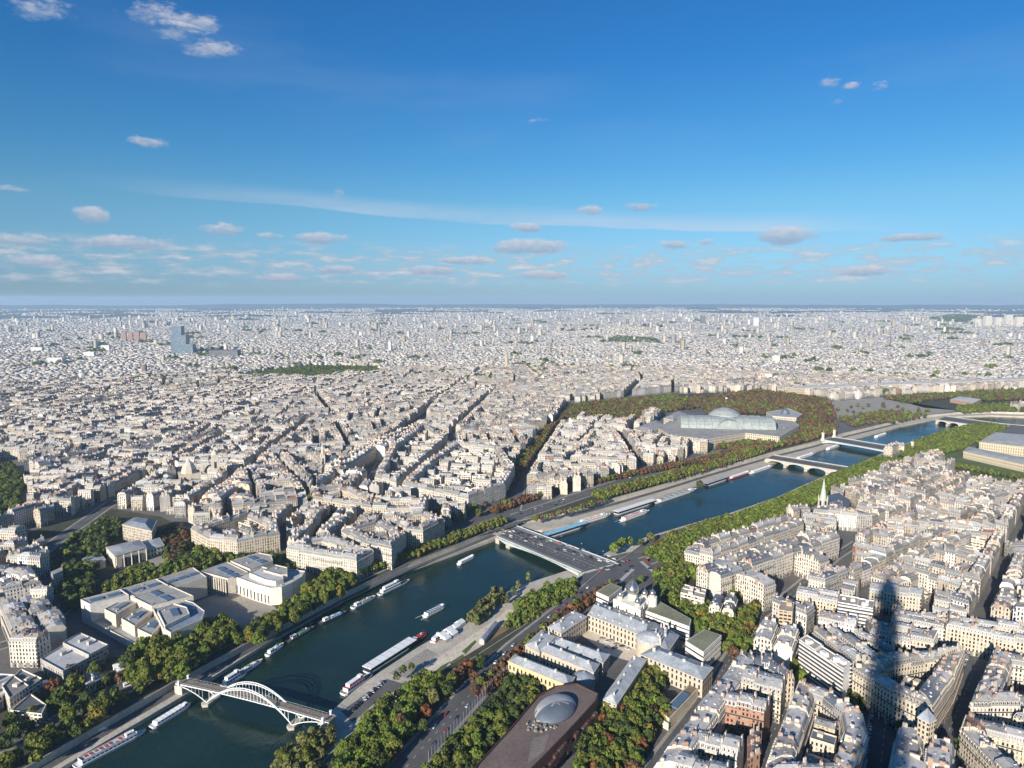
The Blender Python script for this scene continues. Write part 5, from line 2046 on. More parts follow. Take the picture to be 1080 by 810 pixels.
# ---- red-brown museum with the domed roof terrace
RF = [(470, 860), (503, 808), (536, 772), (567, 735), (585, 725), (608, 722), (631, 733), (628, 741), (598, 774), (558, 815), (530, 860)]
o = thing('museum', 'long red brown museum on the lower edge with silvery domed roof terrace', 'museum', base_of([(560, 790)]*3))
P = ccw(PX(RF, 18))
reserve(P, 6)
m = MB()
for i in range(len(P)):
    m.wall(P[i], P[(i + 1) % len(P)], 3.5, 18, 'museum_red')
m.parapet(P, 18, 1.2, .6, 'museum_red')
w_ = m.build('wall', o)
m = MB()
flat(m, P, 18.02, 'museum_roof')
rf = m.build('roof', o)
# stilts
for k in range(14):
    t = (k + .5) / 14
    p = lerp(lerp(P[0], P[len(P) // 2], t), centroid(P), .1)
    m = MB()
    m.bar((*p, 0), (*p, 3.6), .6, 'dark_steel', n=8)
    m.build('pillar', o)
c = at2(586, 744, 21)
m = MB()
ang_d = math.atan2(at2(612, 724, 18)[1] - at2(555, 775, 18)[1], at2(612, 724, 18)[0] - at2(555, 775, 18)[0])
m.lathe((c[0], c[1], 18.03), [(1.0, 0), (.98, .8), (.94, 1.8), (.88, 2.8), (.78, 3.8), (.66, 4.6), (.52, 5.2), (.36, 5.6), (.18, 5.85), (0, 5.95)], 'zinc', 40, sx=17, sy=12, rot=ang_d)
DOME = m
for i_, f_ in enumerate(m.f):       # pale metal, dark reflection painted on the front faces with a jagged edge
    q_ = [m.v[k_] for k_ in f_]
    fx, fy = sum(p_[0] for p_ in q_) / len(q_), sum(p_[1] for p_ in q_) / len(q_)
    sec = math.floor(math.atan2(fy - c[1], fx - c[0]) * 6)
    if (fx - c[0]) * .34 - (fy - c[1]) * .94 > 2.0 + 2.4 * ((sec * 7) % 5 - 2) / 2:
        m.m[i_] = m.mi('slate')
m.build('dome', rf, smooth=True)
m = MB()
rr = random.Random(4)
for k in range(26):      # planters and terrace seats in front of the dome
    p = at2(rr.uniform(556, 588), rr.uniform(760, 772), 18)
    m = MB()
    m.box((*p, 0), (rr.uniform(1, 2.4), rr.uniform(.8, 1.6), rr.uniform(.6, 1.3)), rr.choice(('timber', 'stone', 'green_steel')), (.36, .32, .27), rr.uniform(0, 3), z0=18.05)
    m.build('planter', rf)
m = MB()
flat(m, PX([(562, 778), (580, 774), (574, 792), (556, 806)], 18.2), 18.2, 'flat_roof', (.20, .17, .15))
m.build('roof_hatch', rf)
# boxes along the garden front and windows
a, b = at2(628, 741, 18), at2(558, 815, 18)
d = math.dist(a, b)
nx, ny = -(b[1] - a[1]) / d, (b[0] - a[0]) / d
if (nx * (centroid(P)[0] - a[0]) + ny * (centroid(P)[1] - a[1])) > 0:
    nx, ny = -nx, -ny
for k in range(16):
    p = lerp(a, b, (k + .5) / 16)
    m = MB()
    m.box((p[0] + nx * 1.0, p[1] + ny * 1.0, 0), (4.6, 2.2, rr.uniform(3, 7)), 'museum_red' if k % 3 else 'iron_brown', (.5, .5, .5), math.atan2(b[1] - a[1], b[0] - a[0]), z0=rr.uniform(5, 10))
    m.build('window_box', o)
o2 = thing('glass_gallery', 'long grey barrel roofed gallery at the foot of the red brown museum', 'gallery', (*at2(612, 776, 2), 0))
a, b = at2(622, 762, 4), at2(600, 788, 4)
for k in range(1):
    m = MB()
    dx, dy = (b[0] - a[0]), (b[1] - a[1])
    l = math.hypot(dx, dy)
    px_, py_ = -dy / l * 3.2, dx / l * 3.2
    arc = [(math.cos(t), math.sin(t)) for t in [math.pi * i / 8 for i in range(9)]]
    for (c0, s0), (c1, s1) in zip(arc, arc[1:]):
        m.face([(a[0] + px_ * c0, a[1] + py_ * c0, 2 + 2.6 * s0), (b[0] + px_ * c0, b[1] + py_ * c0, 2 + 2.6 * s0), (b[0] + px_ * c1, b[1] + py_ * c1, 2 + 2.6 * s1), (a[0] + px_ * c1, a[1] + py_ * c1, 2 + 2.6 * s1)], 'zinc')
    m.build('roof', o2)
    m = MB()
    m.prism([(a[0] + px_, a[1] + py_), (b[0] + px_, b[1] + py_), (b[0] - px_, b[1] - py_), (a[0] - px_, a[1] - py_)], 0, 2, 'dark_glass')
    m.build('wall', o2)

# glass noise screen along the road
gm, gn, gb = new_mat('clear_glass')
gb.inputs['Base Color'].default_value = (.75, .82, .82, 1)
gb.inputs['Roughness'].default_value = .08
gb.inputs['Alpha'].default_value = .22
o = thing('glass_screen', 'tall clear glass screen on steel posts between the road and the museum garden', 'fence', (*at2(500, 735), 0))
L = pxy([(452, 800), (470, 778), (500, 746), (520, 722), (541, 703)], 4)
W_ = walk(L, 4.0)
for (x, y, h), (x2, y2, _) in zip(W_, W_[1:]):
    m = MB()
    m.box(((x + x2) / 2, (y + y2) / 2, 0), (3.7, .05, 8.6), 'clear_glass', (.5, .5, .5), math.atan2(y2 - y, x2 - x), z0=.3)
    m.build('glass_panel', o)
for x, y, h in W_:
    m = MB()
    m.bar((x, y, 0), (x, y, 9), .10, 'zinc')
    m.build('post', o)

# ---- churches
def px_h(u, v0, v1):
    """Height of something standing at (u, v0) whose top shows at v1."""
    p = at(u, v0)
    d = ray(u, v1)
    return EYE + d[2] / math.hypot(d[0], d[1]) * math.hypot(p.x, p.y)


def spire_church(label, u, v0, v_tower, v_tip, hw, body, spire_mat, rmat, roof_t, body_h=14, wt=LIMEP):
    p = at2(u, v0)
    o = thing('church', label, 'church', (*p, 0))
    ht, hs = px_h(u, v0, v_tower), px_h(u, v0, v_tip)
    m = MB()
    m.box((*p, 0), (hw * 2, hw * 2, ht), 'stone', wt, .4, z0=0)
    tw = m.build('tower', o)
    for k in range(4):
        a = .4 + math.pi / 4 + k * math.pi / 2
        m = MB()
        m.lathe((p[0] + math.cos(a) * hw * 1.25, p[1] + math.sin(a) * hw * 1.25, 0), [(.7, ht - 2), (.7, ht + 2.5), (0, ht + 6)], 'stone', 6, wt)
        m.build('pinnacle', tw)
        a = .4 + k * math.pi / 2
        m = MB()
        m.box((p[0] + math.cos(a) * hw, p[1] + math.sin(a) * hw, 0), (.3, hw * .7, ht * .26), 'dark_glass', (.5, .5, .5), a, z0=ht * .66)
        m.build('belfry_opening', tw)
    m = MB()
    m.lathe((*p, ht), [(hw * 1.05, 0), (hw * .5, (hs - ht) * .5), (0.1, hs - ht)], spire_mat, 8, wt)
    m.build('spire', tw)
    if body:
        q = ccw(PX(body, body_h))
        reserve(q, 5)
        if math.dist(q[0], q[1]) < math.dist(q[1], q[2]):
            q = q[1:] + q[:1]
        m = MB()
        m.prism(q, 0, body_h, 'stone', 'stone', wt)
        nv = m.build('nave', o)
        m = MB()
        hip(m, q, body_h, 7, rmat, roof_t, inset=.5)
        m.build('roof', nv)
    return o


spire_church('slender pale spired church tower rising among the houses beyond the river bend', 341, 502, 481, 463, 3.2, [(344, 485), (362, 482), (368, 490), (350, 494)], 'stone', 'slate', (.3, .3, .3))
spire_church('stone church with green tipped spire beside the tree lined south quay', 867, 546, 526, 504, 4.2, [(873, 522), (897, 528), (893, 537), (869, 531)], 'copper', 'slate', (.2, .2, .2), 13)
p = at2(228, 512)
o = thing('church', 'massive square stone church tower and domed nave rising over the north bank roofs', 'church', (*p, 0))
ht = px_h(228, 512, 479)
m = MB()
m.box((*p, 0), (11, 11, ht * .82), 'stone', LIMEP, .5, z0=0)
m.box((*p, 0), (9.4, 9.4, ht * .18), 'stone', LIMEP, .5, z0=ht * .82)
tw = m.build('tower', o)
m = MB()
m.lathe((*p, ht), [(5.5, 0), (4.5, 2), (0, 6.5)], 'stone', 8, LIMEP)
m.build('cap', tw)
for k in range(4):
    a = .5 + k * math.pi / 2
    m = MB()
    m.box((p[0] + math.cos(a) * 5.5, p[1] + math.sin(a) * 5.5, 0), (.3, 3.4, ht * .2), 'dark_glass', (.5, .5, .5), a, z0=ht * .58)
    m.build('belfry_opening', tw)
c = at2(200, 509)
reserve([(c[0] - 18, c[1] - 18), (c[0] + 18, c[1] - 18), (p[0] + 8, p[1] + 8), (c[0] - 10, c[1] + 22)], 4)
m = MB()
m.box((*c, 0), (30, 26, 16), 'stone', LIME, .5, z0=0)
nv = m.build('nave', o)
m = MB()
m.lathe((*c, 16), [(12, 0), (11, 6), (6.5, 14), (1.2, 20), (0, 22)], 'stone', 8, (.47, .41, .33))
m.build('dome', nv)
# conical capped tower at the lower edge, white apsed chapel, etc.
p = at2(975, 790, 12)
o = thing('turret', 'square brick corner tower with pointed slate cap at the lower edge', 'tower', (*p, 0))
hh = 31.0
m = MB()
m.box((*p, 0), (6.6, 6.6, hh), 'facade_brick', (.52, .43, .31), .5, z0=0)
m.box((*p, 0), (7.4, 7.4, .8), 'stone', LIME, .5, z0=hh)
tw = m.build('wall', o)
m = MB()
m.lathe((*p, hh + .8), [(5.2, 0), (0, 6.5)], 'roof', 4, (.26, .28, .31), rot=.5 + math.pi / 4)
m.build('roof', o)

# ---- glass roofed exhibition palace
o = thing('exhibition_palace', 'huge stone exhibition palace with barrel vaulted green glass roof and flag', 'palace', base_of([(760, 455)]*3))
slab(o, [(694, 452), (710, 442), (748, 438), (800, 439), (836, 444), (843, 449), (822, 461), (786, 457), (745, 464), (706, 459)], 19, wmat='facade_palace', wt=(.56, .49, .37), rt=(.30, .29, .27), name='wall', lights=0)
A, Bp, Cn = at2(716, 447, 22), at2(814, 449, 22), at2(764, 446, 22)
m = MB()


def vault(m, a, b, w_, z, rise, n=10, seg=20, mat='vault_glass'):
    dx, dy = b[0] - a[0], b[1] - a[1]
    l = math.hypot(dx, dy)
    px_, py_ = -dy / l * w_, dx / l * w_
    arc = [(math.cos(t), math.sin(t)) for t in [math.pi * i / n for i in range(n + 1)]]
    for s in range(seg):
        p, q = lerp(a, b, s / seg), lerp(a, b, (s + 1) / seg)
        for (c0, s0), (c1, s1) in zip(arc, arc[1:]):
            m.face([(p[0] + px_ * c0, p[1] + py_ * c0, z + rise * s0), (q[0] + px_ * c0, q[1] + py_ * c0, z + rise * s0),
                    (q[0] + px_ * c1, q[1] + py_ * c1, z + rise * s1), (p[0] + px_ * c1, p[1] + py_ * c1, z + rise * s1)], mat)
    for p in (a, b):
        m.face([(p[0] + px_ * c, p[1] + py_ * c, z + rise * s) for c, s in arc], mat)


vault(m, A, Bp, 34, 19.5, 21)
gv = m.build('glass_vault', o)
# steel ribs
dx, dy = Bp[0] - A[0], Bp[1] - A[1]
l = math.hypot(dx, dy)
for s in range(13):
    p = lerp(A, Bp, s / 12)
    m = MB()
    arc = [(p[0] - dy / l * 34.3 * math.cos(t), p[1] + dx / l * 34.3 * math.cos(t), 19.5 + 21.3 * math.sin(t)) for t in [math.pi * i / 10 for i in range(11)]]
    for a_, b_ in zip(arc, arc[1:]):
        m.bar(a_, b_, .55, 'green_steel')
    m.build('rib', gv)
m = MB()
q_, r_ = (Cn[0] + dy / l * 62, Cn[1] - dx / l * 62), (Cn[0] - dy / l * 20, Cn[1] + dx / l * 20)
vault(m, q_, r_, 24, 19.6, 18, seg=8)
m.build('glass_vault', o)
m = MB()
m.lathe((*Cn, 19.6), [(38, 0), (37, 11), (31, 22), (20, 30), (7, 34), (0, 35)], 'vault_glass', 28)
dm = m.build('glass_dome', o)
m = MB()
m.bar((*Cn, 54), (*Cn, 76), .5, 'dark_steel', r2=.25)
fp = m.build('flagpole', dm)
m = MB()
m.face([(Cn[0], Cn[1], 75.5), (Cn[0] + 4.5, Cn[1] + 1, 75.2), (Cn[0] + 4.5, Cn[1] + 1, 72.3), (Cn[0], Cn[1], 72.5)], 'white_paint')
m.build('flag', fp)
for L, h in (([(668, 452), (692, 443), (700, 448), (688, 457)], 17), ([(700, 441), (716, 433), (724, 437), (710, 443)], 21)):
    wing(o, L, h, 4, rt=(.33, .31, .285), name='side_wing', flat_top=.75)
o = thing('exhibition_hall', 'smaller domed stone palace beyond the glass roofed hall among brown trees', 'palace', base_of([(815, 438)]*3))
w_, q = slab(o, [(808, 435), (832, 431), (846, 437), (840, 441), (814, 439)], 16, wmat='facade_palace', wt=(.56, .49, .37), rt=(.33, .34, .35))
c = centroid(q)
m = MB()
m.lathe((*c, 16), [(9, 0), (9, 3), (7, 9), (2, 12), (0, 15)], 'slate', 14)
m.build('dome', o)

# ---- riverside ministry, lawn side
o = thing('ministry', 'long cream ministry with flat grey roofs at the end of the lawns', 'palace', base_of([(1060, 480)]*3))
wing(o, [(1033, 466), (1050, 456), (1130, 462), (1120, 476)], 18, 2, wt=(.56, .48, .34), rt=(.40, .39, .36), flat_top=.7)
wing(o, [(1016, 476), (1022, 471), (1120, 491), (1115, 498)], 12, 2, wt=(.56, .48, .34), rt=(.36, .36, .34), flat_top=.6)
# ---- long arcaded palace front beside the far gardens
o = thing('arcaded_front', 'very long even cream palace front running behind the far gardens', 'palace', base_of([(960, 418)]*3))
pp = [(838, 417), (900, 414.5), (960, 412), (1020, 409.5), (1100, 406)]
for a, b in zip(pp, pp[1:]):
    q = [at2(a[0], a[1], 0), at2(b[0], b[1], 0)]
    d = math.dist(*q)
    nx, ny = -(q[1][1] - q[0][1]) / d * 22, (q[1][0] - q[0][0]) / d * 22
    P = ccw([q[0], q[1], (q[1][0] + nx, q[1][1] + ny), (q[0][0] + nx, q[0][1] + ny)])
    reserve(P, 4)
    m = MB()
    m.prism(P, 0, 21, 'facade_palace', 'stone', (.60, .51, .37))
    w_ = m.build('range', o)
    m = MB()
    hip(m, P, 21.02, 6, 'roof', (.30, .31, .33), inset=1)
    m.build('roof', w_)
o = thing('orangery', 'low brick and white gallery at the edge of the far gardens', 'gallery', base_of([(1018, 424)]*3))
wing(o, [(1002, 421), (1012, 418), (1035, 421), (1027, 425)], 9, 2, wmat='stone', wt=(.34, .21, .15), rt=(.5, .48, .45), flat_top=.7)

# ---- distant towers
def tower_block(label, u, v0, v1, wpx, mat, tint, name='tower_block', steps=None):
    p = at2(u, v0)
    dist = math.hypot(*p)
    o = thing(name, label, 'tower', (*p, 0))
    W0 = wpx * math.hypot(dist, EYE) / FPX
    for k, (f0, f1, wf, du) in enumerate(steps or [(0, 1, 1, 0)]):
        z0, z1 = px_h(u, v0, v0 + (v1 - v0) * f0) if f0 else 0, px_h(u, v0, v0 + (v1 - v0) * f1)
        m = MB()
        m.box((p[0] + du * W0, p[1], 0), (W0 * wf, W0 * .45, z1 - z0), mat, tint, .1, z0=z0)
        m.build('storeys', o)
    reserve([(p[0] - W0 * .6, p[1] - W0 * .4), (p[0] + W0 * .6, p[1] - W0 * .4), (p[0] + W0 * .6, p[1] + W0 * .4), (p[0] - W0 * .6, p[1] + W0 * .4)], 10)
    return o


tower_block('tall stepped bluish glass tower standing alone above the far roofs', 194, 374, 344, 20, 'facade_glass', (.30, .38, .46), steps=[(0, .38, 1, 0), (.38, .70, .70, -.15), (.70, 1, .44, -.22)])
for u, lb in ((131, 'reddish brown tower block, outermost of the row beside the glass tower'), (138, 'reddish brown tower block, second in the row beside the glass tower'),
              (145, 'reddish brown tower block, third in the row beside the glass tower'), (152, 'reddish brown tower block nearest the stepped glass tower')):
    tower_block(lb, u, 361, 350.5, 4.4, 'far_wall', (.33, .21, .17))
tower_block('dark slab tower alone on the far skyline near the distant wooded hill', 741, 342, 333, 5, 'far_wall', (.16, .15, .16))
tower_block('white slab tower on the far skyline above the gardens', 797, 345, 335, 5, 'far_wall', (.75, .74, .70))
tower_block('white block on the far skyline over the pale bridge', 818, 384, 375, 7, 'far_wall', (.75, .74, .70))
for i, (u, v0, v1, wd) in enumerate(((1030, 345, 336, 5), (1041, 344, 333, 6), (1052, 345, 335, 5), (1063, 343, 332, 6), (1074, 345, 334, 6))):
    tower_block(f'cream high rise block, {("first", "second", "third", "fourth", "last")[i]} in the row on the far skyline past the far gardens', u, v0, v1, wd, 'far_wall', (.66, .62, .54))
for i, (u, v0, v1, wd) in enumerate(((95, 378, 371, 9), (60, 385, 377, 12), (112, 372, 364, 7), (40, 372, 366, 9))):
    tower_block(('white slab block standing left of the glass tower, wide and low', 'broad white slab block on the left among far roofs, nearer', 'pale bluish slab block just before the reddish towers', 'pale slab block far left beneath the horizon')[i],
                u, v0, v1, wd, 'far_wall', (.70, .70, .68))
tower_block('dark box shaped building near the foot of the glass tower', 238, 377, 369, 26, 'far_wall', (.13, .13, .14))

# ---- bridges
def deck_box(o, poly, z, thick, mat, top=None, name='deck'):
    m = MB()
    m.prism(poly, z - thick, z, mat, top or mat, bottom=True)
    return m.build(name, o)


o = thing('road_bridge', 'wide steel road bridge with pale girder crossing to the busy square', 'bridge', (*at2(590, 578), 0))
A1, A2, B1, B2 = at2(524, 566, 1), at2(613, 604, 1), at2(545, 555, 1), at2(650, 594, 1)
poly = ccw([A1, A2, B2, B1])
dk = deck_box(o, poly, 1.0, 1.6, 'pale_steel', 'asphalt')
for P0, P1 in ((A1, A2), (B1, B2)):
    s = 1 if P0 is A1 else -1
    m = MB()
    d = math.dist(P0, P1)
    inx, iny = ((B1[0] - A1[0]), (B1[1] - A1[1]))
    il = math.hypot(inx, iny)
    inx, iny = inx / il * s, iny / il * s
    pav = [P0, P1, (P1[0] + inx * 6, P1[1] + iny * 6), (P0[0] + inx * 6, P0[1] + iny * 6)]
    m.prism(pav, 1.0, 1.18, 'deck')
    m.build('pavement', o)
    m = MB()
    m.prism(ribbon([P0, P1], .2), 1.18, 2.2, 'pale_steel')
    m.build('railing', o)
    # girder: deep at the pier, shallow at midspan
    m = MB()
    n = 24
    for i in range(n):
        t0, t1 = i / n, (i + 1) / n
        dep = lambda t: 1.8 + 3.6 * abs(2 * ((t - .14) / .86) - 1) ** 2 if t > .14 else 1.8 + 3.6 * (t / .14)
        p, q = lerp(P0, P1, t0), lerp(P0, P1, t1)
        m.face([(*p, 1.0), (*q, 1.0), (q[0], q[1], 1.0 - dep(t1)), (p[0], p[1], 1.0 - dep(t0))], 'pale_steel')
        p2, q2 = (p[0] + inx, p[1] + iny), (q[0] + inx, q[1] + iny)
        m.face([(p[0], p[1], 1 - dep(t0)), (q[0], q[1], 1 - dep(t1)), (q2[0], q2[1], 1 - dep(t1)), (p2[0], p2[1], 1 - dep(t0))], 'pale_steel')
    m.build('girder', o)
for s in (-.5, 0, .5):
    p0, p1 = lerp(lerp(A1, B1, .5 + s * .28), lerp(A2, B2, .5 + s * .28), 0.02), lerp(lerp(A1, B1, .5 + s * .28), lerp(A2, B2, .5 + s * .28), .98)
    m = MB()
    for (x, y, h), (x2, y2, _) in list(zip(walk([p0, p1], 4), walk([p0, p1], 4)[1:]))[:: (1 if s == 0 else 2)]:
        m.prism(ribbon([(x, y), (x2, y2)], .14), 1.0, 1.012, 'white_line')
    m.build('lane_marking', o)
pier = [lerp(A1, A2, .12), lerp(A1, A2, .17), lerp(B1, B2, .17), lerp(B1, B2, .12)]
m = MB()
m.prism(pier, WZ - 2, -3.4, 'bridge_stone')
m.build('pier', o)
m = MB()
m.prism([lerp(A1, A2, .97), lerp(A1, A2, 1.03), lerp(B1, B2, 1.03), lerp(B1, B2, .97)], WZ - 2, -.6, 'bridge_stone')
m.build('abutment', o)
m = MB()
m.prism([lerp(A1, A2, -.02), lerp(A1, A2, .03), lerp(B1, B2, .03), lerp(B1, B2, -.02)], WZ - 2, -.6, 'bridge_stone')
m.build('abutment', o)
for t in (.1, .3, .5, .7, .9):
    for P0, P1 in ((A1, A2), (B1, B2)):
        p = lerp(lerp(P0, P1, t), lerp(B1, B2, t) if P0 is A1 else lerp(A1, A2, t), .06)
        m = MB()
        m.bar((*p, 1.18), (*p, 10), .12, 'dark_steel', r2=.07)
        m.lathe((*p, 10), [(.25, 0), (.4, .3), (.2, .7), (0, .8)], 'white_paint', 6)
        tag(m.build('street_lamp'), f"slim grey lamp post on the {'footbridge' if P0 is A1 else 'far'} side railing of the road bridge, {dict(zip((.1, .3, .5, .7, .9), ('first', 'second', 'third', 'fourth', 'fifth')))[t]} from north", 'street lamp', 'lamp posts on the wide road bridge')


for (u0, v0), (u1, v1) in (((618, 604), (650, 594)), ((655, 612), (668, 600)), ((690, 604), (676, 592)), ((512, 562), (528, 552))):
    for x, y, h in walk([at2(u0, v0), at2(u1, v1)], 1.5):
        m = MB()
        c_, s_ = math.cos(h), math.sin(h)
        m.face([(x + i * c_ * .4 - j * s_ * 2, y + i * s_ * .4 + j * c_ * 2, .075) for i, j in ((-1, -1), (1, -1), (1, 1), (-1, 1))], 'white_line')
        setting('road_marking', m)


def arch_bridge(label, n0, n1, f0, f1, n, zdeck, zspring, mat='bridge_stone', flat_arch=False, rise=None):
    """Near edge n0-n1 and far edge f0-f1 of the deck in the photograph."""
    a, b, c, d = at2(*n0, zdeck), at2(*n1, zdeck), at2(*f1, zdeck), at2(*f0, zdeck)
    o = thing('arch_bridge', label, 'bridge', (*lerp(a, c, .5), 0))
    deck_box(o, ccw([a, b, c, d]), zdeck, .9, mat, 'deck')
    for k in range(n):
        t0, t1 = k / n + .018, (k + 1) / n - .018
        m = MB()
        S = 14
        for s in range(S):
            x0, x1 = s / S, (s + 1) / S
            z0 = zspring + (zdeck - 1.6 - zspring) * math.sqrt(max(0, 1 - (2 * x0 - 1) ** 2)) ** (1.0 if not flat_arch else 1.0)
            z1 = zspring + (zdeck - 1.6 - zspring) * math.sqrt(max(0, 1 - (2 * x1 - 1) ** 2))
            T0, T1 = t0 + (t1 - t0) * x0, t0 + (t1 - t0) * x1
            p, q, r_, s_ = lerp(a, b, T0), lerp(a, b, T1), lerp(d, c, T1), lerp(d, c, T0)
            m.face([(*p, z0), (*q, z1), (*q, zdeck - .9), (*p, zdeck - .9)], mat)
            m.face([(*s_, z0), (*r_, z1), (*r_, zdeck - .9), (*s_, zdeck - .9)], mat)
            m.face([(*p, z0), (*q, z1), (*r_, z1), (*s_, z0)], mat)
        m.build('arch', o)
    for k in range(n + 1):
        t0, t1 = k / n - .018, k / n + .018
        q = [lerp(a, b, t0), lerp(a, b, t1), lerp(d, c, t1), lerp(d, c, t0)]
        if 0 < k < n:
            ext = lambda p, q_, e: lerp(p, q_, e)
            q = [ext(q[0], q[3], -.12), ext(q[1], q[2], -.12), ext(q[2], q[1], -.12), ext(q[3], q[0], -.12)]
        m = MB()
        m.prism(q, WZ - 2, zdeck - .9 if k in (0, n) else zspring + 1.5, mat)
        if 0 < k < n:
            m.prism([lerp(a, b, t0), lerp(a, b, t1), lerp(d, c, t1), lerp(d, c, t0)], zspring + 1.5, zdeck - .91, mat)
        m.build('pier', o)
    for p, q in ((a, b), (d, c)):
        m = MB()
        m.prism(ribbon([p, q], .3), zdeck, zdeck + 1.1, mat)
        m.build('parapet', o)
    m = MB()
    e0, e1 = lerp(a, d, .2), lerp(b, c, .2)
    m.prism([e0, e1, lerp(b, c, .8), lerp(a, d, .8)], zdeck, zdeck + .02, 'asphalt')
    m.build('roadway', o)
    return o


arch_bridge('pale stone bridge of four round arches with an ornamented face', (808, 484), (897, 499), (816, 480), (903, 494), 4, 1.5, -6.0)
o = arch_bridge('single flat arch bridge with four tall statue topped pylons at its ends', (868, 464), (952, 479), (880, 461), (962, 474), 1, 2.0, -4.0, 'pale_steel')
a, b, c, d = at2(868, 464, 2), at2(952, 479, 2), at2(962, 474, 2), at2(880, 461, 2)
for p in (a, b, c, d):
    m = MB()
    m.box((*p, 0), (6.5, 6.5, 5), 'stone', LIMEP, .8, z0=0)
    m.box((*p, 0), (4.2, 4.2, 11), 'stone', LIMEP, .8, z0=5)
    m.box((*p, 0), (5.4, 5.4, 1), 'stone', LIMEP, .8, z0=16)
    py = m.build('pylon', o)
    m = MB()
    m.box((*p, 0), (3.2, 1.2, 2.0), 'gilt', (.5, .5, .5), .8, z0=17)
    m.lathe((p[0], p[1], 19), [(.5, 0), (.8, .8), (.4, 1.6), (.5, 2.0), (0, 2.5)], 'gilt', 8)
    m.build('statue', py)
arch_bridge('low stone bridge of many arches upstream beside the great paved square', (988, 443), (1052, 452), (998, 439), (1064, 448), 5, 2.0, -5.5)

# footbridge with two white arched ribs
N0, S0 = at2(189, 718, 2.5), at2(350, 759, 2.5)
ax = Vector((S0[0] - N0[0], S0[1] - N0[1]))
LEN = ax.length
ax /= LEN
pv = Vector((-ax.y, ax.x))
o = thing('footbridge', 'white arched steel footbridge with two lattice ribs crossing the river', 'footbridge', (N0[0] + ax.x * LEN / 2, N0[1] + ax.y * LEN / 2, 0))


def fb(t, side, z):
    return (N0[0] + ax.x * t + pv.x * side, N0[1] + ax.y * t + pv.y * side, z)


T1 = LEN * .22
T2 = LEN * .78


def deck_z(t):
    return 2.5 + 1.6 * math.sin(math.pi * t / LEN)


def rib_z(t):
    s = (t - T1) / (T2 - T1)
    return -5.6 + 16.5 * 4 * s * (1 - s)


m = MB()
n = 40
for i in range(n):
    t0, t1 = LEN * i / n, LEN * (i + 1) / n
    q = [fb(t0, -3.6, deck_z(t0)), fb(t1, -3.6, deck_z(t1)), fb(t1, 3.6, deck_z(t1)), fb(t0, 3.6, deck_z(t0))]
    m.face(q, 'timber')
    m.face([(x, y, z - .7) for x, y, z in q][::-1], 'pale_steel')
    for s in (-3.6, 3.6):
        m.face([fb(t0, s, deck_z(t0)), fb(t1, s, deck_z(t1)), fb(t1, s, deck_z(t1) - .7), fb(t0, s, deck_z(t0) - .7)], 'white_paint')
m.build('deck', o)
for s in (-4.2, 4.2):
    m = MB()
    n = 36
    for lo, rr_ in ((0, .34), (1.5, .30)):
        for i in range(n):
            t0, t1 = T1 + (T2 - T1) * i / n, T1 + (T2 - T1) * (i + 1) / n
            k0, k1 = (math.sin(math.pi * i / n), math.sin(math.pi * (i + 1) / n)) if lo else (0, 0)
            m.bar(fb(t0, s, rib_z(t0) + lo * k0), fb(t1, s, rib_z(t1) + lo * k1), rr_, 'white_paint')
    for i in range(1, n):
        t0 = T1 + (T2 - T1) * i / n
        t1 = T1 + (T2 - T1) * (i + (1 if i % 2 else -1) * .0 + .5) / n
        m.bar(fb(t0, s, rib_z(t0)), fb(t1, s, rib_z(t1) + 1.5 * math.sin(math.pi * (i + .5) / n)), .13, 'white_paint')
    m.build('arch_rib', o)
    for i in range(1, 26):
        t = T1 + (T2 - T1) * i / 26
        z0, z1 = deck_z(t), rib_z(t)
        if abs(z1 - z0) > .8:
            m = MB()
            m.bar(fb(t, s, z0 - .3), fb(t, s, z1), .16, 'white_paint')
            m.build('hanger', o)
    # cantilever side spans
    for e0, e1 in ((T1, 3.0), (T2, LEN - 3.0)):
        m = MB()
        k = 8
        for i in range(k):
            t0, t1 = e0 + (e1 - e0) * i / k, e0 + (e1 - e0) * (i + 1) / k
            f = lambda u: -5.6 + 7.2 * (1 - (1 - u) ** 2)
            m.bar(fb(t0, s, f(i / k)), fb(t1, s, f((i + 1) / k)), .3, 'white_paint')
            if i:
                m.bar(fb(t0, s, f(i / k)), fb(t0, s, deck_z(t0) - .6), .14, 'pale_steel')
        m.build('side_strut', o)
    m = MB()
    k = 40
    for i in range(k):
        t0, t1 = LEN * i / k, LEN * (i + 1) / k
        m.bar(fb(t0, s * .85, deck_z(t0) + 1.15), fb(t1, s * .85, deck_z(t1) + 1.15), .07, 'pale_steel')
        m.bar(fb(t0, s * .85, deck_z(t0)), fb(t0, s * .85, deck_z(t0) + 1.15), .05, 'pale_steel')
    m.build('railing', o)
for i in range(5):
    t = T1 + (T2 - T1) * (.3 + .1 * i)
    m = MB()
    m.bar(fb(t, -4.2, rib_z(t) + 1), fb(t, 4.2, rib_z(t) + 1), .18, 'white_paint')
    if i in (0, 4):
        m.build('cross_brace', o)
for T in (T1, T2):
    m = MB()
    m.prism([fb(T - 3, -6, 0)[:2], fb(T, -8, 0)[:2], fb(T + 3, -6, 0)[:2], fb(T + 3, 6, 0)[:2], fb(T, 8, 0)[:2], fb(T - 3, 6, 0)[:2]], WZ - 2, -5.4, 'bridge_stone')
    m.build('pier', o)
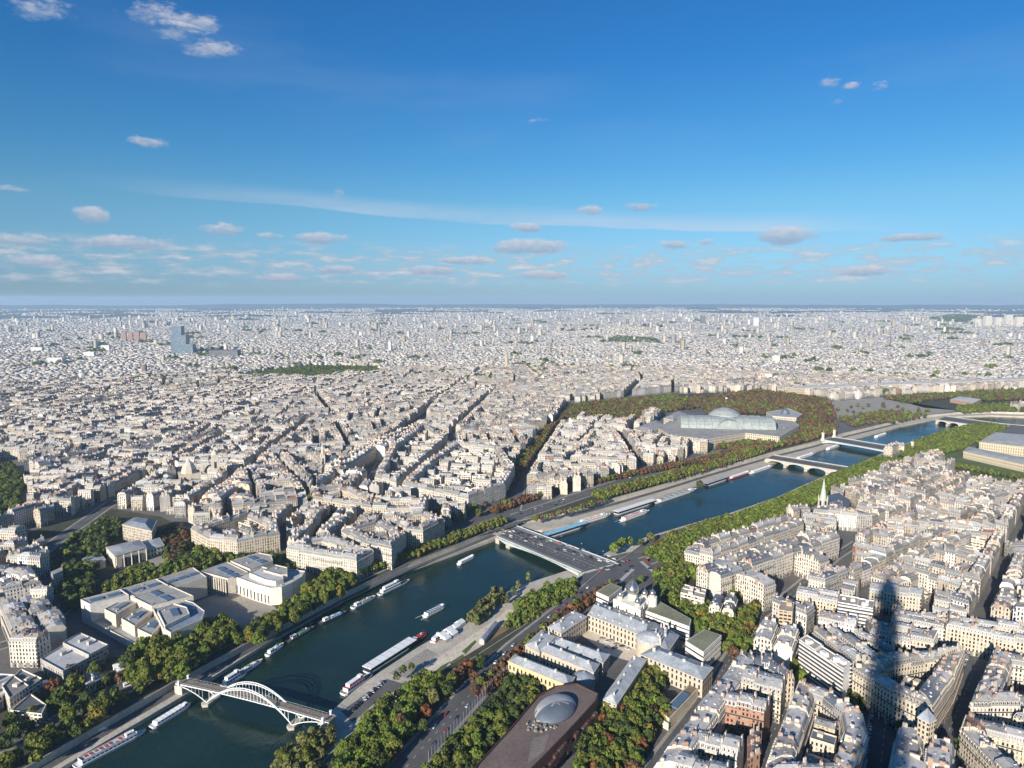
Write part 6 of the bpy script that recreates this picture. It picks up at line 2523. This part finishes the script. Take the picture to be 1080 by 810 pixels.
for t in (4, LEN - 4):
    for s in (-4.4, 4.4):
        m = MB()
        m.lathe(fb(t, s, -5), [(.8, 0), (.7, 9.5), (1.0, 9.8), (1.0, 10.6)], 'white_paint', 8)
        m.build('end_pillar', o)
    m = MB()
    m.prism([fb(t - 3.5, -5, 0)[:2], fb(t + 3.5, -5, 0)[:2], fb(t + 3.5, 5, 0)[:2], fb(t - 3.5, 5, 0)[:2]], QZ - 1, 1.6, 'bridge_stone')
    m.build('abutment', o)

# ---- the iron tower the view is taken from (its shadow falls over the lower right)
TX, TY = 0.5, -10.4
o = thing('iron_tower', 'tall lattice iron tower whose summit gallery carries the viewpoint', 'tower', (TX, TY, 0))


def half(z):
    """Half width of the tower at height z."""
    return float(np.interp(z, [0, 57, 115, 160, 200, 240, 270], [62, 33, 17.5, 11.5, 8.2, 6.2, 5.2]))


def legw(z):
    return float(np.interp(z, [0, 57, 115, 150], [12.5, 8, 5.2, 4.5]))


lv = [0, 14, 28, 42, 57, 72, 86, 100, 115]
for sx in (-1, 1):
    for sy in (-1, 1):
        m = MB()
        for z0, z1 in zip(lv, lv[1:]):
            def cn(z):
                h, w_ = half(z), legw(z)
                return [(TX + sx * (h - w_ * i), TY + sy * (h - w_ * j), z) for i, j in ((0, 0), (1, 0), (1, 1), (0, 1))]
            c0, c1 = cn(z0), cn(z1)
            for i in range(4):
                j = (i + 1) % 4
                m.bar(c0[i], c1[i], .8, 'iron_brown')
                m.bar(c0[i], c1[j], .45, 'iron_brown')
                m.bar(c0[j], c1[i], .45, 'iron_brown')
                m.bar(c1[i], c1[j], .4, 'iron_brown')
        m.build('leg', o)
lv = [115, 124, 133, 142, 151, 160, 169, 178, 187, 196, 205, 214, 223, 232, 241, 250, 259, 268]
m = MB()
for z0, z1 in zip(lv, lv[1:]):
    def cn(z):
        h = half(z)
        return [(TX - h, TY - h, z), (TX + h, TY - h, z), (TX + h, TY + h, z), (TX - h, TY + h, z)]
    c0, c1 = cn(z0), cn(z1)
    for i in range(4):
        j = (i + 1) % 4
        m.bar(c0[i], c1[i], 1.0, 'iron_brown')
        m.bar(c0[i], c1[j], .5, 'iron_brown')
        m.bar(c0[j], c1[i], .5, 'iron_brown')
        m.bar(c1[i], c1[j], .45, 'iron_brown')
        mid0, mid1 = [sum(t) / 2 for t in zip(c0[i], c0[j])], [sum(t) / 2 for t in zip(c1[i], c1[j])]
        m.bar(mid0, mid1, .55, 'iron_brown')
m.lathe((TX, TY, 0), [(half(z) * 1.12, z) for z in (119, 140, 170, 200, 240, 272)], 'iron_brown', 4, rot=math.pi / 4)
m.build('shaft', o)
for z, h, t in ((55, 35, 6), (113, 20.5, 6), (273, 9.0, 3.5)):
    m = MB()
    m.box((TX, TY, 0), (2 * h, 2 * h, t), 'iron_brown', z0=z)
    m.build('gallery', o)
m = MB()
m.box((TX, TY, 0), (12.5, 12.5, 7), 'iron_brown', z0=276.52)
m.box((TX, TY, 0), (9.5, 9.5, 6), 'iron_brown', z0=283.6)
m.lathe((TX, TY, 289.62), [(4.4, 0), (3.6, 4), (1.6, 7)], 'iron_brown', 12)
cb = m.build('cabin', o)
m = MB()
m.bar((TX, TY, 296), (TX, TY, 328), 1.1, 'iron_brown', r2=.35, n=8)
m.build('antenna', cb)
# ------------------------------------------------------------------ boats
def hull_poly(L, W, bow=.22, stern=.06):
    h = W / 2
    return [(-L / 2, -h * .7), (-L / 2 + L * stern, -h), (L / 2 - L * bow, -h), (L / 2 - L * bow * .4, -h * .62), (L / 2, 0), (L / 2 - L * bow * .4, h * .62), (L / 2 - L * bow, h),
            (-L / 2 + L * stern, h), (-L / 2, h * .7)]


def boat(p0, p1, W, label, style='barge', hull='white_paint', cabin='white_paint', accent=None, group=None, cat='boat', name='river_boat'):
    a, b = at2(*p0, WZ + 1.5), at2(*p1, WZ + 1.5)
    L = math.dist(a, b)
    hd = math.atan2(b[1] - a[1], b[0] - a[0])
    c = lerp(a, b, .5)
    o = thing(name, label, cat, (c[0], c[1], WZ), group)
    o.rotation_euler = (0, 0, hd)
    P = hull_poly(L, W)

    def add(nm, mb, parent=None):
        me = mb.mesh(nm)
        return link(nm, me, parent or o)
    m = MB()
    Q = [(x * .96, y * .82) for x, y in P]
    n = len(P)
    for i in range(n):
        j = (i + 1) % n
        m.face([(*Q[i], -.6), (*Q[j], -.6), (*P[j], 1.5), (*P[i], 1.5)], hull)
    m.parapet(P, 1.5, .45, .2, hull)
    hl = add('hull', m)
    m = MB()
    flat(m, P, 1.5, {'tour': 'paint', 'open': 'paint'}.get(style, 'timber'), (.55, .56, .56))
    add('deck', m)

    def house(x0, x1, w_, z0, z1, wm, rm, win=True, nm='cabin'):
        m = MB()
        m.prism([(x0, -w_ / 2), (x1, -w_ / 2), (x1, w_ / 2), (x0, w_ / 2)], z0, z1, wm, rm)
        cbn = add(nm, m)
        if win:
            m = MB()
            for s in (-1, 1):
                y = s * (w_ / 2 + .03)
                k = max(1, int((x1 - x0) / 2.6))
                for i in range(k):
                    xa, xb = x0 + (x1 - x0) * (i + .15) / k, x0 + (x1 - x0) * (i + .85) / k
                    m.face([(xa, y, z0 + (z1 - z0) * .35), (xb, y, z0 + (z1 - z0) * .35), (xb, y, z0 + (z1 - z0) * .8), (xa, y, z0 + (z1 - z0) * .8)], 'dark_glass')
            add('windows', m, cbn)
        return cbn
    if style == 'barge':
        house(-L * .12, L * .26, W * .66, 1.5, 3.0, cabin, accent or cabin)
        house(-L * .36, -L * .2, W * .6, 1.5, 3.9, cabin, 'white_paint', nm='wheelhouse')
        m = MB()
        m.bar((L * .34, 0, 1.5), (L * .34, 0, 6.5), .12, 'dark_steel')
        add('mast', m)
        for k in range(rng.randint(2, 4)):
            m = MB()
            x = rng.uniform(-.05, .22) * L
            m.box((x, rng.uniform(-.15, .15) * W, 0), (rng.uniform(1, 2.6), rng.uniform(.8, 1.6), rng.uniform(.4, .9)), rng.choice(('white_paint', 'timber', 'dark_steel', 'green_paint')), z0=3.01)
            add('locker', m)
    elif style == 'tour':
        house(-L * .40, L * .30, W * .84, 1.5, 3.5, cabin, accent or 'skylight')
        house(L * .315, L * .39, W * .5, 1.5, 4.0, cabin, 'white_paint', nm='wheelhouse')
        m = MB()
        for k in range(7):
            x = -L * .38 + L * .66 * k / 6
            m.box((x, 0, 0), (.3, W * .84, .15), 'white_paint', z0=3.51)
        add('roof_frame', m)
    elif style == 'open':
        house(-L * .42, L * .34, W * .84, 1.5, 3.6, cabin, 'paint')
        m = MB()
        m.parapet([(-L * .42, -W * .42), (L * .34, -W * .42), (L * .34, W * .42), (-L * .42, W * .42)], 3.6, .9, .12, cabin)
        add('railing', m)
        k = int(L * .7 / 1.5)
        for s in (-1, 1):
            for i in range(k):
                if i % 2 == 0 and rng.random() < .7:
                    m = MB()
                    m.box((-L * .40 + i * 1.5, s * W * .2, 0), (1.1, W * .34, .45), accent if rng.random() < .6 else 'timber', z0=3.61)
                    add('bench', m)
        house(L * .20, L * .30, W * .4, 3.62, 5.6, cabin, 'white_paint', nm='wheelhouse')
    elif style == 'pavilion':
        house(-L * .47, L * .47, W * .9, 1.5, 4.6, 'dark_glass', 'white_paint', win=False, nm='pavilion')
        m = MB()
        m.prism([(-L * .49, -W * .5), (L * .49, -W * .5), (L * .49, W * .5), (-L * .49, W * .5)], 4.6, 5.1, accent or 'white_paint', bottom=True)
        rf = add('roof', m)
        for k in range(int(L / 8)):
            m = MB()
            m.box((-L * .46 + (k + .5) * L * .92 / int(L / 8), 0, 0), (.35, W, .12), 'zinc', z0=5.11)
            add('roof_seam', m, rf)
    elif style == 'ship':
        house(-L * .40, L * .15, W * .74, 1.5, 4.2, cabin, accent or 'red_paint')
        house(-L * .33, L * .02, W * .56, 4.22, 6.4, cabin, 'white_paint', nm='upper_deckhouse')
        house(L * .03, L * .12, W * .5, 4.22, 7.2, cabin, 'white_paint', nm='wheelhouse')
        m = MB()
        m.bar((L * .34, 0, 1.5), (L * .34, 0, 9), .14, 'dark_steel')
        add('mast', m)
    return o


MB_ = 'boats moored along the north quay'
boat((78, 809), (154, 769), 6.5, 'long white and blue barge with red deck things moored in the lower left', 'open', accent='red_paint', group=MB_)
boat((159, 767), (201, 741), 5.6, 'short white cruiser moored between the long barge and the footbridge', 'tour', accent='white_paint', group=MB_)
boat((234, 724), (261, 707), 6.0, 'white double decked boat moored right behind the footbridge arch', 'ship', accent='white_paint', group=MB_)
boat((243, 716), (277, 695), 5.0, 'slim white boat tucked between footbridge and quay wall', 'barge', group=MB_)
boat((281, 691), (299, 678), 5.0, 'small white and grey motor barge, third moored boat beyond the footbridge', 'barge', group=MB_)
boat((303, 676), (332, 660), 5.2, 'houseboat with pale green roof moored along the north quay', 'barge', hull='dark_steel', accent='green_paint', group=MB_)
boat((337, 657), (366, 644), 5.2, 'dark hulled houseboat with blue cover moored along the north quay', 'barge', hull='navy_paint', accent='blue_paint', group=MB_)
boat((371, 641), (396, 628), 5.5, 'white barge with raised wheelhouse moored under the quay trees', 'barge', hull='white_paint', accent='zinc', group=MB_)
boat((399, 627), (432, 611), 6.0, 'larger white vessel with row of windows, last moored before the bare quay', 'ship', accent='white_paint', group=MB_)
boat((447, 650), (470, 638), 6.0, 'white tour boat under way in mid river with short wake', 'tour', accent='skylight')
boat((483, 595), (501, 586), 5.2, 'small white tour boat alone beside the quay before the steel road bridge', 'tour', accent='white_paint')
boat((361, 732), (393, 710), 6.8, 'red and white ship moored at the end of the white pavilion barge', 'ship', hull='white_paint', accent='red_paint')
boat((386, 709), (436, 677), 9.0, 'very long white roofed pavilion barge moored at the south bank port', 'pavilion')
boat((434, 678), (449, 667), 7.0, 'stubby red decked boat moored between the pavilion barge and the white tents', 'barge', hull='red_paint', cabin='red_paint', accent='red_paint')
boat((455, 681), (468, 669), 6.5, 'black and white workboat with red trim at the port', 'ship', hull='navy_paint', accent='red_paint')
boat((573, 567), (618, 553), 9.0, 'broad boat with bright blue roof moored beyond the steel road bridge', 'pavilion', accent='blue_paint')
boat((611, 552), (644, 542), 8.0, 'open boat with orange seats moored beyond the blue roofed boat', 'open', accent='orange_paint')
boat((649, 542), (690, 529), 9.0, 'long white landing stage boat beside the far reach quay', 'pavilion')
boat((655, 549), (685, 538), 7.5, 'white tour boat with red open seats under way off the landing stage', 'open', accent='red_paint')
boat((690, 530), (735, 515), 9.0, 'glass topped restaurant boat moored along the far reach quay', 'tour', accent='vault_glass')
boat((744, 512), (768, 504), 7.0, 'white boat with grey roof moored on the far reach, past the glass topped boat', 'pavilion', accent='zinc')
boat((768, 505), (792, 497), 7.0, 'long low white boat with red stripe moored on the far reach', 'tour', accent='white_paint', hull='red_paint')
boat((791, 499), (815, 491), 7.0, 'white boat moored last before the four arch stone bridge', 'tour', accent='white_paint')
boat((840, 484), (859, 478), 7.0, 'white boat moored between the two far bridges', 'tour', accent='white_paint')
boat((872, 474), (886, 469), 7.0, 'white boat moored close under the pylon bridge', 'tour', accent='white_paint')
boat((923, 461), (935, 457), 7.0, 'small white boat moored in the basin beyond the pylon bridge', 'tour', accent='white_paint')
# foam behind the moving boats
for (u0, v0), (u1, v1) in (((441, 653), (450, 648)), ((650, 551), (657, 548))):
    a, b = at2(u0, v0, WZ), at2(u1, v1, WZ)
    d = math.dist(a, b)
    nx, ny = -(b[1] - a[1]) / d, (b[0] - a[0]) / d
    m = MB()
    for s in (-1, 1):
        m.face([(b[0] + nx * s * 1.2, b[1] + ny * s * 1.2, WZ + .03), (b[0] + nx * s * 2.2, b[1] + ny * s * 2.2, WZ + .03),
                (a[0] + nx * s * 3.6, a[1] + ny * s * 3.6, WZ + .03), (a[0] + nx * s * 3.1, a[1] + ny * s * 3.1, WZ + .03)], 'white_line')
    setting('water_foam', m, 'stuff')

# white market tents by the workboats
for k, (u, v) in enumerate(((466, 669), (473, 664), (480, 660), (470, 672), (477, 667), (485, 656))):
    p = at2(u, v, QZ + 3)
    o = thing('tent', ('white pitched tent on the port quay, closest to the workboat', 'white pitched tent in the middle of the river side tent row', 'white pitched tent third along the river side of the port',
                       'white pitched tent at the landward front of the tent row', 'white pitched tent in the middle of the landward tent row', 'white pitched tent farthest along the port toward the willows')[k], 'tent', (*p, QZ), 'white tents on the port quay')
    m = MB()
    hd = math.atan2(at2(485, 656, 0)[1] - at2(466, 669, 0)[1], at2(485, 656, 0)[0] - at2(466, 669, 0)[0])
    ca, sa = math.cos(hd), math.sin(hd)
    q = [(p[0] + x * ca - y * sa, p[1] + x * sa + y * ca) for x, y in ((-4, -3.4), (4, -3.4), (4, 3.4), (-4, 3.4))]
    hip(m, q, QZ + 3, 2.2, 'white_paint', (.5, .5, .5), inset=.8)
    m.build('canopy', o)
    m = MB()
    for i in range(4):
        if i % 2 == 0:
            m.wall(q[i], q[(i + 1) % 4], QZ, QZ + 3, 'white_paint')
    m.build('side_sheet', o)

# dark sculptural kiosk on the sandy promenade
o = thing('kiosk', 'slanting grey steel kiosk standing on the sandy promenade', 'kiosk', (*at2(515, 673, QZ), QZ))
a, b = at2(508, 680, QZ), at2(523, 661, QZ)
m = MB()
P = ribbon([a, b], 2.2)
m.prism(P, QZ, QZ + 4.2, 'zinc')
m.build('wall', o)
m = MB()
hip(m, P, QZ + 4.22, 1.6, 'roof', (.30, .34, .40), inset=.3)
m.build('roof', o)

# ------------------------------------------------------------------ cars
CAR_C = [('white', (.72, .72, .70)), ('black', (.02, .02, .022)), ('grey', (.22, .23, .24)), ('silver', (.50, .51, .52)), ('dark blue', (.03, .05, .12)), ('red', (.40, .03, .03))]


def car_meshes(col, van=False):
    L, W = (4.4, 1.8) if not van else (5.6, 2.05)
    m = MB()
    sec = ([(-L / 2, .35), (-L / 2, .95), (-L / 2 + .5, 1.0), (L / 2 - 1.2, .98), (L / 2 - .1, .80), (L / 2, .35)] if not van else
           [(-L / 2, .4), (-L / 2, 2.2), (L / 2 - 1.3, 2.25), (L / 2 - .5, 1.3), (L / 2, 1.1), (L / 2, .4)])
    A, Bq = [(x, -W / 2, z) for x, z in sec], [(x, W / 2, z) for x, z in sec]
    m.face(A, 'paint', col)
    m.face(Bq[::-1], 'paint', col)
    for i in range(len(sec)):
        j = (i + 1) % len(sec)
        m.face([A[i], Bq[i], Bq[j], A[j]], 'paint', col)
    body = m.mesh('body')
    m = MB()
    if not van:
        lo, hi = [(-L / 2 + .35, 1.0), (L / 2 - 1.35, 1.0)], [(-L / 2 + .95, 1.47), (L / 2 - 2.2, 1.47)]
        w0, w1 = W / 2 * .94, W / 2 * .78
        Q = [(lo[0][0], -w0, lo[0][1]), (lo[1][0], -w0, lo[1][1]), (lo[1][0], w0, lo[1][1]), (lo[0][0], w0, lo[0][1])]
        T = [(hi[0][0], -w1, hi[0][1]), (hi[1][0], -w1, hi[1][1]), (hi[1][0], w1, hi[1][1]), (hi[0][0], w1, hi[0][1])]
        for i in range(4):
            j = (i + 1) % 4
            m.face([Q[i], Q[j], T[j], T[i]], 'dark_glass')
        m.face(T, 'paint', col)
    else:
        m.face([(L / 2 - 1.28, -W * .43, 2.2), (L / 2 - .5, -W * .43, 1.36), (L / 2 - .5, W * .43, 1.36), (L / 2 - 1.28, W * .43, 2.2)], 'dark_glass')
    glass = m.mesh('cabin')
    return body, glass


CARS = {n: car_meshes(c) for n, c in CAR_C}
VAN = car_meshes((.74, .74, .72), True)
m = MB()
m.bar((0, -.1, 0), (0, .1, 0), .33, 'tyre', n=10)
WHEEL = m.mesh('wheel')
CAR_OBJ = []


def car(x, y, z, hd, col=None, van=False, wheels=False, doing='driving', where=None):
    n = col or rng.choice([c for c, _ in CAR_C[:4]] * 3 + ['dark blue', 'red'])
    body, glass = VAN if van else CARS[n]
    o = thing('van' if van else 'car', '', 'van' if van else 'car', (x, y, z), 'cars on the roads and quays')
    o.rotation_euler = (0, 0, hd)
    link('body', body, o)
    link('cabin' if not van else 'windscreen', glass, o)
    if wheels:
        L = 5.6 if van else 4.4
        for sx in (-1, 1):
            for sy in (-1, 1):
                w_ = link('wheel', WHEEL, o)
                w_.location = (sx * L * .31, sy * .85, .33)
    CAR_OBJ.append((o, ('white' if van else n), doing, 'van' if van else 'car'))


for L, step, offs, z, prob in (([(524, 560), (660, 596)], 11, (-9, -5, 5, 9), 1.0, .8),
                              ([(-20, 800), (120, 730), (262, 664), (420, 590), (505, 556)], 16, (-3.5, 3.5), .05, .42),
                              ([(440, 795), (500, 728), (545, 683), (590, 647), (628, 618)], 15, (-5, 4), .05, .6),
                              ([(680, 592), (740, 573), (800, 555), (860, 530), (905, 508)], 17, (-4, 4), .05, .5),
                              ([(668, 840), (700, 795), (740, 742), (778, 682), (803, 648)], 9, (-4.2,), .05, .55),
                              ([(925, 840), (932, 780), (936, 735)], 9, (-8, 8), .05, .6),
                              ([(978, 840), (1002, 768), (1022, 720), (1036, 684)], 9, (-6.5, 6.5), .05, .6),
                              ([(545, 545), (620, 520), (680, 500), (760, 478)], 15, (-4, 4), .05, .3),
                              ([(630, 604), (690, 596)], 9, (-8, -3, 3, 8), .05, .3)):
    P = pxy(L)
    for off in offs:
        for x, y, h in walk(P, step, rng.uniform(0, step)):
            if rng.random() < prob:
                car(x - math.sin(h) * off, y + math.cos(h) * off, z, h + (math.pi if off > 0 else 0) + rng.uniform(-.03, .03))
# car park at the port, in a slanting row
a, b = at2(373, 748, QZ), at2(403, 720, QZ)
for k in range(12):
    if k in (3,):
        continue
    p = lerp(a, b, k / 11)
    car(p[0], p[1], QZ + .02, math.atan2(b[1] - a[1], b[0] - a[0]) + .9, rng.choice(('black', 'grey', 'black', 'silver', 'white')), wheels=True, doing='parked')
p = at2(108, 770, QZ)
car(p[0], p[1], QZ + .03, R(52), van=True, wheels=True, doing='parked')
for u, v in ((635, 674), (640, 677), (645, 676), (650, 680), (656, 682), (662, 685), (648, 684), (640, 683)):
    p = at2(u, v, 0)
    car(p[0], p[1], .03, R(rng.uniform(-40, 10)), rng.choice(('black', 'grey', 'silver', 'dark blue')), doing='parked')
# a bus on the north road
p = at2(140, 722, 0)
o = thing('bus', 'long white bus driving behind the quay trees above the lower quay', 'bus', (*p, .05))
o.rotation_euler = (0, 0, R(42))
m = MB()
m.box((0, 0, 0), (12, 2.5, 2.7), 'white_paint', z0=.4)
link('body', m.mesh('body'), o)
m = MB()
for s in (-1, 1):
    m.face([(-5.6, s * 1.27, 1.4), (5.6, s * 1.27, 1.4), (5.6, s * 1.27, 2.5), (-5.6, s * 1.27, 2.5)], 'dark_glass')
link('windows', m.mesh('windows'), o)
for x in (-3.6, 3.8):
    for s in (-1.1, 1.1):
        w_ = link('wheel', WHEEL, o)
        w_.location = (x, s, .42)
        w_.scale = (1.3, 1.3, 1.3)


# ------------------------------------------------------------------ people: one skinned figure, walking
def person_mesh():
    J = {'pelvis': (0, 0, .95), 'waist': (0, 0, 1.12), 'chest': (.02, 0, 1.35), 'neck': (.03, 0, 1.52), 'head': (.05, 0, 1.62), 'crown': (.05, 0, 1.74)}
    for s, n_ in ((-1, 'l'), (1, 'r')):
        st = .22 * s
        J.update({'hip' + n_: (0, s * .10, .90), 'knee' + n_: (.10 + st * .5, s * .10, .50), 'foot' + n_: (st, s * .10, .08), 'toe' + n_: (st + .16, s * .11, .03),
                  'sh' + n_: (.02, s * .19, 1.43), 'elb' + n_: (-st * .5, s * .25, 1.16), 'wr' + n_: (-st * .9 + .08, s * .25, .94), 'hand' + n_: (-st + .12, s * .25, .85)})
    E = [('pelvis', 'waist'), ('waist', 'chest'), ('chest', 'neck'), ('neck', 'head'), ('head', 'crown')]
    for n_ in 'lr':
        E += [('pelvis', 'hip' + n_), ('hip' + n_, 'knee' + n_), ('knee' + n_, 'foot' + n_), ('foot' + n_, 'toe' + n_), ('chest', 'sh' + n_), ('sh' + n_, 'elb' + n_), ('elb' + n_, 'wr' + n_), ('wr' + n_, 'hand' + n_)]
    rad = {'pelvis': .15, 'waist': .135, 'chest': .16, 'neck': .06, 'head': .10, 'crown': .075, 'hip': .10, 'knee': .065, 'foot': .05, 'toe': .035, 'sh': .07, 'elb': .05, 'wr': .035, 'hand': .035}
    names = list(J)
    me = bpy.data.meshes.new('person_cage')
    me.from_pydata([J[n_] for n_ in names], [(names.index(a), names.index(b)) for a, b in E], [])
    ob = bpy.data.objects.new('person_cage', me)
    COL.objects.link(ob)
    md = ob.modifiers.new('skin', 'SKIN')
    lay = me.skin_vertices[0].data if me.skin_vertices else None
    if lay is None:
        bpy.data.objects.remove(ob)
        return None
    for i, n_ in enumerate(names):
        r_ = rad.get(n_) or rad[n_[:-1]]
        lay[i].radius = (r_, r_)
        lay[i].use_root = n_ == 'pelvis'
    ob.modifiers.new('sub', 'SUBSURF').levels = 1
    dg = bpy.context.evaluated_depsgraph_get()
    out = bpy.data.meshes.new_from_object(ob.evaluated_get(dg))
    bpy.data.objects.remove(ob)
    return out


PM = person_mesh()
PEOPLE = []
if PM is not None:
    COATS = [('dark', (.03, .03, .04)), ('red', (.35, .05, .04)), ('pale', (.55, .53, .48)), ('blue', (.06, .10, .25))]
    PMS = {}
    for n_, c in COATS:
        me = PM.copy()
        me.name = 'person'
        me.materials.clear()
        for mt in ('cloth', 'skin', 'dark_steel'):
            me.materials.append(MATS[mt])
        co = np.zeros(len(me.vertices) * 3, np.float32)
        me.vertices.foreach_get('co', co)
        co = co.reshape(-1, 3)
        at_ = me.color_attributes.new('tint', 'FLOAT_COLOR', 'CORNER')
        cols = []
        for pl in me.polygons:
            z = co[list(pl.vertices), 2].mean()
            y = abs(co[list(pl.vertices), 1].mean())
            pl.material_index = 1 if (1.5 < z < 1.72) or (z < .95 and y > .21) else 2 if z >= 1.72 else 0
            for _ in pl.vertices:
                cols.extend((*(c if z > .92 else (.04, .045, .07)), 1))
        at_.data.foreach_set('color', cols)
        PMS[n_] = me
    spots_ = [(fb(LEN * t, s, deck_z(LEN * t)), 0) for t, s in ((.12, -1), (.13, .4), (.22, 1.6), (.36, -1.2), (.52, .8), (.57, -1.8), (.63, 1.9), (.71, 0), (.76, -1.4), (.80, 1.1), (.86, -.5), (.88, .6), (.92, 1.8))]
    spots_ += [((*at2(u, v, QZ), QZ + .03), 1) for u, v in ((470, 692), (482, 684), (500, 672), (512, 664), (130, 772), (150, 757))]
    for k, (p, w_) in enumerate(spots_):
        n_ = COATS[k % 4][0]
        o = link('person', PMS[n_])
        o.location = p
        o.rotation_euler = (0, 0, rng.uniform(0, 6.28))
        tag(o, '', 'person', 'people walking on the footbridge and quays')
        PEOPLE.append((o, n_, w_))

# ------------------------------------------------------------------ build what is many, then the labels
finish_city()
build_houses()
build_far_city()
build_trees()

ORD = ['', 'second ', 'third ', 'fourth ', 'fifth ', 'sixth ', 'seventh ', 'eighth ', 'ninth ', 'tenth ', 'eleventh ', 'twelfth ', 'thirteenth ', 'fourteenth ', 'fifteenth ', 'sixteenth ', 'seventeenth ',
       'eighteenth ', 'nineteenth ', 'twentieth '] + ['twenty-' + s for s in ('first ', 'second ', 'third ', 'fourth ', 'fifth ', 'sixth ', 'seventh ', 'eighth ', 'ninth ')] + ['thirtieth '] + \
      ['thirty-' + s for s in ('first ', 'second ', 'third ', 'fourth ', 'fifth ', 'sixth ', 'seventh ', 'eighth ', 'ninth ')] + ['fortieth ']
ANCHORS = [('white arched footbridge', 270, 735), ('steel road bridge', 570, 578), ('five domed white cathedral', 666, 640), ('courtyard palace apse', 690, 672), ('silvery museum dome', 586, 748),
           ('square stone church tower', 228, 505), ('slender spired church', 341, 500), ('green tipped church spire', 867, 540), ('palace with three arches', 132, 598), ('stepped museum terraces', 140, 660),
           ('curved corner museum', 280, 632), ('four arched stone bridge', 850, 495), ('pylon bridge', 915, 473), ('glass roofed exhibition palace', 760, 455), ('slate capped corner turret', 975, 795),
           ('white cube with planted roof', 741, 695), ('long lawn side ministry', 1060, 488), ('moving white tour boat', 459, 645), ('very long pavilion barge', 411, 695), ('blue roofed boat', 596, 562),
           ('low cream corner pavilion', 30, 758), ('red and white ship', 377, 723), ('white striped balcony slab', 868, 705), ('brick courtyard terrace', 790, 758), ('planted roof pool building', 716, 748),
           ('tip of the tower shadow', 930, 625), ('lower right frame corner', 1075, 805), ('sandy courtyard', 650, 678), ('white boat by the steel bridge', 491, 592), ('port car park', 388, 735),
           ('green roofed houseboat', 318, 670), ('glass screen by the road', 505, 740), ('right frame edge lawns', 1070, 505), ('left frame edge wood', 8, 525), ('orange seated boat', 628, 548),
           ('white tents on the port', 475, 665), ('long avenue of brown trees', 575, 470), ('slanting steel kiosk', 515, 672), ('lower left frame corner', 5, 806), ('white and blue long barge', 116, 790)]
AP = [(n_, at2(u, v)) for n_, u, v in ANCHORS]


def label_all(items):
    """items: (object, look, position). Each label: the look and its rank in distance from the nearest landmark."""
    looks = {}
    for o, look, p in items:
        looks.setdefault(look, []).append((o, p))
    for look, L in looks.items():
        for o, p in L:
            best = None
            for n_, a in AP:
                d = math.dist(p, a)
                rank = sum(1 for o2, p2 in L if math.dist(p2, a) < d - 1e-6)
                cost = rank + d / 60.0
                if best is None or cost < best[0]:
                    best = (cost, rank, n_)
            o['label'] = f'{look}, {ORD[min(best[1], len(ORD) - 1)]}nearest the {best[2]}'


label_all([(o, f"{L['wn']} " + {'balcony': 'balconied house', 'flat': 'flat topped house', 'gable': 'gabled house'}.get(L['kind'], 'house') + f" with {L['rn']} roof", centroid(L['q'])) for o, L in HOUSES])
label_all([(o, f"{'large' if r_ > 5.6 else 'small' if r_ < 4.6 else 'medium'} {SPECIES[sp][0]} tree", (o.location.x, o.location.y)) for o, sp, r_ in TREE_OBJ])
label_all([(o, f'{n_} {k} {doing} on the {"road" if doing == "driving" else "open ground"}', (o.location.x, o.location.y)) for o, n_, doing, k in CAR_OBJ])
label_all([(o, f'person in {n_} clothes walking {"on the quay" if w_ else "on the footbridge deck"}', (o.location.x, o.location.y)) for o, n_, w_ in PEOPLE])
seen = {}
for o in scene.objects:
    if 'label' in o and o['label'] in seen:
        print('DUP', o['label'])
    if 'label' in o:
        seen[o['label']] = 1
